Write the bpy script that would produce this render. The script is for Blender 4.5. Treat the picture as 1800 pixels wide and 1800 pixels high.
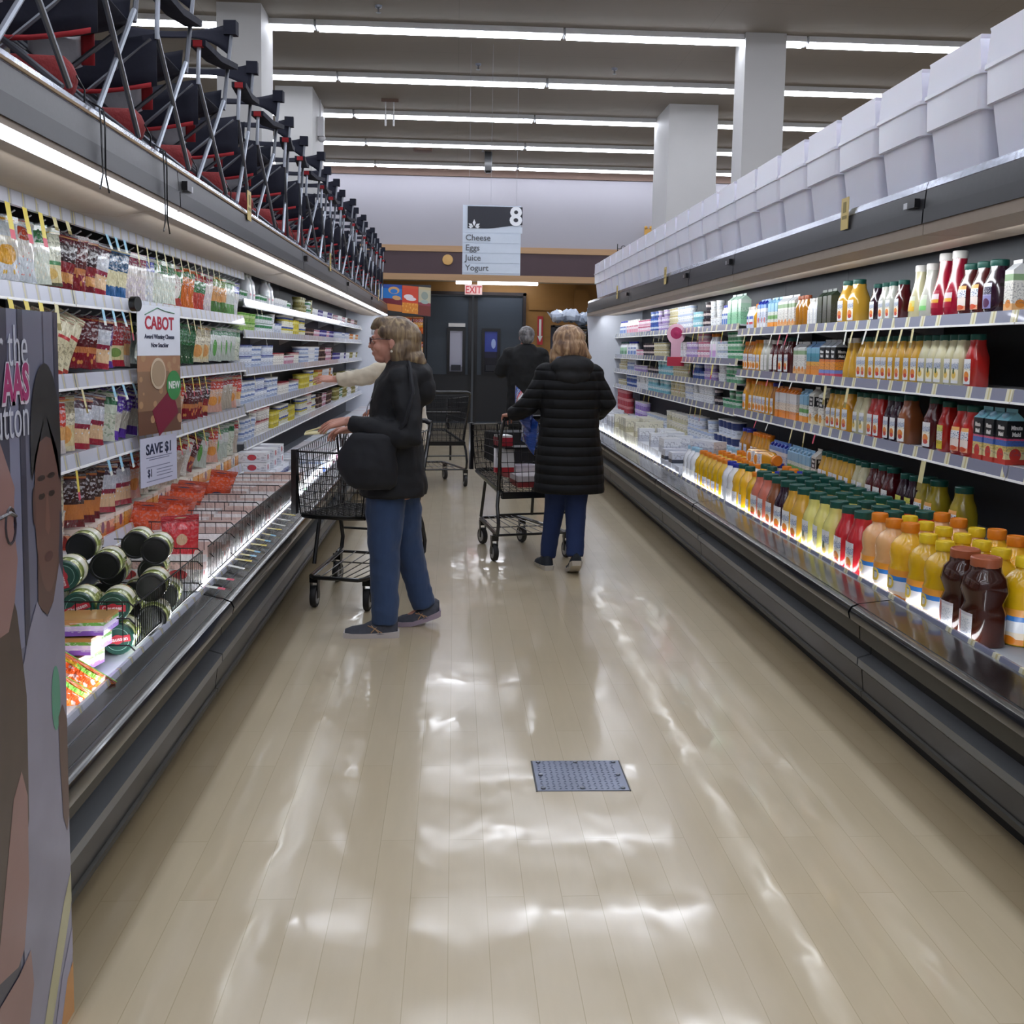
import bpy, bmesh, math, random
from mathutils import Vector, Matrix
for _o in list(bpy.data.objects): bpy.data.objects.remove(_o)
scene = bpy.context.scene
COL = scene.collection
PI = math.pi
R = math.radians

# ---------------------------------------------------------------- camera
cam_d = bpy.data.cameras.new('camera'); cam = bpy.data.objects.new('camera', cam_d); COL.objects.link(cam)
cam_d.sensor_fit = 'HORIZONTAL'; cam_d.sensor_width = 36.0; cam_d.lens = 37.0
cam_d.shift_x = 0.0; cam_d.shift_y = -107/1800
cam_d.clip_start = 0.05; cam_d.clip_end = 200
PITCH, YAW, ROLL = R(5.5335), R(3.1763), R(1.0)
_f = Vector((math.sin(YAW)*math.cos(PITCH), math.cos(YAW)*math.cos(PITCH), -math.sin(PITCH)))
_r = Vector((math.cos(YAW), -math.sin(YAW), 0)); _u = _r.cross(_f)
_r2 = _r*math.cos(ROLL) + _u*math.sin(ROLL); _u2 = -_r*math.sin(ROLL) + _u*math.cos(ROLL)
_m = Matrix((_r2, _u2, -_f)).transposed().to_4x4(); _m.translation = Vector((0, 0, 1.5))
cam.matrix_world = _m
scene.camera = cam

# ---------------------------------------------------------------- world, exposure, strengths
W = bpy.data.worlds.new('world'); scene.world = W; W.use_nodes = True
W.node_tree.nodes['Background'].inputs[0].default_value = (.72, .78, .9, 1)
W.node_tree.nodes['Background'].inputs[1].default_value = 0.05
vs = scene.view_settings
vs.view_transform = 'Standard'; vs.look = 'None'; vs.gamma = 1.0; vs.exposure = 0.0
vs.use_curve_mapping = False
CEIL_E, CANOPY_E, CANOPY_L, RAIL_L, RIGHT_L = 17.0, 2.6, 1.4, 1.8, 2.8

# ---------------------------------------------------------------- helpers
def hexc(h):
    h = h.lstrip('#'); h = h if len(h) == 6 else ''.join(q*2 for q in h); c = [int(h[i:i+2], 16)/255 for i in (0, 2, 4)]
    return tuple((v/12.92 if v <= .04045 else ((v+.055)/1.055)**2.4) for v in c) + (1,)
MATS = {}
def nodes(name):
    m = bpy.data.materials.new(name); m.use_nodes = True
    nt = m.node_tree; b = nt.nodes['Principled BSDF']
    return m, nt, b
def lk(nt, a, b): nt.links.new(a, b)
def mat(name, col, rough=.5, metal=0.0, spec=.5, coat=0.0, noise=0.0, nscale=20, bump=0.0, bscale=40, emit=None, estr=0, sheen=0, sub=0, stretch=(1,1,1)):
    if name in MATS: return MATS[name]
    m, nt, b = nodes(name)
    c = hexc(col) if isinstance(col, str) else col
    b.inputs['Base Color'].default_value = c
    b.inputs['Roughness'].default_value = rough; b.inputs['Metallic'].default_value = metal
    b.inputs['Specular IOR Level'].default_value = spec; b.inputs['Coat Weight'].default_value = coat
    b.inputs['Coat Roughness'].default_value = .08
    if sheen: b.inputs['Sheen Weight'].default_value = sheen
    if sub:
        b.inputs['Subsurface Weight'].default_value = sub; b.inputs['Subsurface Radius'].default_value = (.02, .01, .006)
        b.inputs['Subsurface Scale'].default_value = 1.0
    tc = nt.nodes.new('ShaderNodeTexCoord'); mp = nt.nodes.new('ShaderNodeMapping'); mp.inputs['Scale'].default_value = stretch
    lk(nt, tc.outputs['Object'], mp.inputs['Vector'])
    n = nt.nodes.new('ShaderNodeTexNoise'); n.inputs['Scale'].default_value = nscale; n.inputs['Detail'].default_value = 4
    lk(nt, mp.outputs[0], n.inputs['Vector'])
    mx = nt.nodes.new('ShaderNodeMix'); mx.data_type = 'RGBA'; mx.blend_type = 'MULTIPLY'
    lo = 1-max(noise, .02)
    rmp = nt.nodes.new('ShaderNodeValToRGB'); rmp.color_ramp.elements[0].position = .3; rmp.color_ramp.elements[1].position = .7
    rmp.color_ramp.elements[0].color = (lo, lo, lo, 1); rmp.color_ramp.elements[1].color = (1, 1, 1, 1)
    lk(nt, n.outputs[0], rmp.inputs[0])
    mx.inputs[0].default_value = 1; mx.inputs[6].default_value = c; lk(nt, rmp.outputs[0], mx.inputs[7]); lk(nt, mx.outputs[2], b.inputs['Base Color'])
    if bump:
        n2 = nt.nodes.new('ShaderNodeTexNoise'); n2.inputs['Scale'].default_value = bscale; n2.inputs['Detail'].default_value = 3
        lk(nt, mp.outputs[0], n2.inputs['Vector'])
        bp = nt.nodes.new('ShaderNodeBump'); bp.inputs['Strength'].default_value = bump; bp.inputs['Distance'].default_value = .02
        lk(nt, n2.outputs[0], bp.inputs['Height']); lk(nt, bp.outputs[0], b.inputs['Normal'])
    if emit:
        b.inputs['Emission Color'].default_value = hexc(emit); b.inputs['Emission Strength'].default_value = estr
    MATS[name] = m; return m

def band_mat(name, bands, blob=None, print_col=None, pscale=(3, 40), pamt=.35, prange=(0, 1), rough=.35, coat=.3, wrinkle=0.0, speck=None):
    """printed packaging: colour bands up the V axis, an optional round picture, rows of small print, foil wrinkles"""
    if name in MATS: return MATS[name]
    m, nt, b = nodes(name)
    uv = nt.nodes.new('ShaderNodeUVMap'); sep = nt.nodes.new('ShaderNodeSeparateXYZ'); lk(nt, uv.outputs[0], sep.inputs[0])
    cr = nt.nodes.new('ShaderNodeValToRGB'); cr.color_ramp.interpolation = 'CONSTANT'
    el = cr.color_ramp.elements
    while len(el) > 1: el.remove(el[-1])
    el[0].position = 0; el[0].color = hexc(bands[0][1])
    for p, c in bands[1:]:
        e = el.new(p); e.color = hexc(c)
    lk(nt, sep.outputs['Y'], cr.inputs[0])
    cur = cr.outputs[0]
    def mixin(fac, colr, cur):
        mx = nt.nodes.new('ShaderNodeMix'); mx.data_type = 'RGBA'
        lk(nt, fac, mx.inputs[0]); lk(nt, cur, mx.inputs[6]); mx.inputs[7].default_value = hexc(colr); return mx.outputs[2]
    if speck:   # (colour, scale, threshold, vmin, vmax): shreds, fruit or meat seen through film
        vo = nt.nodes.new('ShaderNodeTexVoronoi'); vo.inputs['Scale'].default_value = speck[1]; lk(nt, uv.outputs[0], vo.inputs['Vector'])
        g = nt.nodes.new('ShaderNodeMath'); g.operation = 'LESS_THAN'; lk(nt, vo.outputs['Distance'], g.inputs[0]); g.inputs[1].default_value = speck[2]
        a = nt.nodes.new('ShaderNodeMath'); a.operation = 'GREATER_THAN'; lk(nt, sep.outputs['Y'], a.inputs[0]); a.inputs[1].default_value = speck[3]
        c = nt.nodes.new('ShaderNodeMath'); c.operation = 'LESS_THAN'; lk(nt, sep.outputs['Y'], c.inputs[0]); c.inputs[1].default_value = speck[4]
        d = nt.nodes.new('ShaderNodeMath'); d.operation = 'MULTIPLY'; lk(nt, g.outputs[0], d.inputs[0]); lk(nt, a.outputs[0], d.inputs[1])
        e = nt.nodes.new('ShaderNodeMath'); e.operation = 'MULTIPLY'; lk(nt, d.outputs[0], e.inputs[0]); lk(nt, c.outputs[0], e.inputs[1])
        cur = mixin(e.outputs[0], speck[0], cur)
    for bl in (blob or []):   # (u,v,ru,rv,colour)
        mp = nt.nodes.new('ShaderNodeMapping'); mp.vector_type = 'POINT'
        mp.inputs['Location'].default_value = (-bl[0]/bl[2], -bl[1]/bl[3], 0); mp.inputs['Scale'].default_value = (1/bl[2], 1/bl[3], 0)
        lk(nt, uv.outputs[0], mp.inputs['Vector'])
        ln = nt.nodes.new('ShaderNodeVectorMath'); ln.operation = 'LENGTH'; lk(nt, mp.outputs[0], ln.inputs[0])
        g = nt.nodes.new('ShaderNodeMath'); g.operation = 'LESS_THAN'; lk(nt, ln.outputs['Value'], g.inputs[0]); g.inputs[1].default_value = 1
        cur = mixin(g.outputs[0], bl[4], cur)
    if print_col:
        mp = nt.nodes.new('ShaderNodeMapping'); mp.inputs['Scale'].default_value = (pscale[0]*4, pscale[1], 1); lk(nt, uv.outputs[0], mp.inputs['Vector'])
        n = nt.nodes.new('ShaderNodeTexNoise'); n.inputs['Scale'].default_value = 1.0; n.inputs['Detail'].default_value = 1; lk(nt, mp.outputs[0], n.inputs['Vector'])
        g = nt.nodes.new('ShaderNodeMath'); g.operation = 'GREATER_THAN'; lk(nt, n.outputs[0], g.inputs[0]); g.inputs[1].default_value = .56
        a = nt.nodes.new('ShaderNodeMath'); a.operation = 'GREATER_THAN'; lk(nt, sep.outputs['Y'], a.inputs[0]); a.inputs[1].default_value = prange[0]
        c = nt.nodes.new('ShaderNodeMath'); c.operation = 'LESS_THAN'; lk(nt, sep.outputs['Y'], c.inputs[0]); c.inputs[1].default_value = prange[1]
        d = nt.nodes.new('ShaderNodeMath'); d.operation = 'MULTIPLY'; lk(nt, g.outputs[0], d.inputs[0]); lk(nt, a.outputs[0], d.inputs[1])
        e = nt.nodes.new('ShaderNodeMath'); e.operation = 'MULTIPLY'; lk(nt, d.outputs[0], e.inputs[0]); lk(nt, c.outputs[0], e.inputs[1])
        f = nt.nodes.new('ShaderNodeMath'); f.operation = 'MULTIPLY'; lk(nt, e.outputs[0], f.inputs[0]); f.inputs[1].default_value = pamt
        cur = mixin(f.outputs[0], print_col, cur)
    lk(nt, cur, b.inputs['Base Color']); b.inputs['Roughness'].default_value = rough; b.inputs['Coat Weight'].default_value = coat
    b.inputs['Coat Roughness'].default_value = .1
    if wrinkle:
        mp = nt.nodes.new('ShaderNodeMapping'); mp.inputs['Scale'].default_value = (7, 3, 1); lk(nt, uv.outputs[0], mp.inputs['Vector'])
        n = nt.nodes.new('ShaderNodeTexNoise'); n.inputs['Scale'].default_value = 1.5; n.inputs['Detail'].default_value = 3; lk(nt, mp.outputs[0], n.inputs['Vector'])
        bp = nt.nodes.new('ShaderNodeBump'); bp.inputs['Strength'].default_value = wrinkle; bp.inputs['Distance'].default_value = .03
        lk(nt, n.outputs[0], bp.inputs['Height']); lk(nt, bp.outputs[0], b.inputs['Normal'])
    MATS[name] = m; return m

class MB:
    def __init__(s): s.v = []; s.f = []; s.m = []; s.uv = []
    def add(s, vs_, fs, mi=0, uvs=None):
        o = len(s.v); s.v += [tuple(v) for v in vs_]
        for k, f in enumerate(fs):
            s.f.append(tuple(i+o for i in f)); s.m.append(mi)
            s.uv.append(uvs[k] if uvs else [(0, 0)]*len(f))
    def box(s, a, b, mi=0, M=None):
        (x0, y0, z0), (x1, y1, z1) = a, b
        x0, x1 = min(x0, x1), max(x0, x1); y0, y1 = min(y0, y1), max(y0, y1); z0, z1 = min(z0, z1), max(z0, z1)
        v = [Vector(p) for p in ((x0,y0,z0),(x1,y0,z0),(x1,y1,z0),(x0,y1,z0),(x0,y0,z1),(x1,y0,z1),(x1,y1,z1),(x0,y1,z1))]
        if M: v = [M @ p for p in v]
        sq = [(0,0),(1,0),(1,1),(0,1)]
        s.add(v, [(0,3,2,1),(4,5,6,7),(0,1,5,4),(1,2,6,5),(2,3,7,6),(3,0,4,7)], mi,
              [[(0,.02),(0,.98),(1,.98),(1,.02)], [(0,.99)]*4, sq, sq, sq, sq])
    def prism(s, poly, axis, lo, hi, mi=0, closed=True):
        """poly = 2D points; axis 'x','y' or 'z' the extrusion direction"""
        def P(p, t):
            return {'x': (t, p[0], p[1]), 'y': (p[0], t, p[1]), 'z': (p[0], p[1], t)}[axis]
        n = len(poly); v = [P(p, lo) for p in poly]+[P(p, hi) for p in poly]
        fs = [(i, (i+1) % n, n+(i+1) % n, n+i) for i in range(n if closed else n-1)]
        if closed: fs += [tuple(range(n-1, -1, -1)), tuple(range(n, 2*n))]
        s.add(v, fs, mi, [[(0,0),(1,0),(1,1),(0,1)] if len(f) == 4 else [(0,0)]*len(f) for f in fs])
    def tube(s, pts, r, n=6, mi=0, caps=True):
        pts = [Vector(p) for p in pts]; rs = r if isinstance(r, (list, tuple)) else [r]*len(pts)
        rings = []; up = None
        for i, p in enumerate(pts):
            t = ((pts[min(i+1, len(pts)-1)]-p).normalized() + (p-pts[max(i-1, 0)]).normalized())
            if t.length < 1e-6: t = Vector((0, 0, 1))
            t.normalize()
            if up is None: up = Vector((0, 0, 1)) if abs(t.z) < .9 else Vector((1, 0, 0))
            a = t.cross(up)
            if a.length < 1e-4: a = t.cross(Vector((0, 1, 0)))
            a.normalize(); b2 = a.cross(t); up = b2
            rings.append([p+(a*math.cos(2*PI*k/n)+b2*math.sin(2*PI*k/n))*rs[i] for k in range(n)])
        v = [q for rg in rings for q in rg]; fs = []; m = len(pts)
        for i in range(m-1):
            for k in range(n): fs.append((i*n+k, i*n+(k+1) % n, (i+1)*n+(k+1) % n, (i+1)*n+k))
        if caps: fs += [tuple(range(n-1, -1, -1)), tuple(range((m-1)*n, m*n))]
        s.add(v, fs, mi)
    def lathe(s, prof, n=20, sx=1, sy=1, e=2.0, mi=0, a0=0, a1=2*PI, cx=0, cy=0, off=0, caps=True, cz=0):
        """prof = [(r, z)]; superellipse exponent e; partial arcs for labels"""
        full = abs(a1-a0-2*PI) < 1e-6; cnt = n if full else n+1
        v = []
        for r, z in prof:
            for k in range(cnt):
                a = a0+(a1-a0)*k/n; c, q = math.cos(a), math.sin(a)
                rr = (abs(c)**e+abs(q)**e)**(-1/e)
                v.append((cx+c*rr*r*sx+c*off, cy+q*rr*r*sy+q*off, z+cz))
        z0 = prof[0][1]; z1 = prof[-1][1]; dz = (z1-z0) or 1
        fs = []; uvs = []
        for i in range(len(prof)-1):
            for k in range(n):
                k2 = (k+1) % n if full else k+1
                fs.append((i*cnt+k, i*cnt+k2, (i+1)*cnt+k2, (i+1)*cnt+k))
                u0, u1 = k/n, (k+1)/n; w0 = (prof[i][1]-z0)/dz; w1 = (prof[i+1][1]-z0)/dz
                uvs.append([(u0, w0), (u1, w0), (u1, w1), (u0, w1)])
        if caps and full:
            fs += [tuple(range(n-1, -1, -1)), tuple(range((len(prof)-1)*n, len(prof)*n))]; uvs += [[(0, 0)]*n, [(.5, .999)]*n]
        s.add(v, fs, mi, uvs)
    def sections(s, secs, n=18, mi=0, caps=True, e=2.2):
        """stack of elliptical slices (cx,cy,cz,rx,ry[,yaw]) lying in the horizontal plane"""
        v = []
        for q in secs:
            cx, cy, cz, rx, ry = q[:5]; yw = q[5] if len(q) > 5 else 0
            for k in range(n):
                a = 2*PI*k/n; c, d = math.cos(a), math.sin(a); rr = (abs(c)**e+abs(d)**e)**(-1/e)
                x, y = c*rr*rx, d*rr*ry
                v.append((cx+x*math.cos(yw)-y*math.sin(yw), cy+x*math.sin(yw)+y*math.cos(yw), cz))
        fs = []; uvs = []
        m = len(secs)
        for i in range(m-1):
            for k in range(n):
                fs.append((i*n+k, i*n+(k+1) % n, (i+1)*n+(k+1) % n, (i+1)*n+k)); uvs.append([(k/n, i/(m-1)), ((k+1)/n, i/(m-1)), ((k+1)/n, (i+1)/(m-1)), (k/n, (i+1)/(m-1))])
        if caps:
            fs += [tuple(range(n-1, -1, -1)), tuple(range((m-1)*n, m*n))]; uvs += [[(0, 0)]*n]*2
        s.add(v, fs, mi, uvs)
    def quad(s, a, b, c, d, mi=0): s.add([a, b, c, d], [(0, 1, 2, 3)], mi, [[(0,0),(1,0),(1,1),(0,1)]])
    def ball(s, c, r, n=10, m=7, mi=0):
        rx, ry, rz = r if isinstance(r, (list, tuple)) else (r, r, r)
        s.sections([(c[0], c[1], c[2]-rz*math.cos(PI*i/m), max(1e-4, rx*math.sin(PI*i/m)), max(1e-4, ry*math.sin(PI*i/m))) for i in range(m+1)], n=n, mi=mi, e=2)
    def mesh(s, name, mats, smooth=40):
        me = bpy.data.meshes.new(name); me.from_pydata(s.v, [], s.f)
        for m in (mats if isinstance(mats, (list, tuple)) else [mats]): me.materials.append(m)
        me.polygons.foreach_set('material_index', s.m)
        ul = me.uv_layers.new(name='UVMap'); flat = []
        for u in s.uv:
            for q in u: flat += [q[0], q[1]]
        ul.data.foreach_set('uv', flat)
        me.update()
        bm = bmesh.new(); bm.from_mesh(me); bmesh.ops.recalc_face_normals(bm, faces=bm.faces); bm.to_mesh(me); bm.free()
        if smooth:
            me.polygons.foreach_set('use_smooth', [True]*len(me.polygons)); me.set_sharp_from_angle(angle=R(smooth))
        return me
    def build(s, name, mats, parent=None, loc=None, rot=None, smooth=40):
        o = bpy.data.objects.new(name, s.mesh(name, mats, smooth)); COL.objects.link(o)
        if parent: o.parent = parent
        if loc: o.location = loc
        if rot: o.rotation_euler = rot
        return o
LABELS = {}
def tag(o, label, cat, group=None, kind=None):
    w = len(label.split()); assert 4 <= w <= 16, (w, label)
    o['label'] = label; o['category'] = cat
    if group: o['group'] = group
    if kind: o['kind'] = kind
    LABELS.setdefault(label, []).append((o.name, group))
    return o
def thing(name, label, cat, loc=(0, 0, 0), rz=0, group=None):
    o = bpy.data.objects.new(name, None); COL.objects.link(o); o.empty_display_size = .05
    o.location = loc; o.rotation_euler = (0, 0, rz)
    return tag(o, label, cat, group)
def proto(name):
    o = bpy.data.objects.new(name, None); o.empty_display_size = .05; return o
def struct(o):
    o['kind'] = 'structure'; return o
CH = {}
def kids(o):
    return list(o.children)
def dup(root, loc, rot=None, label=None, group=None, cat=None, scale=None):
    r = root.copy(); COL.objects.link(r); r.location = loc
    r.rotation_euler = rot or (0, 0, 0)
    if scale: r.scale = scale
    if label: tag(r, label, cat or root.get('category'), group)
    for ch in root.children:
        c = ch.copy(); COL.objects.link(c); c.parent = r
        for g in ch.children:
            d = g.copy(); COL.objects.link(d); d.parent = c
    return r
def area(name, parent, loc, size, energy, color, direction):
    l = bpy.data.lights.new(name, 'AREA'); l.shape = 'RECTANGLE'; l.size, l.size_y = size; l.energy = energy; l.color = color
    o = bpy.data.objects.new(name, l); COL.objects.link(o); o.parent = parent; o.location = loc
    # long side along world Y, light travels along `direction`
    z = -Vector(direction).normalized(); x = Vector((0, 1, 0)); y = z.cross(x).normalized()
    o.rotation_euler = Matrix((x, y, z)).transposed().to_euler()
    return o
_TXT = {}
def text_mesh(s, size=.1, extrude=.001, align='LEFT', bold=0.0, name='lettering', font_scale=(1, 1), ms=None):
    """flat lettering in the local XY plane, converted to a mesh"""
    cu = bpy.data.curves.new(name, 'FONT'); cu.body = s; cu.size = size; cu.extrude = extrude; cu.align_x = align; cu.offset = bold
    cu.resolution_u = 3
    o = bpy.data.objects.new('tmp', cu); COL.objects.link(o)
    dg = bpy.context.evaluated_depsgraph_get(); me = bpy.data.meshes.new_from_object(o.evaluated_get(dg)); bpy.data.objects.remove(o)
    me.name = name
    for v in me.vertices: v.co.x *= font_scale[0]; v.co.y *= font_scale[1]
    if ms is not None: me.materials.clear(); me.materials.append(ms)
    return me
def put_mesh(me, name, parent, M):
    o = bpy.data.objects.new(name, me); COL.objects.link(o)
    if parent: o.parent = parent
    o.matrix_basis = M; return o
def face_mat(origin, right, up):
    """matrix placing the local XY plane: x->right, y->up"""
    r_, u_ = Vector(right).normalized(), Vector(up).normalized(); n_ = r_.cross(u_)
    M = Matrix((r_, u_, n_)).transposed().to_4x4(); M.translation = Vector(origin); return M
ORD = ['first','second','third','fourth','fifth','sixth','seventh','eighth','ninth','tenth','eleventh','twelfth']
def nth(k):
    if k < 12: return ORD[k]
    n = k+1; return str(n)+('th' if n % 100 in (11, 12, 13) else {1: 'st', 2: 'nd', 3: 'rd'}.get(n % 10, 'th'))
def wires(o, r): pass

# ---------------------------------------------------------------- materials
M_white = mat('white_paint', '#e8e8e8', .45, noise=.05)
M_grey = mat('light_grey_metal', '#a9abb0', .35, .4, noise=.1)
M_black = mat('black_plastic', '#101114', .28, coat=.3, noise=.2)
M_blackm = mat('black_wire', '#0d0d10', .35, .3)
M_dark = mat('charcoal_panel', '#2a2b2e', .4, noise=.15)
M_rubber = mat('rubber', '#1c1c1e', .6)
M_steel = mat('steel', '#8d929b', .28, .9, noise=.15)
M_navyplastic = mat('dark_slate_door', '#39434f', .5, noise=.06)
# ================================================================ SETTING
def floor_mat():
    m, nt, b = nodes('vinyl_plank_floor')
    tc = nt.nodes.new('ShaderNodeTexCoord')
    mp = nt.nodes.new('ShaderNodeMapping'); mp.inputs['Rotation'].default_value = (0, 0, R(90)); lk(nt, tc.outputs['Object'], mp.inputs[0])
    br = nt.nodes.new('ShaderNodeTexBrick'); br.inputs['Scale'].default_value = 1.0
    br.inputs['Brick Width'].default_value = .92; br.inputs['Row Height'].default_value = .104; br.inputs['Mortar Size'].default_value = .0012
    br.inputs['Color1'].default_value = hexc('#cbbda0'); br.inputs['Color2'].default_value = hexc('#c5b698'); br.inputs['Mortar'].default_value = hexc('#b3a483')
    br.offset = .37; br.inputs['Bias'].default_value = 0
    lk(nt, mp.outputs[0], br.inputs['Vector'])
    n = nt.nodes.new('ShaderNodeTexNoise'); n.inputs['Scale'].default_value = 1.3; n.inputs['Detail'].default_value = 6; lk(nt, tc.outputs['Object'], n.inputs['Vector'])
    mp2 = nt.nodes.new('ShaderNodeMapping'); mp2.inputs['Scale'].default_value = (14, 2.0, 1); lk(nt, tc.outputs['Object'], mp2.inputs[0])
    n2 = nt.nodes.new('ShaderNodeTexNoise'); n2.inputs['Scale'].default_value = 2; n2.inputs['Detail'].default_value = 5; lk(nt, mp2.outputs[0], n2.inputs['Vector'])
    ad = nt.nodes.new('ShaderNodeMath'); ad.operation = 'ADD'; lk(nt, n.outputs[0], ad.inputs[0]); lk(nt, n2.outputs[0], ad.inputs[1])
    rp = nt.nodes.new('ShaderNodeValToRGB'); rp.color_ramp.elements[0].position = .3; rp.color_ramp.elements[1].position = .75
    rp.color_ramp.elements[0].color = (.93, .92, .9, 1); rp.color_ramp.elements[1].color = (1.04, 1.03, 1.02, 1)
    hv = nt.nodes.new('ShaderNodeMath'); hv.operation = 'MULTIPLY'; lk(nt, ad.outputs[0], hv.inputs[0]); hv.inputs[1].default_value = .5
    lk(nt, hv.outputs[0], rp.inputs[0])
    mx = nt.nodes.new('ShaderNodeMix'); mx.data_type = 'RGBA'; mx.blend_type = 'MULTIPLY'; mx.inputs[0].default_value = 1
    lk(nt, br.outputs['Color'], mx.inputs[6]); lk(nt, rp.outputs[0], mx.inputs[7]); lk(nt, mx.outputs[2], b.inputs['Base Color'])
    # darker border along both rows of cases
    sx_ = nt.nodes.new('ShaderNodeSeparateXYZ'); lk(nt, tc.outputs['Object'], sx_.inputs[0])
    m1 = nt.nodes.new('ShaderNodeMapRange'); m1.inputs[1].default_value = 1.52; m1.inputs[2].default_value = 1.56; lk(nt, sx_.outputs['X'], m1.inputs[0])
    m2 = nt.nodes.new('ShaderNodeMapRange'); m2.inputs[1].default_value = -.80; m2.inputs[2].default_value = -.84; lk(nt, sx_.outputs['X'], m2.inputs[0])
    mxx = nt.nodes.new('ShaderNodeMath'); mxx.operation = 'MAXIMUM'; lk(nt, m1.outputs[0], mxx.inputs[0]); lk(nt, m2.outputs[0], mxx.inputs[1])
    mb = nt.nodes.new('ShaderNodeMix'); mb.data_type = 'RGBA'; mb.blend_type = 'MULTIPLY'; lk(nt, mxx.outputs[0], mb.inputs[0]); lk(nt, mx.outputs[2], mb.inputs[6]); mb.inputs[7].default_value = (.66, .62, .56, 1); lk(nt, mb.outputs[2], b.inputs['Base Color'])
    # wax: uneven gloss
    n3 = nt.nodes.new('ShaderNodeTexNoise'); n3.inputs['Scale'].default_value = 3.5; n3.inputs['Detail'].default_value = 5; lk(nt, tc.outputs['Object'], n3.inputs['Vector'])
    mr = nt.nodes.new('ShaderNodeMapRange'); mr.inputs[1].default_value = .35; mr.inputs[2].default_value = .7; mr.inputs[3].default_value = .05; mr.inputs[4].default_value = .16
    lk(nt, n3.outputs[0], mr.inputs[0]); lk(nt, mr.outputs[0], b.inputs['Coat Roughness'])
    b.inputs['Coat Weight'].default_value = .9; b.inputs['Coat IOR'].default_value = 1.5; b.inputs['Roughness'].default_value = .32; b.inputs['Specular IOR Level'].default_value = .4
    # slight waviness of the tiles, plus a bevel at the joints
    mp4 = nt.nodes.new('ShaderNodeMapping'); mp4.inputs['Scale'].default_value = (3.2, 1.6, 1); lk(nt, tc.outputs['Object'], mp4.inputs[0])
    n4 = nt.nodes.new('ShaderNodeTexNoise'); n4.inputs['Scale'].default_value = 1.6; n4.inputs['Detail'].default_value = 2; lk(nt, mp4.outputs[0], n4.inputs['Vector'])
    bp = nt.nodes.new('ShaderNodeBump'); bp.inputs['Strength'].default_value = .13; bp.inputs['Distance'].default_value = .02; lk(nt, n4.outputs[0], bp.inputs['Height'])
    bp2 = nt.nodes.new('ShaderNodeBump'); bp2.inputs['Strength'].default_value = .25; bp2.inputs['Distance'].default_value = .001; bp2.invert = True
    lk(nt, br.outputs['Fac'], bp2.inputs['Height']); lk(nt, bp.outputs[0], bp2.inputs['Normal']); lk(nt, bp2.outputs[0], b.inputs['Normal']); lk(nt, bp2.outputs[0], b.inputs['Coat Normal'])
    return m
def ceil_mat():
    m, nt, b = nodes('ceiling_board')
    tc = nt.nodes.new('ShaderNodeTexCoord')
    n = nt.nodes.new('ShaderNodeTexNoise'); n.inputs['Scale'].default_value = .7; n.inputs['Detail'].default_value = 5; lk(nt, tc.outputs['Object'], n.inputs['Vector'])
    br = nt.nodes.new('ShaderNodeTexBrick'); br.inputs['Scale'].default_value = 1; br.inputs['Brick Width'].default_value = 2.44; br.inputs['Row Height'].default_value = 1.95
    br.inputs['Mortar Size'].default_value = .004; br.offset = 0
    br.inputs['Color1'].default_value = (1, 1, 1, 1); br.inputs['Color2'].default_value = (1, 1, 1, 1); br.inputs['Mortar'].default_value = (.86, .86, .86, 1)
    lk(nt, tc.outputs['Object'], br.inputs['Vector'])
    rp = nt.nodes.new('ShaderNodeValToRGB'); rp.color_ramp.elements[0].color = hexc('#7c746a'); rp.color_ramp.elements[1].color = hexc('#898176')
    lk(nt, n.outputs[0], rp.inputs[0])
    mx = nt.nodes.new('ShaderNodeMix'); mx.data_type = 'RGBA'; mx.blend_type = 'MULTIPLY'; mx.inputs[0].default_value = 1
    lk(nt, rp.outputs[0], mx.inputs[6]); lk(nt, br.outputs['Color'], mx.inputs[7]); lk(nt, mx.outputs[2], b.inputs['Base Color']); b.inputs['Roughness'].default_value = .8
    return m
M_wallw = mat('cool_white_wall', '#9f9da4', .7, noise=.05, nscale=.6)
M_ochre = mat('ochre_wall', '#9a7038', .6, noise=.12, nscale=2.5, stretch=(1, 1, 3))
M_oak = mat('tan_wood_trim', '#b08c66', .5, noise=.12, nscale=6, stretch=(.3, 1, 4))
M_plum = mat('plum_brown_band', '#463238', .55, noise=.08, nscale=3)
M_brown = mat('brown_crown_trim', '#6b5346', .6, noise=.1)
M_pillar = mat('pillar_paint', '#b5b4b2', .6, noise=.05, nscale=2)
XL, XR, YB, YF, ZC = -9.5, 11.0, 21.0, -5.0, 4.66
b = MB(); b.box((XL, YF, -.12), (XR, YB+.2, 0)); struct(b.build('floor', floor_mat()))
b = MB(); b.box((XL, YF, ZC), (XR, 18.9, ZC+.12)); struct(b.build('ceiling', ceil_mat()))
b = MB(); b.box((XL, 18.9, 2.80), (XR, YB, 2.90)); struct(b.build('ceiling', mat('soffit_board', '#b9b5ab', .7, noise=.05)))
b = MB(); b.box((XL-.15, YF, 0), (XL, YB+.2, ZC+.12)); struct(b.build('wall_left', M_wallw))
b = MB(); b.box((XR, YF, 0), (XR+.15, YB+.2, ZC+.12)); struct(b.build('wall_right', M_wallw))
b = MB(); b.box((XL, YF-.15, 0), (XR, YF, ZC+.12)); struct(b.build('wall_front', M_wallw))
DX0, DX1, DZ = -.60, 1.33, 2.55
b = MB(); b.box((XL, YB, 0), (DX0-.06, YB+.2, 2.9)); b.box((DX1+.06, YB, 0), (XR, YB+.2, 2.9)); b.box((DX0-.06, YB, DZ+.05), (DX1+.06, YB+.2, 2.9))
struct(b.build('wall_back', M_ochre))
b = MB(); b.box((XL, 18.9, 2.8), (XR, 19.05, ZC+.12)); struct(b.build('wall_upper', M_wallw))
k = 1
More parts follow.
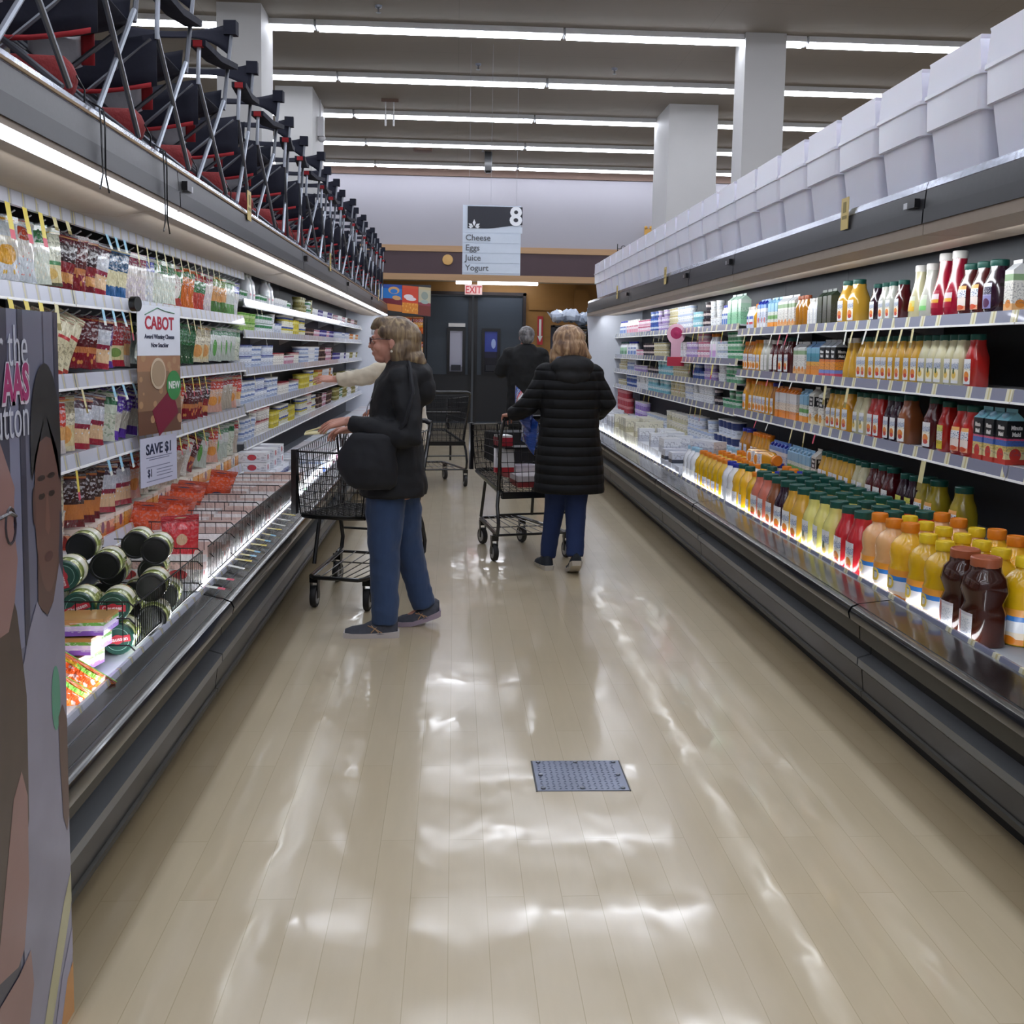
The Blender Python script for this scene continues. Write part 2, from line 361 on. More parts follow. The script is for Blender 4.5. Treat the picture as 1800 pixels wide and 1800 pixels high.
for z0, z1, m, d in ((2.69, 2.80, M_oak, .05), (2.80, 3.19, M_plum, .03), (3.19, 3.295, M_oak, .05), (4.50, 4.66, M_brown, .04)):
    b = MB(); b.box((XL, 18.9-d, z0), (XR, 18.9, z1)); struct(b.build('trim_%d' % k, m)); k += 1
# panelled ochre wall right of the doors: rails and pilasters
for a, c in (((1.45, 20.97, 2.28), (XR, 21, 2.36)), ((1.45, 20.98, .0), (XR, 21, .14)), ((2.35, 20.9, 0), (2.62, 21, 2.7)), ((3.2, 20.9, 0), (3.5, 21, 2.7))):
    b = MB(); b.box(a, c); struct(b.build('trim_%d' % k, M_ochre)); k += 1
# pillars
for x0, x1, y0, y1 in ((2.835, 3.245, 10.62, 11.0), (2.70, 3.335, 13.7, 14.7), (-2.25, -1.84, 10.25, 10.88), (-2.24, -1.785, 13.39, 14.5)):
    b = MB(); b.box((x0, y0, 0), (x1, y1, ZC)); struct(b.build('trim_%d' % k, M_pillar)); k += 1
# swing doors
fr = MB(); fr.box((DX0-.06, 20.93, 0), (DX0, 21.1, DZ+.05)); fr.box((DX1, 20.93, 0), (DX1+.06, 21.1, DZ+.05)); fr.box((DX0-.06, 20.93, DZ), (DX1+.06, 21.1, DZ+.06))
struct(fr.build('trim_%d' % k, mat('dark_brown_frame', '#2a2223', .5)))
mid = .345
M_glass1 = band_mat('milky_window', [(0, '#8f90a0'), (.12, '#b6b8cc')], rough=.25)
M_glass2 = band_mat('blue_lit_window', [(0, '#22232c'), (.35, '#2b2c44'), (.5, '#3e4ea8')], blob=[(.7, .7, .18, .12, '#a9bdf0')], rough=.2)
for i, (x0, x1) in enumerate(((DX0+.005, mid-.02), (mid+.02, DX1-.005))):
    d = struct(bpy.data.objects.new('door_%d' % (i+1), None)); COL.objects.link(d); d.location = (x0, 21.0, 0); w = x1-x0
    s = MB(); s.box((0, 0, .03), (w, .05, DZ-.02)); s.build('door_leaf', M_navyplastic, d)
    s = MB(); s.box((.02, -.012, .05), (w-.02, 0, .98)); s.build('kick_plate', mat('black_kick_plate', '#15171c', .45), d)
    s = MB(); s.box((0 if i else w-.07, -.02, .03), (.07 if i else w, 0, DZ-.03)); s.build('edge_seal', M_black, d)
    wx0, wx1 = (.43, .80) if i == 0 else (.16, .53)
    f = MB()
    for a, c in (((wx0, -.03, .98), (wx1, 0, 1.04)), ((wx0, -.03, 1.84), (wx1, 0, 1.90)), ((wx0, -.03, 1.04), (wx0+.06, 0, 1.84)), ((wx1-.06, -.03, 1.04), (wx1, 0, 1.84))): f.box(a, c)
    fo = f.build('window_frame', M_black, d)
    p = MB(); p.box((wx0+.06, -.012, 1.04), (wx1-.06, 0, 1.84)); p.build('pane', M_glass1 if i == 0 else M_glass2, fo)
    h = MB(); h.box((wx0+.09, -.05, 1.06), (wx1-.09, -.012, 1.17)); h.build('handle', mat('latch_grey', '#3b3d44', .3, .6), fo)
    if i == 0:
        s = MB(); s.box((wx0+.03, -.035, 1.92), (wx1-.01, 0, 1.99)); s.build('push_sign', M_white, d)

# ceiling strip lights: 8 ft fixtures in cross-aisle rows
M_lamp = mat('lit_tube', '#ffffff', .5, emit='#eef3ff', estr=CEIL_E)
fx = thing('ceiling_light', 'white strip light placeholder for copies', 'ceiling light'); LABELS.clear()
s = MB(); s.prism([(-.07, 0), (-.09, -.06), (.09, -.06), (.07, 0)], 'x', .012, 2.428); s.build('housing', M_white, fx)
s = MB(); s.prism([(-.068, -.06), (-.055, -.085), (.055, -.085), (.068, -.06)], 'x', .03, 2.41); s.build('diffuser', M_lamp, fx)
s = MB(); s.box((.0, -.075, -.075), (.012, .075, -.005)); s.build('end_cap', M_grey, fx)
rows = [10.75-1.95*k for k in range(8, 0, -1)]+[10.75, 12.7, 14.65, 16.6, 18.5]
rown = {10.75: 'nearest visible row', 12.7: 'second visible row', 14.65: 'third visible row', 16.6: 'fourth visible row', 18.5: 'row against the far wall'}
first = True
for y in rows:
    for j in range(-3, 4):
        x = 1.04+2.44*j
        if x > 8.8: continue
        if y < 10 and (j < -2 or j > 2): continue
        if y in rown: lab = 'lit white strip light in the ceiling, %s, %s from left' % (rown[y], nth(j+3))
        else: lab = 'lit white ceiling strip light above the near end of the aisle'
        if first: o = fx; o.location = (x, y, ZC); first = False; tag(o, lab, 'ceiling light', 'strip lights across the ceiling')
        else: o = dup(fx, (x, y, ZC), label=lab, cat='ceiling light', group='strip lights across the ceiling')
# soffit lights over the doors
s = MB(); s.box((.42, 20.45, 2.735), (1.58, 20.6, 2.80), 0)
tag(s.build('soffit_light', mat('soffit_tube', '#ffffff', .5, emit='#f2f5ff', estr=9)), 'long lit light fixture in the soffit above the doors', 'ceiling light', 'soffit lights')
s = MB(); s.box((.0, 20.45, 2.735), (.30, 20.6, 2.80), 0)
tag(s.build('soffit_light', MATS['soffit_tube']), 'short lit light fixture in the soffit above the exit sign', 'ceiling light', 'soffit lights')
# exit sign
ex = thing('exit_sign', 'white exit sign with red letters above the double doors', 'sign', (.345, 20.88, 2.55))
s = MB(); s.box((-.17, -.03, 0), (.17, .12, .20)); s.build('sign_box', mat('exit_white', '#d8b8b4', .5), ex)
put_mesh(text_mesh('EXIT', .20, .002, 'CENTER', .003, font_scale=(.78, 1), ms=mat('exit_red', '#b02a35', .5)), 'lettering', ex, face_mat((0, -.034, .028), (1, 0, 0), (0, 0, 1)))
# red arrow sign
ar = thing('arrow_sign', 'tall narrow red arrow sign on the ochre wall', 'sign', (1.68, 20.985, 1.6))
s = MB(); s.box((-.055, -.01, 0), (.055, .01, .56)); s.build('sign_panel', mat('sign_red', '#b3242c', .4), ar)
s = MB(); s.box((-.022, -.014, .16), (.022, -.01, .5)); s.add([(-.05, -.014, .17), (.05, -.014, .17), (0, -.014, .05)], [(0, 1, 2)]); s.build('arrow', M_white, ar)
# round disc on the plum band
s = MB(); s.lathe([(.001, 0), (.09, 0), (.095, .01), (.09, .03), (.001, .035)], n=24)
tag(s.build('wall_disc', mat('gold_disc', '#c39a5b', .4, .2), None, (-.15, 18.87, 3.05), (R(90), 0, 0)), 'round gold disc on the plum band of the far wall', 'wall ornament')
s = MB(); s.box((-.06, 0, -.05), (.06, .06, .07)); s.ball((-.04, .0, .09), .03); s.ball((.05, 0, .09), .03)
tag(s.build('emergency_light', mat('amber_case', '#c99a45', .4), None, (3.40, 18.84, 3.6)), 'small amber emergency light high beside the right pillar', 'emergency light')
# wrought iron scroll over the right totes
s = MB(); s.tube([(0, 0, 0), (0, 0, .22)], .008); s.tube([(.42, 0, 0), (.42, 0, .22)], .008); s.tube([(0, 0, .04), (.42, 0, .04)], .008); s.tube([(0, 0, .14), (.42, 0, .14)], .006)
for c in (.1, .32): s.tube([(c+.05*math.cos(a*.5)*(1-a*.05), 0, .15+.05*math.sin(a*.5)*(1-a*.05)) for a in range(12)], .007)
tag(s.build('iron_scroll', M_black, None, (2.86, 18.838, 3.17)), 'black wrought iron scroll on the far right ledge', 'wall ornament')
# ceiling box, sprinklers, paired rods, vents
s = MB(); s.box((-.06, -.08, -.30), (.06, .08, 0)); s.lathe([(.04, -.33), (.055, -.30)], n=12)
tag(s.build('hanging_speaker', M_black, None, (.50, 17.4, 4.66)), 'black box hanging from the ceiling near the far wall', 'speaker')
rd = thing('hanging_rods', 'pair of short white rods hanging from the ceiling', 'ceiling fitting', (-.87, 13.9, 4.62))
s = MB(); s.box((-.11, -.02, 0), (.11, .02, .04)); s.build('bracket', M_brown, rd)
for x in (-.055, .05):
    s = MB(); s.tube([(x, 0, 0), (x, 0, -.24)], .006); s.tube([(x, 0, -.16), (x, 0, -.30)], .014); s.build('rod', M_white, rd)
for i, (x, y, l) in enumerate(((.22, 12.1, 'above the aisle sign'), (.4, 17.0, 'near the far black box'), (1.75, 12.1, 'left of the near right pillar'), (-.75, 10.2, 'right of the near left pillar'))):
    s = MB(); s.lathe([(.035, 0), (.03, -.02), (.008, -.03), (.008, -.06), (.025, -.065)], n=10)
    tag(s.build('sprinkler', M_steel, None, (x, y, 4.66)), 'small sprinkler head in the ceiling ' + l, 'sprinkler', 'ceiling sprinklers')
s = MB(); s.lathe([(.16, 0), (.15, -.05), (.1, -.06)], n=16)
tag(s.build('smoke_detector', M_brown, None, (-.55, 17.2, 4.66)), 'flat brown round fitting on the ceiling left of centre', 'ceiling fitting')
# speaker on the second left pillar
s = MB(); s.box((0, -.06, -.12), (.08, .06, .12)); s.tube([(.03, 0, .12), (.03, 0, .34)], .01); s.ball((.05, 0, -.14), .05)
tag(s.build('wall_camera', mat('camera_white', '#b9b7b8', .4), None, (-1.785, 13.9, 4.28)), 'white security camera on the far left pillar', 'camera')

# aisle sign
sg = thing('aisle_sign', 'hanging aisle 8 sign listing cheese eggs juice yogurt', 'sign', (.08, 11.3, 2.28))
M_signb = mat('sign_navy', '#1d1f2b', .45); M_signw = mat('sign_white', '#cfd9e6', .45); M_signg = mat('sign_print', '#5b5f66', .5)
s = MB(); s.box((-.015, 0, 0), (.60, .025, .725)); s.build('sign_board', M_signw, sg)
s = MB()
n = 24; top = .713; xs = [.035+.58*i/n for i in range(n+1)]
def wz(x): return .505+.022*math.cos(PI*min(1, (.615-x)/.40))
for x0_, x1_ in zip(xs, xs[1:]): s.prism([(x0_, wz(x0_)), (x1_, wz(x1_)), (x1_, top), (x0_, top)], 'y', -.006, 0)
s.build('number_panel', M_signb, sg)
s = MB(); s.box((.0, -.004, .44), (.615, 0, .505)); s.build('wave_strip', M_signw, sg)
put_mesh(text_mesh('8', .27, .002, 'CENTER', .007, ms=mat('sign_pure_white', '#f2f5fa', .4)), 'number', sg, face_mat((.545, -.009, .525), (1, 0, 0), (0, 0, 1)))
s = MB()
for ang, ln in ((90, .075), (35, .06), (145, .06), (10, .05), (170, .05)):
    c, q = math.cos(R(ang)), math.sin(R(ang)); px, pz = -q*.016, c*.016; o0 = (.105+c*.012, .492+q*.012)
    s.add([(o0[0], -.009, o0[1]), (o0[0]+c*ln*.5+px, -.009, o0[1]+q*ln*.5+pz), (o0[0]+c*ln, -.009, o0[1]+q*ln), (o0[0]+c*ln*.5-px, -.009, o0[1]+q*ln*.5-pz)], [(0, 3, 2, 1)])
s.build('leaf_emblem', MATS['sign_pure_white'], sg)
for i, t in enumerate(('Cheese', 'Eggs', 'Juice', 'Yogurt')):
    z = .345-.105*i
    s = MB(); s.box((.0, -.006, z-.012), (.585, 0, z+.088)); o = s.build('name_strip', M_signw, sg)
    put_mesh(text_mesh(t, .088, .001, 'LEFT', .001, ms=M_signg), 'lettering', o, face_mat((.015, -.009, z+.012), (1, 0, 0), (0, 0, 1)))
s = MB()
for x in (.05, .28, .55): s.tube([(x, .012, .72), (x, .012, 2.38)], .0012, 4)
s.build('suspension_wire', M_grey, sg)

# floor hatch: diamond plate cover
fh = thing('floor_plate', 'square diamond plate steel cover set in the floor', 'floor plate', (.30, 3.45, 0))
s = MB(); s.box((0, 0, 0), (.315, .262, .003))
rr = random.Random(3)
for i in range(15):
    for j in range(13):
        x = .018+i*.0205; y = .014+j*.0195
        if x > .30 or y > .25: continue
        a = R(35 if (i+j) % 2 else -35); c, q = math.cos(a)*.008, math.sin(a)*.008
        px, py = -math.sin(a)*.0028, math.cos(a)*.0028
        s.add([(x-c, y-q, .003), (x-px, y-py, .003), (x+c, y+q, .003), (x+px, y+py, .003), (x, y, .0062)], [(0, 1, 4), (1, 2, 4), (2, 3, 4), (3, 0, 4)])
s.build('plate', mat('galvanised', '#8c93a6', .32, .75, noise=.25, nscale=6), fh)
for x in (.02, .155, .295):
    for y in (.018, .131, .246):
        if x == .155 and y == .131: continue
        s = MB(); s.lathe([(.009, .003), (.008, .007), (.003, .009)], n=10, cx=x, cy=y); s.build('screw', M_steel, fh)
s = MB(); s.box((-.006, -.002, 0), (0, .264, .002)); s.box((.315, -.002, 0), (.321, .264, .002)); s.build('joint', M_dark, fh)
# ================================================================ REFRIGERATED CASES
M_fascL = mat('ceiling_lit_fascia', '#5b5b5e', .45, .1, noise=.12, nscale=60)  # same fascia as the right; ceiling light on it painted in as grey
M_fascR = mat('black_fascia', '#2b2b2f', .4, .15, noise=.2, nscale=60)
M_fascD = mat('dark_fascia', '#232327', .42, .1, noise=.15)
M_galv = mat('galvanised_top', '#a9aebb', .22, .95, noise=.5, nscale=55)
M_inner = mat('case_liner', '#8f949b', .5, noise=.08)
M_innerw = mat('case_end_white', '#dfe3ee', .4)
M_under = mat('canopy_underside', '#97897b', .55, noise=.06)
M_bump = mat('bumper_rubber', '#0a0c12', .26, coat=.6, noise=.15, nscale=8)
M_deck = mat('scuffed_deck', '#0c0d10', .25, coat=.5, noise=.5, nscale=9)
M_olive = mat('olive_panel', '#3b3932', .5, noise=.12)
M_railg = mat('lower_rail_grey', '#77797c', .3, .35, noise=.2, nscale=9, stretch=(1, .2, 1))
M_kick = mat('kick_black', '#141417', .6, noise=.3)
M_shelf = mat('shelf_white', '#c7cad0', .4)
M_strip = mat('lit_canopy_strip', '#ffffff', .5, emit='#e8f0ff', estr=CANOPY_E)
M_wood = mat('pine_batten', '#b59b7b', .6, noise=.2, nscale=12, stretch=(1, .1, 1))
M_badge = mat('badge_silver', '#c9cbd0', .3, .3)
def rail_mat(name, base, slot, tick, step):
    m, nt, b = nodes(name); uv = nt.nodes.new('ShaderNodeTexCoord'); sp = nt.nodes.new('ShaderNodeSeparateXYZ'); lk(nt, uv.outputs['Object'], sp.inputs[0])
    def math_(op, a, bb):
        n = nt.nodes.new('ShaderNodeMath'); n.operation = op
        for i, q in enumerate((a, bb)):
            if q is None: continue
            if isinstance(q, (int, float)): n.inputs[i].default_value = q
            else: lk(nt, q, n.inputs[i])
        return n.outputs[0]
    fr = math_('FRACT', math_('MULTIPLY', sp.outputs['Y'], 1/step), None); isT = math_('LESS_THAN', fr, .28)
    nn = nt.nodes.new('ShaderNodeTexNoise'); nn.inputs['Scale'].default_value = 3; lk(nt, uv.outputs['Object'], nn.inputs['Vector'])
    isT = math_('MULTIPLY', isT, math_('GREATER_THAN', nn.outputs[0], .38))
    mx = nt.nodes.new('ShaderNodeMix'); mx.data_type = 'RGBA'; lk(nt, isT, mx.inputs[0]); mx.inputs[6].default_value = hexc(slot); mx.inputs[7].default_value = hexc(tick)
    f2 = math_('MULTIPLY', math_('GREATER_THAN', fr, .08), math_('LESS_THAN', fr, .16)); f2 = math_('MULTIPLY', f2, isT)
    mx2 = nt.nodes.new('ShaderNodeMix'); mx2.data_type = 'RGBA'; lk(nt, f2, mx2.inputs[0]); lk(nt, mx.outputs[2], mx2.inputs[6]); mx2.inputs[7].default_value = hexc('#c9bf92')
    lk(nt, mx2.outputs[2], b.inputs['Base Color']); b.inputs['Roughness'].default_value = .25; b.inputs['Coat Weight'].default_value = .5
    return m
M_tickL = rail_mat('ticket_strip_pale', '#fff', '#c3c6d4', '#adafb4', .115)
M_tickR = rail_mat('ticket_strip_dark', '#fff', '#84879c', '#dedcc4', .17)
M_tagY = mat('yellow_tag', '#e4cf55', .5, noise=.1); M_tagR = mat('tag_red', '#c8405a', .5); M_tagB = mat('blue_tag', '#8fc3de', .5); M_tagW = mat('white_tag', '#dcdcd6', .5); M_tagC = mat('cream_tag', '#d8cf9c', .5)
M_tagP = mat('tag_print', '#8a7a34', .5)
SHZ = (1.69, 1.365, 1.05, .655)     # shelf front heights, top to bottom
SHT = {('left', 0): SHZ, ('left', 1): (1.82, 1.60, 1.33, 1.07, .80), ('right', 0): SHZ, ('right', 1): (1.735, 1.45, 1.25, 1.04, .67)}
SNAME = ('top', 'second', 'third', 'fourth', 'lowest')
def shz(side, y): return SHT[side, 1 if y > (7.59 if side == 'left' else 8.45) else 0]
def case_section(side, y0, L, label, pegs=False, last=False, first=False):
    L -= .006; g = -1 if side == 'left' else 1
    bx = -.90 if side == 'left' else 1.66
    dc, ds, db = (.18, .60, .84) if side == 'left' else (.21, .63, 1.0)   # canopy front, shelf front, back wall
    rs = .115 if side == 'left' else .175        # front price rail
    t = thing('refrigerated_case', label, 'refrigerated case', (bx, y0, 0), 0, 'open refrigerated cases, %s side' % side)
    def P(poly): return [(g*p[0], p[1]) for p in poly]
    def ext(name, poly, m, a=.0, c=None, parent=t, **k):
        c = L if c is None else c
        s = MB(); s.prism(P(poly), 'y', a, c); return s.build(name, m, parent, **k)
    ext('back_panel', [(db, .08), (db+.05, .08), (db+.05, 2.1), (db, 2.1)], mat('case_back_dark', '#45474e', .5, noise=.1))
    ext('roof', [(dc+.10, 2.16), (dc+.10, 2.204), (db+.05, 2.204), (db+.05, 2.16)], M_grey)
    ext('tank', [(.10, .10), (.10, .40), (rs+.03, .475), (rs+.03, .465), (db, .465), (db, .10)], M_inner)
    s = MB()                                                            # front: olive panel above, dark recess, ledge below
    s.prism(P([(.035, .325), (.03, .40), (.09, .40), (.10, .325)]), 'y', .003, L-.003, 0)
    o = s.build('front_panel', M_olive, t)
    ext('recess', [(.085, .245), (.085, .325), (.10, .325), (.10, .245)], M_kick)
    ext('lower_rail', [(.045, .20), (.03, .215), (.03, .245), (.085, .262), (.10, .24), (.10, .20)], M_railg, .004, L-.004)
    ext('lower_panel', [(.06, .105), (.05, .195), (.10, .195), (.10, .105)], mat('lower_panel_black', '#202024', .35, coat=.2, noise=.2), .002, L-.002)
    ext('lower_lip', [(.055, .075), (.05, .10), (.075, .11), (.12, .10), (.12, .075)], M_olive)
    ext('kick_plate', [(.115, 0), (.115, .08), (.14, .08), (.14, 0)], M_kick)
    ext('bumper', [(.012, .395), (-.012, .412), (-.018, .438), (-.006, .462), (.02, .472), (.05, .468), (.05, .40)], M_bump, .006, L-.006)
    ext('deck', [(.02, .466), (.02, .474), (rs-.01, .492), (rs-.01, .484)], M_deck, .002, L-.002)
    s = MB()
    s.prism(P([(rs-.055, .4815), (rs-.055, .4855), (rs-.05, .4860), (rs-.05, .482)]), 'y', .01, L-.01)
    s.build('deck_seam', M_steel, t)
    ext('front_rail', [(rs-.012, .478), (rs-.004, .508), (rs+.006, .508), (rs+.004, .45), (rs-.008, .45)], M_tickL if side == 'left' else M_tickR)
    # canopy
    c = ext('canopy', [(dc, 2.03), (dc, 2.10), (dc+.006, 2.165), (dc+.03, 2.165), (dc+.03, 2.03)], M_fascL if side == 'left' else M_fascR, .003, L-.003)
    ext('canopy_band', [(dc-.006, 2.03), (dc-.004, 2.088), (dc+.001, 2.088), (dc+.001, 2.03)], M_fascD, .003, L-.003, parent=c)
    ext('canopy_top', [(dc+.004, 2.165), (dc+.012, 2.195), (dc+.10, 2.205), (dc+.10, 2.11), (dc+.03, 2.11)], M_galv)
    if side == 'left': ext('batten', [(dc+.0, 2.166), (dc-.002, 2.173), (dc+.008, 2.176), (dc+.01, 2.166)], M_wood)
    ext('canopy_soffit', [(dc+.0, 2.012), (dc+.0, 2.03), (dc+.42, 2.03), (dc+.42, 2.005), (dc+.24, 1.985), (dc+.13, 2.008)] if side == 'left' else
        [(dc, 1.985), (dc, 2.03), (dc+.42, 2.03), (dc+.42, 2.0), (dc+.20, 2.0), (dc+.19, 1.985)], M_under)
    if side == 'left':
        ext('light_strip', [(dc+.002, 1.998), (dc+.002, 2.012), (dc+.05, 2.010), (dc+.05, 1.996)], M_strip, .02, L-.02)
        area('canopy_lamp', t, (g*(dc+.11), L/2, 1.975), (L*.96, .05), CANOPY_L*L, (.90, .95, 1), (g*.75, 0, -.62))
    else:
        area('canopy_lamp', t, (g*(dc+.20), L/2, 1.975), (L*.96, .05), RIGHT_L*L, (.92, .96, 1), (g*.75, 0, -.65))
    area('rail_lamp', t, (g*(rs+.014), L/2, .492), (L*.96, .022), RAIL_L*L*(1 if side == 'left' else .5), (.92, .96, 1), (g*.9, 0, .42))
    s = MB(); s.box((g*(dc-.022), .04, 2.10), (g*dc, .11, 2.135)); s.box((g*(dc-.012), .11, 2.105), (g*dc, .17, 2.13), 1)
    s.build('temperature_badge', [M_black, M_badge], t)
    # shelves
    for i, z in enumerate(shz(side, y0)):
        s = MB(); s.prism(P([(ds+.01, z-.012), (ds+.01, z), (db, z), (db, z-.02)]), 'y', .0, L)
        sh = s.build('shelf', M_shelf, t)
        rr = [(ds-.012, z-.045), (ds-.004, z+.006), (ds+.004, z+.006), (ds-.002, z-.048)]
        if side == 'left' and pegs: rr = [(ds-.014, z-.05), (ds-.004, z+.01), (ds+.004, z+.01), (ds-.004, z-.052)]
        ext('price_rail', rr, M_tickL if side == 'left' else M_tickR, .003, L-.003, parent=sh)
        ext('rail_edge', [(ds-.02, z-.054), (ds-.018, z-.045), (ds+.004, z-.045), (ds+.004, z-.054)], M_white, .003, L-.003, parent=sh)
        for yb in (.02, L/2, L-.02): ext('bracket', [(ds+.06, z-.02), (db, z-.02), (db, z-.10)], M_white, yb-.004, yb+.004, parent=sh)
    if side == 'left' and pegs:
        z = 2.0
        sh = ext('peg_bar', [(ds+.0, z-.012), (ds+.0, z), (ds+.03, z), (ds+.03, z-.012)], M_grey)
        ext('price_rail', [(ds-.014, z-.045), (ds-.008, z+.02), (ds, z+.02), (ds-.004, z-.048)], M_tickL, .003, L-.003, parent=sh)
    if last: ext('end_panel', [(.02, .10), (.02, .52), (dc+.06, 1.2), (dc, 1.98), (dc, 2.1), (db+.05, 2.1), (db+.05, .1)], M_innerw, L, L+.04)
    return t
def hang_tag(parent, side, y, z, kind='Y', w=.034, h=.10):
    """a shelf tag that sticks out under a price rail"""
    g = -1 if side == 'left' else 1
    ds = .60 if side == 'left' else .63
    x = g*(ds-.02); tilt = .012*math.sin(y*37)
    s = MB()
    mm = {'Y': [M_tagY, M_tagR], 'B': [M_tagB, M_tagW], 'W': [M_tagW, M_tagW], 'C': [M_tagC, M_tagP], 'R': [M_tagR, M_tagR]}[kind]
    a, c = Vector((x, y-w*.5, z)), Vector((x+g*.004, y+w*.5, z))
    dv = Vector((-g*.012, tilt, -h*.74)); e = Vector((-g*.004, tilt*.3, -h*.26))
    s.quad(a, c, c+dv, a+dv, 0); s.quad(a+dv, c+dv, c+dv+e, a+dv+e, 1)
    return s.build('price_tag', mm, parent, smooth=0)
Lk = {}
ys = [1.34, 4.24, 7.60, 10.60, 13.60]
for i, y in enumerate(ys):
    e = (ys+[17.0])[i+1]-y
    nm = ['beside the printed standee', 'with hanging cheese bags, jars and wire dividers', 'with tubs, beside the cart in front', 'behind the reaching shopper in cream', 'at the far end beside the snack poster'][i]
    Lk['left', i] = case_section('left', y, e, 'left open refrigerated case section ' + nm, pegs=i < 2, last=i == 4)
ysr = [1.3, 4.2, 7.1, 8.46, 11.4]
for i, y in enumerate(ysr):
    e = (ysr+[15.0])[i+1]-y
    nm = ['nearest the camera with large red carafes', 'full of orange juice and cartons', 'holding juice jugs, next to the yogurts', 'of yogurts with the pink round sign', 'of yogurts at the far end'][i]
    Lk['right', i] = case_section('right', y, e, 'right open refrigerated case section ' + nm, last=i == 4)
def shelf_of(side, y, tier):
    yy = ys if side == 'left' else ysr; i = max(k for k in range(5) if y >= yy[k]-1e-6 or k == 0)
    c = Lk[side, i]; n = 'shelf'
    if tier < 0: return [k for k in c.children if k.name.startswith('peg_bar')][0], y-yy[i]
    ss = [k for k in c.children if k.name.startswith('shelf')]; return ss[min(tier, len(ss)-1)], y-yy[i]
def tagrow(side, tier, items):
    for it in items:
        y, kd = it[0], it[1]; h = it[2] if len(it) > 2 else .10; w = it[3] if len(it) > 3 else .034
        sh, yl = shelf_of(side, y, tier); zz = shz(side, y+1e-4); z = (zz[min(tier, len(zz)-1)] if tier >= 0 else 2.005)-.05
        hang_tag(sh, side, yl, z, kd, w, h)
def rng(a, c, st): 
    out = []
    while a < c: out.append(a); a += st
    return out
tagrow('left', -1, [(y, 'Y', .12, .05) for y in (3.48, 3.62, 3.76, 3.90)]+[(4.03, 'C', .05, .05), (4.16, 'C', .05, .05)]+[(y, 'B', .06, .05) for y in (4.62, 4.74, 4.86)]
       +[(y, 'C', .10) for y in rng(5.05, 6.9, .155)])
tagrow('left', 0, [(y, 'Y', .10, .05) for y in (3.5, 3.62, 3.75, 3.88)]+[(4.03, 'C', .10, .05)]+[(y, 'B', .07, .045) for y in (4.55, 4.68, 4.81)]+[(4.92, 'Y', .13)]+[(y, 'C', .09) for y in (5.55, 5.95, 6.1, 6.25)]+[(y, 'C', .08) for y in (8.0, 8.2)])
tagrow('left', 1, [(y, 'B', .07, .045) for y in (4.66, 4.80, 4.95)]+[(4.28, 'C'), (4.98+.08, 'Y', .13)]+[(y, 'Y', .11) for y in (5.5, 5.68, 5.85, 6.05, 6.2, 6.35)]+[(7.4, 'W'), (8.4, 'W')])
tagrow('left', 2, [(4.2, 'Y', .12)]+[(y, 'B', .07, .045) for y in (4.58, 4.74, 4.9, 5.08)]+[(y, 'Y', .10) for y in (5.25, 5.42, 5.6, 5.76, 5.93, 6.1, 6.3, 6.5, 6.7)]+[(y, 'C') for y in (7.3, 7.9, 8.6)])
tagrow('left', 3, [(y, 'C', .11) for y in (6.4, 6.65, 6.9, 7.1, 7.3, 7.5, 7.7, 9.6, 9.9)])
tagrow('right', 0, [(y, 'W', .08) for y in (5.75, 6.05, 6.9, 7.5)]+[(y, 'C', .10) for y in (5.15, 5.28, 5.42, 5.58)]+[(5.95, 'C', .10), (7.3, 'R', .08), (7.14, 'R', .08), (8.0, 'C', .08), (8.2, 'C', .08), (9.6, 'Y'), (9.8, 'Y'), (10.0, 'Y'), (8.9, 'Y', .1), (11.46, 'C'), (11.7, 'C'), (12.0, 'C')])
tagrow('right', 1, [(5.98, 'C', .12, .05), (6.35, 'C', .12, .05), (7.0, 'W', .05), (7.25, 'W', .05), (7.55, 'R', .05), (7.8, 'C', .06), (9.2, 'Y', .13, .06), (9.9, 'Y'), (10.1, 'Y'), (12.6, 'C'), (11.8, 'C'), (12.2, 'C')])
tagrow('right', 2, [(4.95, 'C', .15, .06), (6.7, 'C', .10), (6.95, 'C', .10), (6.5, 'R', .06), (7.5, 'W', .06), (7.8, 'R', .06), (10.5, 'Y', .11), (10.7, 'Y', .11), (13.5, 'C'), (13.9, 'C')])
tagrow('right', 3, [(6.4, 'R', .05), (7.2, 'R', .05), (9.6, 'Y', .12), (9.8, 'Y', .10), (10.0, 'C', .12), (12.2, 'Y'), (12.5, 'Y')])

# tags lying across the front deck of the left case
def deck_tag(y, kd, ln=.075, w=.03, ang=0):
    c = Lk['left', 1 if y < 7.6 else 2]; yl = y-(4.24 if y < 7.6 else 7.6); s = MB()
    a = Vector((-.105, yl-w/2, .512)); d = Vector((ln, ang, -.012)); e = Vector((0, w, 0))
    mm = {'Y': (M_tagC, M_tagY), 'B': (M_tagC, M_tagB), 'W': (M_tagW, M_tagW), 'P': (M_tagW, M_tagR)}[kd]
    s.quad(a, a+d*.6, a+d*.6+e, a+e, 0); s.quad(a+d*.6, a+d, a+d+e, a+d*.6+e, 1); s.build('price_tag', mm, c, smooth=0)
for i, (y, k) in enumerate(((4.30, 'P'), (4.46, 'P'), (4.72, 'W'), (4.86, 'Y'), (4.98, 'B'), (5.10, 'B'), (5.24, 'Y'), (5.38, 'B'), (5.54, 'B'), (5.70, 'Y'), (5.86, 'W'), (6.02, 'W'), (6.20, 'Y'), (6.40, 'W'), (6.62, 'W'), (6.86, 'W'))): deck_tag(y, k, .075, .034, .02*math.sin(i*2.3))
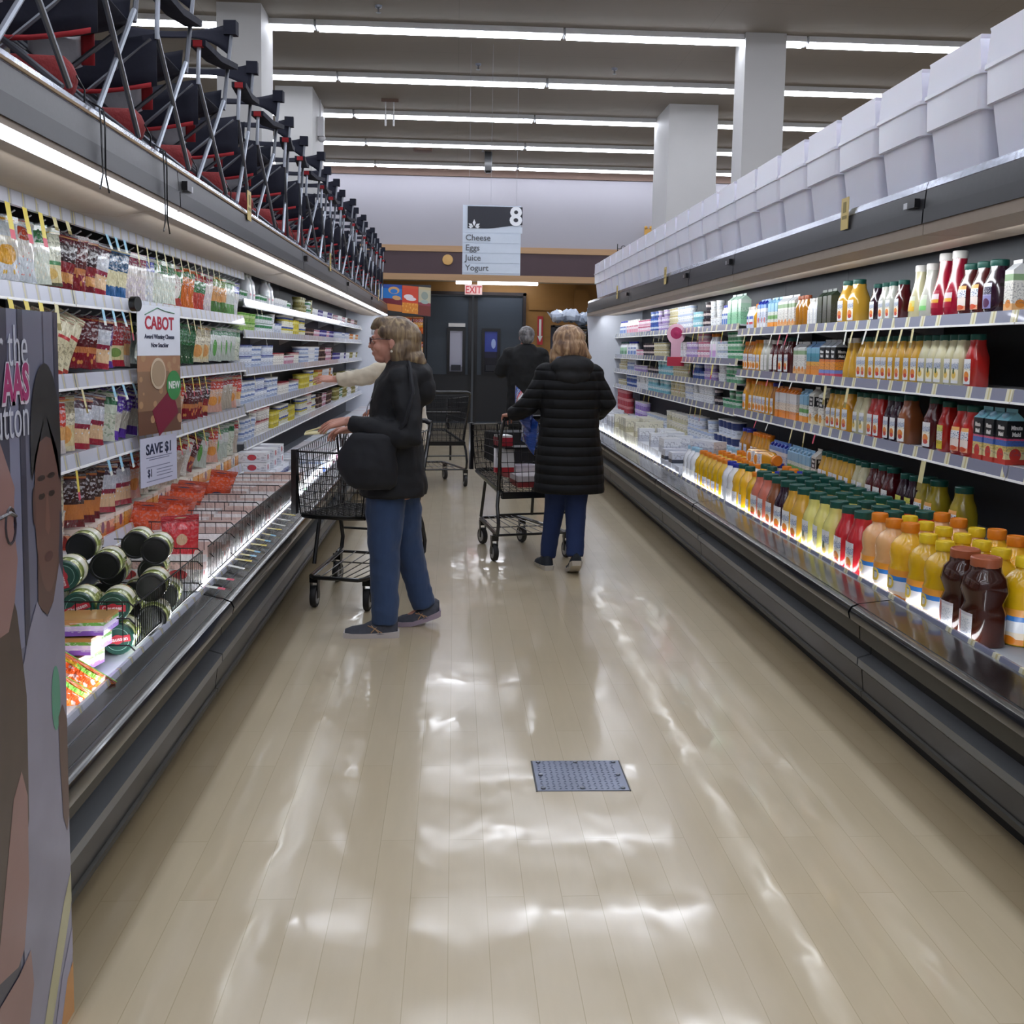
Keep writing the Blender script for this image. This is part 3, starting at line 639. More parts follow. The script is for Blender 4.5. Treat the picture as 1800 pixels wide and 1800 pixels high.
# ================================================================ RIGHT CASE PRODUCTS
# local front of every product is -X (it faces the aisle from the right); on the left side it is turned round
G_green = mat('cap_green', '#0f4f46', .4, noise=.05); G_orange = mat('cap_orange', '#e0821c', .4); G_yellow = mat('cap_yellow', '#e6c523', .4)
G_blue = mat('cap_blue', '#2431a0', .4); G_white = mat('cap_white', '#d6d3cf', .4); G_rust = mat('cap_rust', '#a95a38', .4); G_lblue = mat('cap_sky', '#9cc4dd', .4)
LIQ = {'orange': '#d99a1c', 'amber': '#b5761a', 'mango': '#d6a638', 'pale': '#cfc9a4', 'lemon': '#e6dc7e', 'clear': '#c3c6bd', 'red': '#b3221d', 'crimson': '#a00f31',
       'darkred': '#4c0a10', 'purple': '#2a0d22', 'brown': '#8a4f2c', 'tea': '#3a170c', 'pink': '#d1735f', 'yellow': '#dcae14', 'olive': '#9b8b1f', 'sun': '#f0b928', 'peach': '#e8b277', 'milk': '#e6e8ee', 'cherry': '#c92a33'}
def liq(k): return mat('juice_'+k, LIQ[k], .18, coat=.6, noise=.06, nscale=9, sub=.08)
L_fruit = band_mat('label_fruit', [(0, '#e4e6ea'), (.12, '#f2ecdc'), (.62, '#c6cede'), (.8, '#e9eaee')], blob=[(.5, .34, .36, .17, '#e88a2c'), (.45, .2, .3, .1, '#cc3b26')], print_col='#54627c', prange=(.55, .85), pscale=(2, 30), pamt=.8)
L_lemon = band_mat('label_lemon', [(0, '#e4e6ea'), (.12, '#f4edd0'), (.58, '#b9c2d6'), (.8, '#e9eaee')], blob=[(.55, .34, .32, .15, '#e6c25a'), (.6, .5, .14, .13, '#3f5a2c')], print_col='#54627c', prange=(.55, .85), pscale=(2, 30), pamt=.8)
L_oj = band_mat('label_oj', [(0, '#e8e6e6'), (.15, '#f1e3cf'), (.55, '#dadbe2'), (.85, '#e8e8ec')], blob=[(.5, .26, .42, .2, '#ec8c1e')], print_col='#3a4aa0', prange=(.5, .8), pscale=(2, 26), pamt=.8)
L_oval = band_mat('label_oval', [(0, '#e8a487'), (.18, '#f0e4de'), (.55, '#e7e7ee'), (.85, '#eeb269')], blob=[(.5, .12, .4, .1, '#d4532f')], print_col='#31628c', prange=(.5, .8), pscale=(2, 18), pamt=.9)
L_plain = band_mat('label_plain', [(0, '#e6e3e2'), (.3, '#f0efee')], print_col='#7a8290', prange=(.2, .8), pscale=(2, 30), pamt=.6)
L_sunny = band_mat('label_sunny', [(0, '#e7964a'), (.16, '#f6e5cd'), (.34, '#eef0f6'), (.66, '#3f86d6'), (.8, '#f0a23a')], blob=[(.3, .12, .16, .12, '#ee8a22'), (.7, .14, .16, .12, '#ee8a22')], rough=.3)
L_tea = band_mat('label_tea', [(0, '#e8e6e8'), (.2, '#f3f2f3'), (.9, '#d9d5dc')], blob=[(.8, .5, .12, .5, '#c45a48')], print_col='#8b9cb0', prange=(.3, .8), pamt=.6)
L_yel = band_mat('label_yellow', [(0, '#d8c33a'), (.35, '#e4e0dc'), (.75, '#d9d66a')], print_col='#3c6a4a', prange=(.2, .9), pscale=(2, 20), pamt=.7)
L_purple = band_mat('label_grape', [(0, '#8d8cc0'), (.5, '#a4a2cc'), (.55, '#1c2040'), (.85, '#d8dbe8')], blob=[(.4, .22, .3, .18, '#5a2f55')], print_col='#e8e8f0', prange=(.55, .9), pamt=.6)
PROF = {   # (r, z) body profiles per unit size, label range
 'square': ([(.042, 0), (.046, .004), (.047, .12), (.045, .138), (.036, .168), (.031, .188), (.0305, .212)], 4.0, (.012, .125), .0335, .212, .026),
 'squarebig': ([(.052, 0), (.055, .004), (.056, .13), (.053, .15), (.040, .185), (.035, .20), (.0345, .222)], 3.6, (.012, .13), .037, .222, .028),
 'carafe': ([(.05, 0), (.054, .004), (.054, .05), (.048, .10), (.038, .145), (.030, .185), (.028, .215), (.0285, .235)], 2.2, (.035, .11), .030, .235, .030),
 'round': ([(.05, 0), (.056, .005), (.058, .05), (.058, .11), (.050, .15), (.038, .18), (.036, .205)], 2.3, (.02, .13), .039, .205, .026),
 'jug': ([(.05, 0), (.055, .004), (.056, .10), (.053, .13), (.056, .15), (.047, .185), (.028, .212), (.025, .225)], 3.0, (.008, .10), .027, .225, .024),
 'sunny': ([(.046, 0), (.05, .004), (.05, .095), (.046, .11), (.05, .135), (.047, .16), (.036, .178), (.022, .19), (.021, .20)], 2.4, (.004, .095), .025, .20, .024),
 'slim': ([(.028, 0), (.031, .003), (.031, .10), (.029, .115), (.018, .145), (.017, .155)], 2.2, (.01, .10), .02, .155, .02),
 'tea': ([(.05, 0), (.054, .004), (.053, .09), (.045, .115), (.057, .15), (.05, .185), (.038, .20), (.036, .215)], 3.0, (.006, .09), .040, .215, .024)}
PROTO = {}
def bottle(kind, liquid, cap, label, s=1.0, cat='bottle'):
    key = (kind, liquid, cap.name, label.name if label else '', s)
    if key in PROTO: return PROTO[key]
    prof, e, (l0, l1), cr, cz, ch = PROF[kind]
    root = proto('bottle'); n = 20
    b = MB(); b.lathe([(r*s, z*s) for r, z in prof], n=n, e=e)
    if kind in ('square', 'squarebig'):   # moulded arc on the shoulder
        pass
    bo = bpy.data.objects.new('body', b.mesh('body', liq(liquid), 50)); bo.parent = root
    c = MB(); c.lathe([(cr*s*.97, (cz-.002)*s), (cr*s, (cz+.001)*s), (cr*s, (cz+ch*.85)*s), (cr*s*.93, (cz+ch)*s), (cr*s*.9, (cz+ch)*s), (cr*s*.86, (cz+ch-.002)*s), (.001, (cz+ch-.002)*s)], n=16)
    co = bpy.data.objects.new('cap', c.mesh('cap', cap, 30)); co.parent = root
    if label:
        zs = [l0+(l1-l0)*i/4 for i in range(5)]
        def rad(z):
            for (r0, z0), (r1, z1) in zip(prof, prof[1:]):
                if z0 <= z <= z1: return r0+(r1-r0)*(z-z0)/max(1e-6, z1-z0)
            return prof[-1][0]
        w = {'sunny': 1.25, 'round': .62, 'carafe': .7}.get(kind, .64)
        l = MB(); l.lathe([(rad(z)*s+.0012, z*s) for z in zs], n=10, e=e, a0=PI+w, a1=PI-w, caps=False)
        lo = bpy.data.objects.new('label', l.mesh('label', label, 60)); lo.parent = root
        if kind in ('sunny',):
            t = text_mesh('D', .05*s, .0006, 'CENTER', .002, name='letter', ms=mat('letter_yellow', '#f2d25a', .4))
            to = bpy.data.objects.new('letter', t); to.parent = lo; to.matrix_basis = face_mat((-.0515*s, 0, .04*s), (0, -1, 0), (0, 0, 1))
    PROTO[key] = root; return root
CARTON = {
 'mm': [(0, '#efe3d2'), (.3, '#e8e5e0'), (.55, '#e8e5e0')], }
def carton(name, bands, blob=None, cap=None, w=.07, h=.175, topcol='#d8dadd', logo=None, print_col='#556', s=1.0):
    key = ('carton', name, s)
    if key in PROTO: return PROTO[key]
    w *= s; h *= s
    m = band_mat('carton_'+name, bands, blob=blob, print_col=print_col, prange=(.2, .7), pscale=(2, 24), pamt=.5, rough=.4)
    mt = mat('carton_top_'+name, topcol, .4)
    root = proto('carton'); b = MB(); b.box((-w/2, -w/2, 0), (w/2, w/2, h))
    bo = bpy.data.objects.new('carton_body', b.mesh('carton_body', m)); bo.parent = root
    g = MB(); hw = w/2; gh = w*.42
    v = [(-hw, -hw, h), (hw, -hw, h), (hw, hw, h), (-hw, hw, h), (0, -hw, h+gh), (0, hw, h+gh), (0, -hw*.55, h+gh), (0, hw*.55, h+gh)]
    g.add(v, [(0, 1, 4), (2, 3, 5), (0, 4, 5, 3), (1, 2, 5, 4)]); g.box((-.0015, -hw, h+gh*.9), (.0015, hw, h+gh+.014))
    go = bpy.data.objects.new('gable_top', g.mesh('gable_top', mt, 20)); go.parent = root
    if cap:
        c = MB(); c.lathe([(.015*s, 0), (.015*s, .014*s), (.012*s, .016*s), (.001, .016*s)], n=12)
        co = bpy.data.objects.new('cap', c.mesh('cap', cap)); co.parent = root; co.location = (-w*.26, 0, h+gh*.42); co.rotation_euler = (0, R(-38), 0)
    if logo:
        l = MB(); l.box((-hw-.001, -hw*.86, h*.60), (-hw+.001, hw*.86, h*.93)); l.box((-hw*.86, -hw-.001, h*.60), (hw*.86, -hw+.001, h*.93))
        lo = bpy.data.objects.new('logo_panel', l.mesh('logo_panel', mat('logo_black', '#15181c', .4))); lo.parent = root
        me = text_mesh('Minute', .022*s, .0004, 'CENTER', .001, font_scale=(.8, 1.1), ms=MATS['white_paint'], name='lettering')
        me2 = text_mesh('Maid', .022*s, .0004, 'CENTER', .001, font_scale=(.9, 1.1), ms=MATS['white_paint'], name='lettering')
        for k, (mm, z) in enumerate(((me, h*.80), (me2, h*.65))):
            for M in (face_mat((-hw-.0018, 0, z), (0, -1, 0), (0, 0, 1)), face_mat((0, -hw-.0018, z), (1, 0, 0), (0, 0, 1))):
                to = bpy.data.objects.new('lettering', mm); to.parent = lo; to.matrix_basis = M
    PROTO[key] = root; return root
def cup(name, bands, lid, r=.035, h=.075, s=1.0, taper=.8, kind='cup', blob=None, e=2.0, parts=True):
    key = ('cup', name, r, h, s)
    if key in PROTO: return PROTO[key]
    r *= s; h *= s
    m = band_mat('tub_'+name, bands, blob=blob, print_col='#50566c', prange=(.15, .8), pscale=(3, 12), pamt=.45)
    root = proto(kind); n = 14
    b = MB(); b.lathe([(r*taper, 0), (r*taper*1.02, .003), (r*.97, h*.93)], n=n, e=e, a0=PI+PI, a1=0.0001-PI+PI if False else 2*PI+2*PI, caps=False) if False else b.lathe([(r*taper, 0), (r*(taper+.97)/2, h*.5), (r*.97, h*.95)], n=n, e=e)
    bo = bpy.data.objects.new('tub_body', b.mesh('tub_body', m, 50)); bo.parent = root
    l = MB(); l.lathe([(r*.98, h*.93), (r*1.02, h*.94), (r*1.02, h*.99), (r*.95, h), (r*.9, h*.985), (.001, h*.985)], n=n, e=e)
    lo = bpy.data.objects.new('lid', l.mesh('lid', lid, 40)); lo.parent = root
    PROTO[key] = root; return root
def boxp(name, bands, size, blob=None, print_col='#555', kind='box', wrinkle=0):
    key = ('box', name, size)
    if key in PROTO: return PROTO[key]
    m = band_mat('box_'+name, bands, blob=blob, print_col=print_col, prange=(.2, .8), pscale=(2.4, 7), pamt=.38, wrinkle=wrinkle)
    root = proto(kind); b = MB(); dx, dy, dz = size
    b.box((-dx/2, -dy/2, 0), (dx/2, dy/2, dz))
    me = b.mesh('carton_box', m, 30)
    bo = bpy.data.objects.new('carton_box', me); bo.parent = root
    PROTO[key] = root; return root
def clone(p, loc, rot, label, cat, group, name):
    r = bpy.data.objects.new(name, None); r.empty_display_size = .03; COL.objects.link(r); r.location = loc; r.rotation_euler = rot
    for ch in p.children:
        c = ch.copy(); COL.objects.link(c); c.parent = r; c.matrix_basis = ch.matrix_basis.copy()
        for g in ch.children:
            d = g.copy(); COL.objects.link(d); d.parent = c; d.matrix_basis = g.matrix_basis.copy()
    tag(r, label, cat, group); return r
CNT = {}
RR = random.Random(11)
def place(p, side, where, desc, cat, name, x, y, z, jitter=.004, rot=None, group=None, share=False, yaw=0):
    """label = look + where + how many from the near end"""
    k = CNT.get((desc, where), 0); CNT[(desc, where)] = k+1
    lab = '%s, %s' % (desc, where) if share else '%s, %s, %s from near end' % (desc, where, nth(k))
    rz = (0 if side == 'right' else PI)+yaw+RR.uniform(-.06, .06)
    return clone(p, (x+RR.uniform(-jitter, jitter), y+RR.uniform(-jitter, jitter)*.5, z), rot or (0, 0, rz), lab, cat, group or (desc.split(' with')[0]+', '+where), name)
RX = 1.66
def run_right(tier, items):
    """items: (y0, y1, pitch, proto, desc, category, name, rows, stack, stack height)"""
    far0 = items[0][0] > 8.4; where = 'right case %s shelf' % SNAME[tier]; z = shz('right', items[0][0])[tier]+.001
    if far0: where = 'right yogurt case %s shelf' % SNAME[tier]
    for it in items:
        y0, y1, pit, p, desc, cat, nm = it[:7]; rows_ = it[7] if len(it) > 7 else 1; st = it[8] if len(it) > 8 else 1; sh = it[9] if len(it) > 9 else 0
        far = y0 > 8.3
        y = y0+pit/2
        while y < y1-pit*.4:
            for r in range(rows_):
                for q in range(st):
                    if q and RR.random() < .12: break
                    place(p, 'right', where if not r else where+', behind' if not far else where, desc, cat, nm, RX+.63+.062+r*.11, y, z+q*sh, share=far)
            y += pit
B = bottle
oj = B('square', 'orange', G_orange, L_oj); ojb = B('square', 'amber', G_blue, L_oj); ojg = B('square', 'mango', G_green, L_fruit)
ojG = B('squarebig', 'orange', G_green, L_fruit); lem = B('square', 'pale', G_green, L_lemon); redp = B('square', 'red', G_green, L_fruit)
clr = B('square', 'clear', G_white, L_plain); dkr = B('squarebig', 'darkred', G_green, L_fruit, 1.0); pur = B('square', 'purple', G_green, L_fruit)
brn = B('squarebig', 'brown', G_green, L_fruit); car_w = carton('white_green', [(0, '#e7b27a'), (.2, '#e9e7e2'), (.75, '#8fae84'), (.9, '#dcdedd')], w=.07, blob=[(.5, .2, .3, .1, '#e08b33')])
car_t = carton('teal_orange', [(0, '#e58f2d'), (.35, '#e6a83c'), (.5, '#4a91a8'), (.8, '#7fb2cc')], topcol='#7fa8d6')
car_o = carton('white_orange', [(0, '#ef8f33'), (.3, '#ecdcca'), (.6, '#e8e8ea')], topcol='#d98a4c', cap=G_orange)
car_b = carton('white_blue', [(0, '#e6e7ee'), (.3, '#cfd6ea'), (.7, '#e9ebf2'), (.85, '#6f97d8')], blob=[(.5, .35, .25, .12, '#c8443a')], topcol='#5f88cf', cap=G_blue)
car_g = carton('green_blue', [(0, '#ef9a35'), (.22, '#e4e4dd'), (.35, '#6fae5a'), (.5, '#dfe5da'), (.65, '#8fc1e0')], topcol='#8dbde0', cap=G_lblue)
car_k = carton('white_black', [(0, '#e8d9b4'), (.25, '#e6e4dc')], logo=True, w=.085, h=.19, topcol='#d7d7d0', blob=[(.4, .22, .28, .14, '#e7a23a')])
car_p = carton('black_pink', [(0, '#c23b2e'), (.12, '#dccf9c'), (.3, '#d8c070'), (.42, '#4368b8'), (.55, '#d0527a'), (.6, '#14181d')], logo=True, w=.085, h=.185, topcol='#8fd0e0', cap=G_lblue, blob=[(.5, .22, .3, .15, '#cf3a2f')])
car_m = carton('black_orange', [(0, '#d8506a'), (.1, '#7c8fd0'), (.22, '#ee9a34'), (.5, '#e07a38'), (.58, '#14181d')], logo=True, w=.08, h=.18, topcol='#b9c0c8')
car_d = carton('olive_dark', [(0, '#3c3f31'), (.5, '#454939')], topcol='#2c3a2c')
slimw = B('slim', 'milk', G_white, band_mat('label_drink', [(0, '#c8d0ea'), (.3, '#d04a4a'), (.5, '#e8ecf4'), (.75, '#4a67b8')]))
slimo = B('square', 'orange', G_orange, None, .8)
amb = B('slim', 'amber', G_rust, None, 1.15)
carl = B('carafe', 'pale', G_white, band_mat('label_lemonade', [(0, '#e8b93c'), (.3, '#d7cf7a'), (.7, '#cfd3c0')], blob=[(.5, .4, .3, .2, '#e2b52c')]))
carg = B('carafe', 'clear', G_white, band_mat('label_limeade', [(0, '#7fd07a'), (.3, '#bcd8b0'), (.7, '#d0d8c8')]))
carr = B('carafe', 'crimson', G_white, band_mat('label_berry', [(0, '#a00f31'), (.3, '#d9a23c'), (.5, '#d9c3cc'), (.8, '#a00f31')]), 1.14)
rov = B('round', 'red', G_green, L_oval); dov = B('round', 'darkred', G_green, L_oval); gr = B('round', 'purple', G_green, L_purple)
yov = B('round', 'olive', G_green, L_oval, 1.08); pyl = B('square', 'purple', G_green, L_yel); ryl = B('square', 'red', G_green, L_yel)
bcat, bn = 'juice bottle', 'juice_bottle'
D = dict(oj='orange juice bottle with orange cap', ojb='amber juice bottle with blue cap', ojg='mango yellow juice bottle, green cap', ojG='large orange juice bottle, green cap', lem='pale lemonade bottle with green cap',
         red='bright red juice bottle, green cap', clr='clear drink bottle with white cap', dkr='dark red juice bottle, green cap', pur='purple juice bottle with green cap', brn='brown peach tea bottle, green cap')
run_right(0, [
 (4.30, 4.44, .09, car_w, 'white carton with green band', 'juice carton', 'juice_carton'),
 (4.44, 4.55, .11, gr, 'purple bottle with lilac label', bcat, bn),
 (4.55, 4.80, .115, dov, 'dark red bottle with oval label', bcat, bn),
 (4.80, 5.08, .135, carr, 'tall crimson carafe, white cap', bcat, bn),
 (5.09, 5.20, .11, carg, 'greenish carafe bottle, white cap', bcat, bn), (5.21, 5.33, .12, carl, 'lemonade carafe bottle, white cap', bcat, bn),
 (5.42, 5.52, .09, B('square', 'darkred', G_green, L_fruit, .86), 'small dark red bottle, green cap', bcat, bn),
 (5.53, 5.74, .10, B('square', 'clear', G_green, L_fruit, .86), 'small clear juice bottle, green cap', bcat, bn), (5.75, 5.85, .10, B('square', 'purple', G_green, L_fruit, .86), 'small purple bottle, green cap', bcat, bn),
 (6.02, 6.32, .15, B('squarebig', 'mango', G_green, L_fruit), 'golden juice bottle with green cap', bcat, bn),
 (6.42, 6.72, .10, car_d, 'dark olive juice carton', 'juice carton', 'juice_carton', 1, 1), (6.74, 6.92, .06, B('slim', 'milk', G_white, L_plain), 'white slim drink bottle', bcat, bn),
 (6.93, 7.14, .07, amb, 'brown slim bottle, rust cap', bcat, bn), (7.15, 7.52, .075, car_w, 'white carton with green band', 'juice carton', 'juice_carton'),
 (7.53, 7.80, .08, car_g, 'sky blue and green carton', 'juice carton', 'juice_carton'), (7.81, 8.05, .08, car_b, 'white and blue milk carton', 'milk carton', 'milk_carton'),
 (8.06, 8.17, .09, slimo, 'small orange juice bottle', bcat, bn), (8.18, 8.42, .065, slimw, 'white slim drink bottle, red label', bcat, bn)])
run_right(1, [
 (4.60, 4.70, .10, redp, D['red'], bcat, bn), (4.72, 5.16, .088, lem, D['lem'], bcat, bn), (5.17, 6.0, .091, ojg, D['ojg'], bcat, bn),
 (6.02, 6.3, .10, B('carafe', 'mango', G_white, None, .88), 'plain golden carafe bottle', bcat, bn), (6.32, 6.60, .093, car_m, 'orange carton with black logo', 'juice carton', 'juice_carton'),
 (6.62, 6.86, .08, car_t, 'teal and orange juice carton', 'juice carton', 'juice_carton'), (6.88, 7.16, .09, car_w, 'white carton with green band', 'juice carton', 'juice_carton'),
 (7.2, 7.42, .11, dkr, D['dkr'], bcat, bn), (7.43, 7.68, .12, B('round', 'darkred', G_white, L_plain), 'dark bottle with white label', bcat, bn), (7.69, 7.9, .1, clr, D['clr'], bcat, bn),
 (7.92, 8.10, .09, oj, D['oj'], bcat, bn), (8.12, 8.44, .075, B('slim', 'amber', G_orange, L_oj, 1.3), 'slim amber juice bottle', bcat, bn)])
run_right(2, [
 (4.28, 4.56, .094, car_p, 'fruit punch carton, black logo', 'juice carton', 'juice_carton'), (4.57, 4.83, .10, rov, 'red bottle with oval label', bcat, bn), (4.84, 4.93, .09, ryl, 'red bottle with yellow label', bcat, bn),
 (4.96, 5.06, .10, dkr, D['dkr'], bcat, bn), (5.24, 5.35, .11, brn, D['brn'], bcat, bn), (5.37, 5.57, .093, pur, D['pur'], bcat, bn), (5.60, 5.79, .095, redp, D['red'], bcat, bn),
 (5.80, 6.0, .095, lem, D['lem'], bcat, bn), (6.03, 6.16, .12, ojG, D['ojG'], bcat, bn), (6.18, 6.45, .09, ojg, D['ojg'], bcat, bn),
 (6.48, 6.60, .10, car_k, 'white carton with black logo panel', 'juice carton', 'juice_carton'), (6.66, 6.78, .1, car_k, 'white carton with black logo panel', 'juice carton', 'juice_carton'), (6.80, 7.0, .09, car_g, 'sky blue and green carton', 'juice carton', 'juice_carton'),
 (7.02, 7.50, .08, car_o, 'white and orange juice carton', 'juice carton', 'juice_carton'), (7.52, 7.62, .1, ojb, D['ojb'], bcat, bn), (7.63, 8.18, .088, oj, D['oj'], bcat, bn), (8.2, 8.42, .12, B('squarebig', 'orange', G_orange, L_oj), 'large orange juice bottle, orange cap', bcat, bn)])
run_right(3, [
 (4.62, 4.76, .14, yov, 'olive yellow bottle, oval label', bcat, bn), (4.88, 5.14, .125, yov, 'olive yellow bottle, oval label', bcat, bn), (5.16, 5.36, .095, pyl, 'purple bottle with yellow label', bcat, bn),
 (5.42, 5.75, .11, dkr, D['dkr'], bcat, bn), (5.78, 5.98, .10, lem, D['lem'], bcat, bn), (6.0, 6.55, .09, ojg, D['ojg'], bcat, bn), (6.57, 6.67, .10, car_k, 'white carton with black logo panel', 'juice carton', 'juice_carton'),
 (6.70, 7.18, .078, car_g, 'sky blue and green carton', 'juice carton', 'juice_carton'), (7.2, 7.62, .078, car_b, 'white and blue milk carton', 'milk carton', 'milk_carton'), (7.64, 8.1, .088, oj, D['oj'], bcat, bn), (8.12, 8.42, .12, B('squarebig', 'amber', G_blue, L_oj), 'large amber juice bottle, blue cap', bcat, bn)])
# the bottom bin: four rows deep
SB = 1.24
def bb(l, c, lb, s=SB): return B('squarebig', l, c, lb, s)
tea = B('tea', 'tea', G_rust, L_tea, 1.34); sun1 = B('sunny', 'sun', G_orange, L_sunny, 1.5); sun2 = B('sunny', 'yellow', G_yellow, L_sunny, 1.42); pch = B('sunny', 'peach', G_orange, L_sunny, 1.46); pch2 = B('sunny', 'peach', G_yellow, L_sunny, 1.4)
jugy = B('jug', 'yellow', G_orange, L_oj, 1.14); jugw = B('jug', 'milk', G_blue, L_plain, 1.16); jugg = B('jug', 'sun', G_green, L_plain, 1.22); jugo = B('jug', 'sun', G_orange, L_plain, 1.16); jugwo = B('jug', 'milk', G_orange, L_plain, 1.14)
bin_items = [
 (3.56, 3.88, .16, [tea, sun2, sun1], ['dark tea bottle, rust cap', 'yellow citrus bottle, yellow cap', 'golden citrus bottle, orange cap']),
 (3.88, 4.20, .158, [sun2, sun2, sun1], ['yellow citrus bottle, yellow cap', 'yellow citrus bottle, yellow cap', 'golden citrus bottle, orange cap']), (4.20, 4.36, .16, [sun1, sun2, pch2], ['golden citrus bottle, orange cap', 'yellow citrus bottle, yellow cap', 'peach citrus bottle, yellow cap']),
 (4.36, 4.69, .164, [pch, pch2, pch], ['peach citrus bottle, orange cap', 'peach citrus bottle, yellow cap', 'peach citrus bottle, orange cap']),
 (4.70, 5.02, .158, [bb('cherry', G_green, L_fruit)]*3, ['cherry red juice bottle, green cap']*3), (5.03, 5.51, .155, [bb('lemon', G_green, L_lemon)]*3, ['light lemonade bottle, green cap']*3),
 (5.52, 5.84, .155, [bb('mango', G_green, L_fruit)]*3, ['golden juice bottle, green cap']*3), (5.84, 6.0, .15, [bb('purple', G_green, L_fruit)]*3, ['grape juice bottle, green cap']*3),
 (6.0, 6.16, .15, [bb('brown', G_green, L_fruit)]*3, ['peach tea bottle, green cap']*3), (6.16, 6.47, .15, [bb('pink', G_green, L_fruit)]*3, ['pink grapefruit bottle, green cap']*3),
 (6.47, 6.62, .15, [jugy, jugw, jugw], ['yellow juice jug, orange cap', 'white jug with blue cap', 'white jug with blue cap']), (6.62, 6.94, .15, [jugg, jugg, jugo], ['yellow jug with green cap', 'yellow jug with green cap', 'yellow jug with orange cap']),
 (6.94, 7.24, .145, [jugw, jugwo, jugw], ['white jug with blue cap', 'white jug with orange cap', 'white jug with blue cap']),
 (7.24, 8.05, .134, [jugy]*3, ['yellow juice jug, orange cap']*3), (8.07, 8.5, .134, [B('jug', 'milk', G_lblue, L_plain, 1.14)]*3, ['white jug with pale blue cap']*3)]
for y0, y1, pit, ps, ds_ in bin_items:
    y = y0+pit/2
    while y < y1-pit*.4:
        for r, p in enumerate(ps):
            place(p, 'right', 'right case bottom bin, %s row' % ORD[r], ds_[r], bcat, bn, RX+.175+.088+r*.148, y+r*.01, .466, rot=(0, 0, RR.uniform(-.12, .12)))
        y += pit
for i, y in enumerate((7.12, 7.30)):
    o = clone(B('squarebig', 'orange', G_orange, L_oj), (2.12, y+.04, .775), (R(88), 0, R(12+6*i)), 'orange juice bottle lying on the jugs, %s of two' % ('nearer', 'farther')[i], bcat, 'bottles lying on top of the jugs', bn)
# second (hidden-deep) rows give the shelves depth
# ---- yogurt end
CW = lambda n, bands, lid, **k: cup(n, bands, lid, **k)
YC = [('white_yogurt', [(0, '#dfe4ee'), (.35, '#f0f2f6'), (.7, '#b9c6e0')], G_white, 'white yogurt cups with blue band'), ('pink_yogurt', [(0, '#d8a9bd'), (.4, '#efe3ea'), (.75, '#c56a8a')], G_white, 'pink banded yogurt cups'),
      ('blue_yogurt', [(0, '#38559c'), (.4, '#cfd9ea'), (.7, '#3f62a8')], G_blue, 'blue yogurt cups'), ('green_yogurt', [(0, '#6fae84'), (.4, '#dfeee2'), (.7, '#2f8a5a')], G_white, 'green banded yogurt cups'),
      ('dark_yogurt', [(0, '#2a2530'), (.4, '#d9c9c4'), (.7, '#33242a')], mat('lid_black', '#18181c', .4), 'dark lidded yogurt cups'), ('cream_yogurt', [(0, '#cfc6a0'), (.5, '#ece8d6'), (.8, '#b7a86c')], G_white, 'cream coloured yogurt cups'),
      ('teal_yogurt', [(0, '#7fc0cf'), (.4, '#e2f0f4'), (.75, '#9ed2dc')], G_lblue, 'pale teal yogurt cups'), ('lilac_yogurt', [(0, '#a38cc4'), (.4, '#e6def0'), (.75, '#b7a2d2')], G_white, 'lilac yogurt cups'),
      ('plain_yogurt', [(0, '#eceef2'), (.3, '#f2f4f7')], G_white, 'plain white yogurt cups')]
yc = {n: (cup(n, b_, l_, r=.042, h=.075), d) for n, b_, l_, d in YC}
YD = {'bluedrink': B('slim', 'milk', G_blue, band_mat('lb1', [(0, '#5b7fc4'), (.5, '#dfe6f4'), (.8, '#4468b4')]), 1.0), 'pinkdrink': B('slim', 'milk', G_white, band_mat('lb2', [(0, '#d8849c'), (.5, '#f0dfe6'), (.8, '#c25f7c')]), 1.0),
      'orangecap': B('slim', 'milk', G_orange, band_mat('lb3', [(0, '#c9a0d6'), (.5, '#ecdcf0')]), 1.25), 'greendrink': B('slim', 'milk', G_green, band_mat('lb4', [(0, '#2f8a4a'), (.5, '#8fc79a')]), 1.0),
      'mintbox': carton('mint_box', [(0, '#8fd0a8'), (.5, '#bfe6cc'), (.85, '#dff2e6')], topcol='#cfeedd', w=.085, h=.2)}
def ycup_run(tier, y0, y1, key, st=2, pit=.108):
    p, d = yc[key]; h = .076
    run_right(tier, [(y0, y1, pit, p, d, 'yogurt cup', 'yogurt_cup', 1, st, h)])
def ydr(tier, y0, y1, key, d, pit=.07, cat='yogurt drink', nm='yogurt_drink'): run_right(tier, [(y0, y1, pit, YD[key], d, cat, nm)])
ydr(0, 8.5, 8.9, 'mintbox', 'mint green carton of yogurt', .1, 'carton', 'yogurt_carton'); ydr(0, 8.95, 9.2, 'bluedrink', 'blue yogurt drink bottles'); ycup_run(0, 9.25, 9.65, 'plain_yogurt', 3); ycup_run(0, 9.65, 9.95, 'dark_yogurt', 3)
ycup_run(0, 9.95, 10.35, 'teal_yogurt', 2); ycup_run(0, 10.35, 11.0, 'white_yogurt', 3); ycup_run(0, 11.0, 11.5, 'cream_yogurt', 3); ycup_run(0, 11.5, 12.1, 'lilac_yogurt', 3); ycup_run(0, 12.1, 12.6, 'blue_yogurt', 3); ycup_run(0, 12.6, 13.4, 'pink_yogurt', 2); ydr(0, 13.4, 14.3, 'pinkdrink', 'pink yogurt drink bottles', .08); ydr(0, 14.3, 14.9, 'bluedrink', 'blue yogurt drink bottles far end', .08)
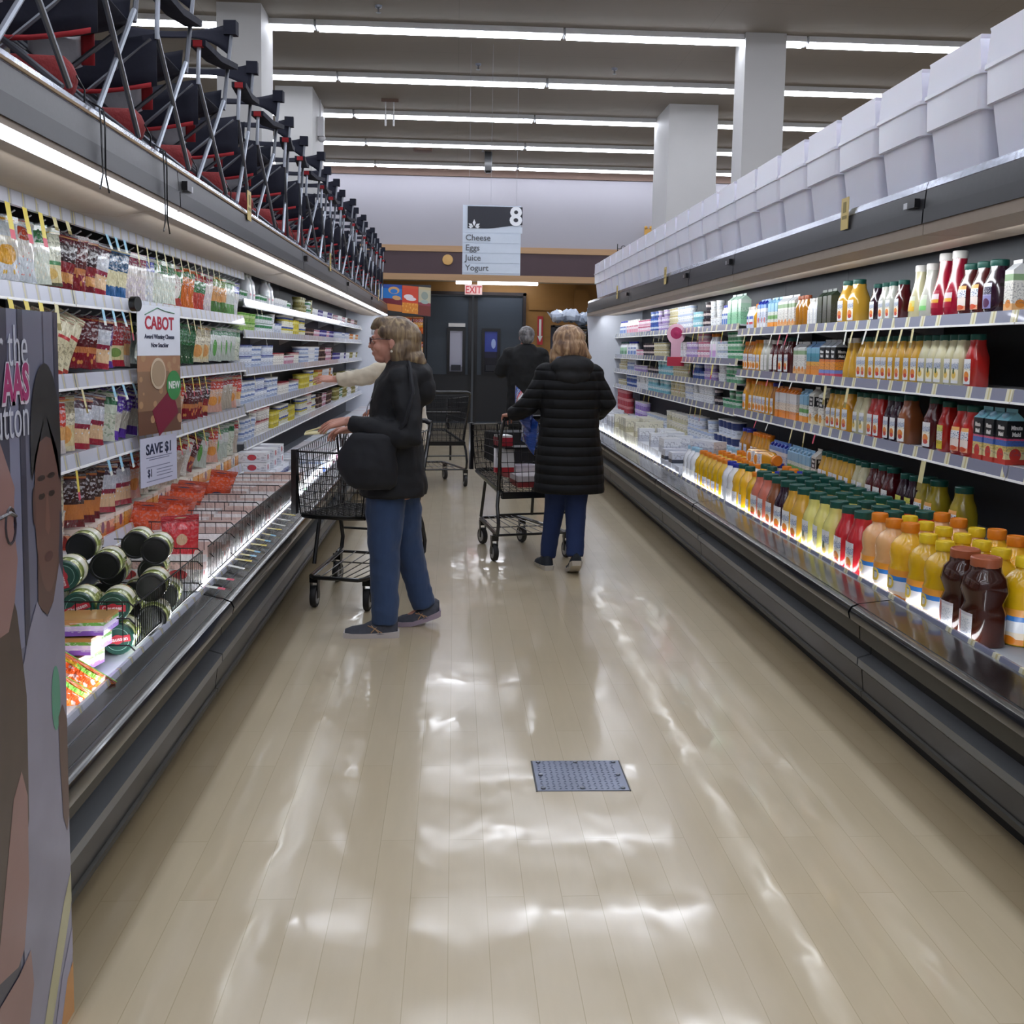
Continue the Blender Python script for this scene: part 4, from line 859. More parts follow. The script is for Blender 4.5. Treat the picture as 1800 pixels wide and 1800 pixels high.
ycup_run(1, 8.5, 8.95, 'green_yogurt', 3); ycup_run(1, 8.95, 9.3, 'white_yogurt', 2); ydr(1, 9.3, 9.6, 'orangecap', 'lilac yogurt drinks with orange caps', .08); ycup_run(1, 9.6, 10.1, 'pink_yogurt', 3); ycup_run(1, 10.1, 10.6, 'lilac_yogurt', 2); ycup_run(1, 10.6, 11.3, 'plain_yogurt', 2); ycup_run(1, 11.6, 12.3, 'cream_yogurt', 2); ycup_run(1, 12.3, 13.0, 'dark_yogurt', 2); ycup_run(1, 13.0, 13.5, 'pink_yogurt', 1); ydr(1, 13.5, 14.2, 'bluedrink', 'blue yogurt drink bottles', .09); ydr(1, 14.2, 14.9, 'greendrink', 'green yogurt drink bottles', .09)
ycup_run(2, 8.5, 9.0, 'green_yogurt', 2); ycup_run(2, 9.0, 9.3, 'plain_yogurt', 2); ycup_run(2, 9.3, 9.8, 'lilac_yogurt', 2); ycup_run(2, 9.8, 10.3, 'blue_yogurt', 2); ycup_run(2, 10.5, 11.2, 'cream_yogurt', 2); ycup_run(2, 11.2, 12.0, 'teal_yogurt', 2); ycup_run(2, 12.0, 12.7, 'dark_yogurt', 1); ycup_run(2, 12.7, 13.6, 'lilac_yogurt', 1); ydr(2, 13.6, 14.2, 'bluedrink', 'blue yogurt drink bottles', .09); ycup_run(2, 14.2, 14.9, 'cream_yogurt', 2)
ycup_run(3, 8.5, 9.1, 'green_yogurt', 2); ycup_run(3, 9.1, 9.4, 'dark_yogurt', 2); ycup_run(3, 9.4, 10.2, 'plain_yogurt', 2); ycup_run(3, 10.2, 10.6, 'white_yogurt', 2); ycup_run(3, 10.6, 11.3, 'cream_yogurt', 2); ycup_run(3, 11.4, 12.6, 'teal_yogurt', 2); ycup_run(3, 12.6, 13.4, 'plain_yogurt', 2); ycup_run(3, 13.4, 14.2, 'blue_yogurt', 2); ycup_run(3, 14.3, 14.9, 'cream_yogurt', 1)
# fourth shelf: big tubs
T_w = [cup('big_white', [(0, '#cfd9ee'), (.3, '#e9edf5'), (.75, '#bccbe6')], G_white, r=.06, h=.11, taper=.85), cup('big_navy', [(0, '#e4e9f4'), (.35, '#dfe6f2'), (.5, '#28386e')], G_white, r=.066, h=.13, blob=[(.5, .3, .14, .25, '#d9e0ef')], taper=.85),
       cup('cream_tub', [(0, '#d8d2b2'), (.5, '#efeadb')], G_white, r=.055, h=.1, taper=.85), cup('red_tub', [(0, '#b83b45'), (.6, '#d98a8a')], mat('lid_red', '#a83038', .4), r=.055, h=.1, taper=.85), cup('lilac_tub', [(0, '#9a7cc6'), (.6, '#cdbce4')], G_white, r=.055, h=.1, taper=.85)]
def tub_run(tier, y0, y1, i, d, st=2, pit=None):
    run_right(tier, [(y0, y1, pit or .135, T_w[i], d, 'yogurt tub', 'yogurt_tub', 1, st, (.11, .13, .10, .10, .10)[i])])
tub_run(4, 8.5, 9.35, 1, 'large white tubs with navy panel', 2, .145); tub_run(4, 9.35, 10.4, 0, 'large white yogurt tubs', 2); tub_run(4, 10.4, 11.4, 2, 'cream coloured yogurt tubs', 2); tub_run(4, 11.4, 12.6, 0, 'large white yogurt tubs', 1); tub_run(4, 12.7, 13.4, 4, 'lilac yogurt tubs', 2); tub_run(4, 13.9, 14.9, 3, 'red yogurt tubs', 3)
# bin under the yogurts
BX = [boxp('white_pack', [(0, '#c9ccd6'), (.5, '#e9ebf0')], (.16, .10, .13), print_col='#3a4060'), boxp('tray_dark', [(0, '#3b3f4c'), (.35, '#d9dce6')], (.2, .14, .09)), boxp('cream_pack', [(0, '#c8c3a6'), (.4, '#e6e3d2')], (.15, .09, .15))]
for y0, y1, i, d in ((8.52, 9.2, 1, 'flat grey and white multipack boxes'), (9.25, 10.6, 0, 'white yogurt multipack boxes'), (10.65, 12.2, 2, 'cream yogurt multipack boxes'), (12.3, 14.8, 0, 'white multipack boxes at far end')):
    y = y0
    while y < y1:
        for r in range(2):
            for q in range(1+(RR.random() < .4)):
                place(BX[i], 'right', 'right case bottom bin', d, 'multipack box', 'multipack_box', RX+.29+r*.19, y+.06, .466+q*BX[i].children[0].dimensions.z, share=True)
        y += .155 if i == 1 else .125
o = clone(boxp('wipe_pack', [(0, '#b9bcc8'), (.5, '#dfe1ea')], (.12, .34, .10), print_col='#4a4f90'), (2.02, 8.25, .705), (0, 0, R(20)), 'long white pack lying across the jugs by the yogurts', 'package', None, 'package')
# pink round shelf sign
sg = thing('shelf_sign', 'pink round paddle sign clipped to the yogurt shelf', 'sign', (2.22, 10.55, 1.45))
s = MB(); s.lathe([(.095, 0), (.095, .004)], n=24, sy=1.1); s.build('sign_face', mat('sign_pink', '#e3b4c6', .4), sg, (0, 0, .23), (R(90), 0, 0))
s = MB(); s.box((-.05, 0, .0), (.05, .004, .16)); s.build('sign_neck', MATS['sign_pink'], sg)
s = MB(); s.lathe([(.05, 0), (.06, .003)], n=16); s.lathe([(.03, .001), (.02, .005)], n=12); s.build('rose_print', mat('sign_magenta', '#a8245a', .4), sg, (0, -.002, .24), (R(90), 0, 0))
s = MB(); s.box((-.085, -.012, -.09), (.085, 0, 0)); s.build('price_card', mat('sign_redcard', '#b83048', .4), sg)
# ---- white totes along the top of the right cases
M_tote = mat('tote_plastic', '#ececf8', .35, noise=.03, nscale=4, sub=.1)
def tote_proto():
    root = proto('storage_tote'); L2, W2 = .238, .30
    b = MB()
    def rect(z, ix, iy, r=.03):
        pts = []
        for cx_, cy_, a0 in ((W2-ix, L2-iy, 0), (-(W2-ix), L2-iy, 90), (-(W2-ix), -(L2-iy), 180), (W2-ix, -(L2-iy), 270)):
            sx_, sy_ = (1 if cx_ > 0 else -1), (1 if cy_ > 0 else -1)
            for k in range(4):
                a = R(a0+30*k); pts.append((cx_-sx_*r+math.cos(a)*r, cy_-sy_*r+math.sin(a)*r, z))
        return pts
    rings = [rect(0, .045, .045), rect(.215, .02, .02), rect(.217, .004, .004), rect(.342, .0, .0), rect(.344, -.008, -.006), rect(.358, -.008, -.006), rect(.358, .008, .008), rect(.25, .012, .012)]
    n = 16; v = [p for r_ in rings for p in r_]; fs = [(i*n+k, i*n+(k+1) % n, (i+1)*n+(k+1) % n, (i+1)*n+k) for i in range(len(rings)-1) for k in range(n)]
    fs += [tuple(range(n-1, -1, -1)), tuple((len(rings)-1)*n+k for k in range(n))]
    b.add(v, fs); bo = bpy.data.objects.new('tote_body', b.mesh('tote_body', M_tote, 30)); bo.parent = root
    b = MB()
    for k in range(17): b.box((-W2-.004, -.2+.025*k-.003, .30), (-W2+.001, -.2+.025*k+.003, .340))
    return root, b
tp, ribs = tote_proto()
lidp = proto('storage_tote'); b = MB(); L2, W2 = .232, .295
b.prism([(-L2, 0), (-L2, .012), (-L2+.02, .118), (-L2+.012, .132), (L2-.012, .132), (L2-.02, .118), (L2, .012), (L2, 0)], 'x', -W2, W2)
lb = bpy.data.objects.new('tote_collar', b.mesh('tote_collar', M_tote, 30)); lb.parent = lidp
b = MB(); b.box((-W2-.003, -L2-.004, -.004), (W2, L2+.004, .008)); lb2 = bpy.data.objects.new('rim', b.mesh('rim', M_tote, 30)); lb2.parent = lidp
y = 3.66; i = 0
while y < 14.8:
    clone(tp, (2.235, y, 2.206), (0, 0, 0), 'white plastic tote on the right cases, %s from the camera' % nth(i), 'storage tote', 'white storage totes on the right', 'storage_tote')
    clone(lidp, (2.235, y, 2.564), (0, 0, RR.uniform(-.012, .012)), 'white tote nested on the lower totes, %s from the camera' % nth(i), 'storage tote', 'nested upper storage totes', 'storage_tote')
    y += .497; i += 1
# ================================================================ LEFT CASE PRODUCTS
LX = -.90
def bag(name, bands, w=.15, h=.208, t=.032, speck=None, blob=None, print_col='#e8e8ee', prange=(.5, .9), pamt=.5, flat=False):
    key = ('bag', name)
    if key in PROTO: return PROTO[key]
    m = band_mat('bag_'+name, bands, blob=blob, print_col=print_col, prange=prange, pscale=(2, 16), pamt=pamt, speck=speck, wrinkle=.9, rough=.22, coat=.7)
    root = proto('cheese_bag'); nu, nv = 8, 9; rg = random.Random(len(name))
    b = MB()
    for sgn in (-1, 1):
        v = []; fs = []; uv = []
        for j in range(nv+1):
            for i in range(nu+1):
                u, q = i/nu, j/nv
                th = t*.5*(math.sin(PI*u)**.6)*(max(0, math.sin(PI*min(1, q*1.12)))**.5)*(1.25-.6*q)
                wv = .003*math.sin(9*u+4*q+len(name))
                yy = (u-.5)*w*(1-.06*math.sin(PI*q))
                v.append((sgn*th+wv*(1 if sgn < 0 else 1)+.004*math.sin(7*q), yy, -h+q*h))
        for j in range(nv):
            for i in range(nu):
                a = j*(nu+1)+i; fs.append((a, a+1, a+nu+2, a+nu+1) if sgn > 0 else (a, a+nu+1, a+nu+2, a+1))
                U = lambda ii, jj: ((1-ii/nu) if sgn < 0 else ii/nu, jj/nv)
                uv.append([U(i, j), U(i+1, j), U(i+1, j+1), U(i, j+1)] if sgn > 0 else [U(i, j), U(i, j+1), U(i+1, j+1), U(i+1, j)])
        b.add(v, fs, 0, uv)
    bo = bpy.data.objects.new('pouch', b.mesh('pouch', m, 60)); bo.parent = root
    b = MB(); b.box((-.0012, -w*.5, -.012), (.0012, w*.5, .012)); so = bpy.data.objects.new('header_seal', b.mesh('header_seal', m, 30)); so.parent = root
    PROTO[key] = root; return root
BG = {
 'white': bag('white', [(0, '#d9dce4'), (.35, '#efe9d8'), (.7, '#cfd8e2')], speck=('#e6b84a', 7, .25, .05, .45), blob=[(.5, .4, .4, .16, '#e2a52e')]),
 'clear': bag('clear', [(0, '#d2d9e2'), (.4, '#e9e6e2'), (.75, '#b9c6d6')], speck=('#e07a6a', 8, .2, .1, .5), blob=[(.5, .82, .3, .12, '#c8452c')]),
 'creamgreen': bag('creamgreen', [(0, '#5d5c45'), (.06, '#e9d9a6'), (.38, '#4f9660'), (.45, '#e2e3cf')], print_col='#3d5a44', blob=[(.5, .22, .3, .1, '#e6bf6a')]),
 'burgundy': bag('burgundy', [(0, '#7a1024'), (.12, '#d8985a'), (.3, '#8a1525'), (.5, '#2c0d18'), (.85, '#5a0f24')], speck=('#e0a35c', 8, .28, .1, .35)),
 'darkred': bag('darkred', [(0, '#8a1226'), (.3, '#c77a4a'), (.42, '#5a0c18')], speck=('#d98f50', 7, .3, .05, .4)),
 'teal': bag('teal', [(0, '#2f6aa8'), (.22, '#e5dcb4'), (.55, '#1c4f78'), (.9, '#123450')], speck=('#f0e8c8', 9, .3, .2, .55)),
 'pinkwhite': bag('pinkwhite', [(0, '#d9cdd2'), (.5, '#ece2de'), (.75, '#8a2c4a')], speck=('#efe6d6', 9, .3, .1, .6)),
 'bluewhite': bag('bluewhite', [(0, '#dfe0e6'), (.5, '#e9e8e6'), (.7, '#4a4fb0')], speck=('#f3efe0', 9, .3, .1, .6)),
 'greenwhite': bag('greenwhite', [(0, '#dfe6da'), (.55, '#e8eadf'), (.72, '#2d7a48')], speck=('#f2eeda', 9, .3, .1, .55)),
 'redoval': bag('redoval', [(0, '#b43a2c'), (.2, '#3c8a48'), (.9, '#b43a2c')], blob=[(.5, .5, .33, .32, '#e9e2dc')], print_col='#a03028', prange=(.4, .75)),
 'orange': bag('orange', [(0, '#d86a1e'), (.6, '#e07c28'), (.8, '#2d6e3c')], w=.13), 'redgreen': bag('redgreen', [(0, '#c33a2c'), (.45, '#2d7a3c'), (.8, '#b02a2a')], w=.13),
 'carrot': bag('carrot', [(0, '#4c7a3c'), (.3, '#d99a5a'), (.75, '#7f9a58')], w=.12), 'whitegreen': bag('whitegreen', [(0, '#6aa05c'), (.3, '#d9ded8'), (.8, '#9fc4a2')], w=.13),
 'cream': bag('cream', [(0, '#b03a2a'), (.07, '#e6dcb8'), (.62, '#c5383c'), (.68, '#e9e1c2')], h=.22, print_col='#7a6f58', prange=(.1, .55)), 'purple': bag('purple', [(0, '#5a2c9a'), (.14, '#e3dcc0'), (.45, '#5b3496')], blob=[(.5, .3, .3, .1, '#b03a48')]),
 'red': bag('red', [(0, '#b01f38'), (.14, '#e0d3a0'), (.45, '#a81a26')], blob=[(.5, .3, .3, .1, '#7a9a50')]), 'redorange': bag('redorange', [(0, '#dcd3d2'), (.25, '#e8b070'), (.5, '#cf3b2a'), (.85, '#b81f22')]),
 'green': bag('green', [(0, '#0f4a24'), (.5, '#1b6a34'), (.9, '#14502a')], pamt=.15, speck=('#e9e4d0', 6, .12, .05, .3)), 'tan': bag('tan', [(0, '#e2d6b4'), (.1, '#e8d2a0'), (.5, '#ece4cc'), (.72, '#b8ad8e')], blob=[(.5, .32, .34, .18, '#e5a35c')], print_col='#4a463c'),
 'greenclear': bag('greenclear', [(0, '#bcc6bc'), (.5, '#d7dcd6'), (.8, '#5a8a68')], blob=[(.5, .4, .14, .25, '#5ea84e')]), 'foil': bag('foil', [(0, '#a8243a'), (.12, '#e6c098'), (.4, '#8f2240'), (.5, '#c8ccd8'), (.8, '#4a2438')], w=.19, speck=('#e4e8f2', 10, .25, .3, .9)),
 'greentop': bag('greentop', [(0, '#d4d8c8'), (.6, '#c8d2c0'), (.78, '#1f6a3c')], print_col='#4a7a4c', prange=(.1, .6)), 'purplewhite': bag('purplewhite', [(0, '#6a3cb8'), (.2, '#dfd8cc'), (.6, '#5a38a8'), (.9, '#46288a')], speck=('#f0eee2', 9, .3, .2, .6)),
 'shreds': bag('shreds', [(0, '#dcd8d0'), (.7, '#e4dfd6'), (.9, '#b23a48')], speck=('#f6f4ea', 14, .4, .05, .7)), 'salmon': bag('salmon', [(0, '#dba898'), (.25, '#e4b89c'), (.7, '#c8381e')], blob=[(.55, .35, .3, .14, '#e69a4a')]),
 'brown': bag('brown', [(0, '#6a1420'), (.15, '#c8783a'), (.45, '#3a1a18')]), 'tancream': bag('tancream', [(0, '#b7aa9a'), (.7, '#c9bdae'), (.8, '#a82426')], w=.13), 'longcream': bag('longcream', [(0, '#d8ceaa'), (.42, '#2f5a38'), (.5, '#e0dbc4')], w=.13, h=.33, print_col='#44504a'),
}
BD = {'white': 'white bag of gold cheese', 'clear': 'clear bag with orange header', 'creamgreen': 'cream bag with green band', 'burgundy': 'burgundy and black cheese bag', 'darkred': 'dark red cheese bag', 'teal': 'teal blue cheese bag', 'pinkwhite': 'white shred bag, burgundy top',
      'bluewhite': 'white shred bag, blue top', 'greenwhite': 'white shred bag, green top', 'redoval': 'red bag with white oval', 'orange': 'orange snack cheese bag', 'redgreen': 'red and green cheese bag', 'carrot': 'tan and green slim bag', 'whitegreen': 'pale bag, green bottom', 'cream': 'cream bag with red dot',
      'purple': 'purple snack cheese bag', 'red': 'red snack cheese bag', 'redorange': 'red and orange cheese bag', 'green': 'dark green cheese bag', 'tan': 'tan label cracker bag', 'greenclear': 'clear bag with green print', 'foil': 'shiny red and silver bag', 'greentop': 'pale bag with green top',
      'purplewhite': 'purple and white cheese bag', 'shreds': 'bag of white shreds', 'salmon': 'salmon and red cheese bag', 'brown': 'brown and orange cheese bag', 'tancream': 'tan cheese bag, red top', 'longcream': 'long cream bag, green label'}
PROW = {-1: 'top peg row', 0: 'second peg row', 1: 'third peg row', 2: 'fourth peg row'}
def pegs(tier, items):
    top = (1.915 if tier < 0 else SHZ[tier]-.092)
    for y, key, yaw, lean in items:
        sh, yl = shelf_of('left', y, tier)
        s = MB(); s.tube([(-.86, yl, top+.012), (-.63, yl, top+.012), (-.605, yl, top+.028)], .0035, 5, 0)
        s.build('peg_hook', M_grey, sh)
        n = 3 if key not in ('white', 'clear', 'longcream') else 2
        for k in range(n):
            c = CNT.get((key, tier), 0); CNT[(key, tier)] = c+1
            lab = '%s, left case %s, %s from near end' % (BD[key], PROW[tier], nth(c))
            yw = R(yaw)*(1-.12*k)+RR.uniform(-.08, .08)
            clone(BG[key], (LX-.645-.062*k, y-.012*k+RR.uniform(-.006, .006), top+.001), (R(lean)+RR.uniform(-.05, .05), RR.uniform(-.03, .06), PI-yw), lab, 'cheese bag', 'hanging cheese bags, left case '+PROW[tier], 'cheese_bag')
pegs(-1, [(3.46, 'creamgreen', 14, 0), (3.60, 'clear', 12, 0), (3.74, 'white', 14, 0), (3.88, 'clear', 10, 0), (4.01, 'greenwhite', 14, 0), (4.12, 'creamgreen', 14, 0), (4.27, 'burgundy', 38, 5), (4.38, 'darkred', 42, 6), (4.50, 'burgundy', 45, 8), (4.64, 'foil', 30, 8),
           (4.80, 'teal', 40, 7), (4.93, 'teal', 40, 7), (5.08, 'pinkwhite', 30, 5), (5.22, 'pinkwhite', 30, 6), (5.36, 'bluewhite', 28, 5), (5.50, 'greenwhite', 25, 2), (5.64, 'greenwhite', 22, 2), (5.78, 'greenwhite', 20, 1), (5.94, 'redoval', 20, 0), (6.08, 'orange', 30, 3), (6.22, 'orange', 30, 4),
           (6.36, 'redgreen', 30, 6), (6.50, 'redgreen', 30, 8), (6.64, 'pinkwhite', 30, 4), (6.80, 'carrot', 35, 2), (6.93, 'carrot', 35, 2), (7.06, 'carrot', 35, 2), (7.20, 'whitegreen', 30, 3), (7.33, 'whitegreen', 30, 4), (7.46, 'bluewhite', 30, 3)])
pegs(0, [(4.10, 'cream', 30, 18), (4.22, 'cream', 30, 20), (4.35, 'cream', 32, 24), (4.48, 'darkred', 40, 5), (4.60, 'foil', 50, 8), (4.72, 'purple', 22, 3), (4.86, 'red', 22, 2), (4.98, 'redorange', 24, 5), (5.62, 'greenwhite', 25, 6),
          (5.78, 'green', 35, 2), (5.88, 'green', 35, 3), (5.98, 'green', 35, 4), (6.08, 'green', 35, 6), (6.20, 'green', 35, 8), (6.44, 'tan', 22, 6), (6.62, 'tan', 22, 4), (6.86, 'greenclear', 28, 2), (7.02, 'greenclear', 28, 2), (7.18, 'greenclear', 26, 2), (7.34, 'greenclear', 26, 2), (7.48, 'greentop', 26, 2)])
pegs(1, [(4.12, 'redorange', 20, 2), (4.22, 'tan', 24, 3), (4.36, 'foil', 30, 6), (4.56, 'foil', 20, 6), (4.72, 'greentop', 40, 6), (4.84, 'purplewhite', 42, 10), (4.97, 'purplewhite', 42, 12), (5.10, 'purplewhite', 36, 12), (5.46, 'shreds', 24, 2), (5.62, 'shreds', 24, 5), (5.82, 'redorange', 26, 8), (5.96, 'salmon', 26, 6),
          (6.14, 'darkred', 36, 5), (6.26, 'darkred', 36, 5), (6.38, 'darkred', 36, 6), (6.52, 'burgundy', 36, 6), (6.78, 'salmon', 30, 2), (6.92, 'salmon', 30, 2), (7.06, 'tancream', 30, 2), (7.2, 'tancream', 30, 2), (7.34, 'salmon', 30, 2), (7.48, 'redorange', 30, 2)])
pegs(2, [(4.13, 'longcream', 16, 2), (4.30, 'brown', 30, 3), (4.42, 'brown', 34, 4), (4.54, 'brown', 36, 8), (4.70, 'foil', 22, 8), (4.92, 'foil', 15, 3), (5.10, 'salmon', 16, 2), (5.28, 'greentop', 16, 0), (5.46, 'greentop', 16, 0), (5.62, 'tancream', 40, 4), (5.74, 'tancream', 40, 6), (5.86, 'tancream', 42, 9), (5.98, 'tancream', 42, 14),
          (6.12, 'shreds', 36, 22), (6.30, 'darkred', 36, 22), (6.50, 'greenclear', 30, 10), (6.74, 'salmon', 30, 4), (6.90, 'greenclear', 30, 3), (7.06, 'greenclear', 30, 3), (7.22, 'greentop', 30, 3), (7.40, 'tancream', 30, 3)])
# boxed meats on the lowest peg-section shelf
PK = [boxp('ham', [(0, '#c8523a'), (.3, '#e8a07c'), (.7, '#e6d3c8')], (.09, .105, .085), blob=[(.3, .4, .2, .3, '#a83a34')]), boxp('turkey', [(0, '#d8823a'), (.4, '#e8c49c'), (.8, '#ece2d8')], (.09, .11, .085), blob=[(.6, .5, .2, .3, '#7a3a60')]),
      boxp('cheddar', [(0, '#dc8c2c'), (.5, '#e8a84c'), (.8, '#e9e0d2')], (.09, .10, .085)), boxp('swiss', [(0, '#d2cdc0'), (.5, '#e9e5dc'), (.8, '#c3b8a8')], (.09, .11, .085), blob=[(.5, .5, .15, .3, '#3a4a7a')])]
PD = ['red and peach lunch meat box', 'orange and plum deli box', 'orange cheddar pack', 'white deli box, navy logo']
y = 4.35; i = 0
while y < 7.5:
    k = [0, 0, 1, 0, 1, 2, 0, 1, 2, 2, 3, 0, 3, 3, 2, 3, 2, 2, 1, 2, 0, 2, 3, 2, 2, 3, 2][i % 27]
    place(PK[k], 'left', 'left case fifth shelf', PD[k], 'deli box', 'deli_box', LX-.66, y, SHZ[3]+.001)
    if RR.random() < .72: kk = RR.choice([1, 2, 3, k]); place(PK[kk], 'left', 'left case fifth shelf, behind', PD[kk], 'deli box', 'deli_box', LX-.775, y, SHZ[3]+.001)
    y += .118; i += 1
# green and white pouches and tubs near the standee
dip = cup('dip', [(0, '#e0d3c2'), (.3, '#d8a48c'), (.6, '#e6ddd2')], G_white, r=.058, h=.085, taper=.86)
for y, x in ((3.96, -.66), (4.09, -.68), (4.22, -.7)):
    for q in range(2): place(dip, 'left', 'left case fifth shelf', 'clear tub of dip, white lid', 'dip tub', 'dip_tub', LX+x, y, SHZ[3]+.001+q*.087)
# ---- jars lying in the near wire basket
M_jarlid = mat('jar_lid_green', '#1d4a3c', .35, coat=.3); M_jarblk = mat('jar_lid_black', '#0e0e12', .4)
M_pick = band_mat('pickles_in_glass', [(0, '#8f9a52'), (1, '#8f9a52')], speck=('#c9cf8e', 9, .42, -.1, 1.1), rough=.08, coat=1)
M_jlabel = band_mat('jar_label', [(0, '#d8d2b4'), (.3, '#e4e2d4'), (.8, '#7a8a3a')], print_col='#2c4a34', prange=(.2, .8))
def jar(lidm, green):
    root = proto('pickle_jar'); b = MB()
    b.lathe([(.045, 0), (.052, .008), (.053, .05), (.053, .105), (.048, .122), (.044, .13)], n=24); o = bpy.data.objects.new('glass', b.mesh('glass', M_pick, 50)); o.parent = root
    b = MB(); b.lathe([(.0542, .03), (.0542, .095)], n=18, a0=.3, a1=3.6, caps=False); o = bpy.data.objects.new('label', b.mesh('label', M_jlabel)); o.parent = root
    b = MB(); b.lathe([(.050, .124), (.052, .126), (.052, .146), (.049, .149), (.044, .1485), (.042, .147), (.001, .147)], n=28); o = bpy.data.objects.new('lid', b.mesh('lid', lidm, 30)); o.parent = root
    if green:
        b = MB(); b.box((-.041, -.011, .1472), (.041, .011, .1486)); b.lathe([(.018, .1472), (.018, .1488)], n=16, sy=.9)
        e = bpy.data.objects.new('emblem', b.mesh('emblem', mat('emblem_red', '#b8323c', .4), 30)); e.parent = o
        for rr_ in (.036, .043):
            b = MB(); b.lathe([(rr_, .1471), (rr_, .1478), (rr_+.0018, .1478), (rr_+.0018, .1471)], n=28, caps=False); e = bpy.data.objects.new('ring_print', b.mesh('ring_print', mat('emblem_pale', '#7fa596', .4), 30)); e.parent = o
        t = text_mesh('Claussen', .0185, .0003, 'CENTER', .0003, ms=mat('emblem_cream', '#e8d8d4', .4)); e = bpy.data.objects.new('lettering', t); e.parent = o; e.matrix_basis = face_mat((0, -.005, .1492), (1, 0, 0), (0, 1, 0))
    return root
jg, jb = jar(M_jarlid, True), jar(M_jarblk, False)
JW = 'in the near wire basket'
def lay(p, x, y, z, spin, desc):
    clone(p, (x, y, z), (R(90), R(spin), R(6)), desc, 'pickle jar', 'pickle jars lying in the wire basket', 'pickle_jar')
for x, z, y, sp, p, d in ((-1.12, 0.520, 3.62, -8, jg, 'green lidded pickle jar, bottom row nearest the rail'), (-1.235, 0.520, 3.62, 60, jg, 'green lidded pickle jar, second in bottom row'), (-1.35, 0.520, 3.64, 5, jg, 'green lidded pickle jar, third in bottom row'),
                          (-1.14, 0.620, 3.64, 0, jg, 'green lidded pickle jar below the wire top, logo level'), (-1.255, 0.620, 3.64, -20, jg, 'green lidded pickle jar, logo tilted, middle of the pile'), (-1.375, 0.620, 3.66, 70, jg, 'green lidded pickle jar at left of the middle row'),
                          (-1.315, 0.718, 3.68, 75, jg, 'green lidded pickle jar highest on the left, logo upright'),
                          (-1.08, 0.520, 3.86, 0, jb, 'black lidded jar low beside the front rail'), (-1.10, 0.623, 3.93, 0, jb, 'black lidded jar at the wire rim'), (-1.13, 0.723, 4.10, 0, jb, 'black lidded jar on top, nearest the rail'),
                          (-1.27, 0.693, 3.96, 0, jb, 'black lidded jar behind the logo lids'), (-1.22, 0.733, 4.16, 0, jb, 'black lidded jar on top, right of centre'), (-1.36, 0.758, 3.98, 0, jb, 'black lidded jar highest on the left of the pile')):
    lay(p, x, y, z, sp, d)
for k, (x, z, y) in enumerate(((-1.20, .520, 3.98), (-1.32, .520, 3.96), (-1.43, .520, 3.9), (-1.13, .520, 4.22), (-1.25, .520, 4.24), (-1.37, .520, 4.22), (-1.19, .612, 4.26), (-1.33, .612, 4.22))):
    lay(jb, x, y, z, 0, 'black lidded jar low in the basket behind the pile, %s of eight' % nth(k))
# boxes and bags nearest the standee
bx1 = boxp('purple_green', [(0, '#8a5cc0'), (.3, '#d8c8ec'), (.6, '#6aa848'), (.8, '#b7884a')], (.22, .16, .05), blob=[(.3, .8, .25, .15, '#c08a50')], print_col='#f0f0f4')
for q in range(3):
    clone(bx1, (-1.20+.02*q, 3.27+.03*q, .466+.052*q+.02), (0, R(6), R(88+4*q)), 'purple and green snack box, %s in the stack' % ('lowest', 'middle', 'top')[q], 'snack box', 'stack of purple and green boxes', 'snack_box')
fr = bag('fruit', [(0, '#f0c42e'), (.4, '#ee7a2a'), (.8, '#e05a24'), (.92, '#7fc04a')], w=.19, h=.2, t=.05, speck=('#e04a2c', 7, .3, .3, .7))
for q, (y, z) in enumerate(((2.98, .525), (3.08, .545))):
    clone(fr, (-1.07, y, z), (R(-38), R(16), R(-86)), '%s orange and yellow fruit bag at the front rail' % ('nearer', 'farther')[q], 'fruit bag', 'fruit bags at the front rail', 'fruit_bag')
rb = bag('redpouch', [(0, '#c4202e'), (.5, '#d22a36'), (.9, '#b01828')], w=.16, h=.2, t=.05, blob=[(.5, .55, .16, .12, '#d8b090')], pamt=.1)
clone(rb, (-1.16, 4.50, .76), (0, 0, PI-R(60)), 'bright red pouch standing in the wire basket', 'pouch', None, 'pouch')
ob = bag('orangepouch', [(0, '#dc4a1e'), (.5, '#e8582a'), (.85, '#c43c18')], w=.18, h=.2, t=.06, blob=[(.4, .3, .2, .12, '#2c3a5a')], pamt=.15)
for q, (x, y, z) in enumerate(((-1.42, 5.0, .74), (-1.36, 5.2, .74), (-1.38, 5.5, .76), (-1.42, 5.8, .74), (-1.36, 6.3, .74))):
    clone(ob, (x, y, z), (R(10), R(-20), PI-R(50)), 'bright orange pouch behind the wire dividers, %s from near end' % nth(q), 'pouch', 'orange pouches behind the dividers', 'pouch')
mt = [boxp('bacon', [(0, '#c9c8ce'), (.3, '#ece8e6'), (.6, '#e2bdb4'), (.8, '#ece8e8')], (.20, .07, .15), blob=[(.5, .45, .2, .14, '#c0464a')], wrinkle=.4), boxp('bacon_pale', [(0, '#dfe0e6'), (.4, '#ecebea'), (.8, '#d2b8b0')], (.20, .06, .15), wrinkle=.4)]
y = 4.42; i = 0
while y < 7.4:
    for r in range(2):
        k = RR.randrange(2)
        clone(mt[k], (-1.145-.21*r, y, .466), (R(RR.uniform(-14, -6)), 0, RR.uniform(-.06, .06)), '%s upright in the left bin, %s row, %s from near end' % (('pink bacon pack', 'pale meat pack')[k], ('front', 'back')[r], nth(CNT.setdefault((k, r, 'm'), 0))), 'meat pack', 'meat packs upright in the left bin', 'meat_pack'); CNT[(k, r, 'm')] += 1
    y += .098; i += 1
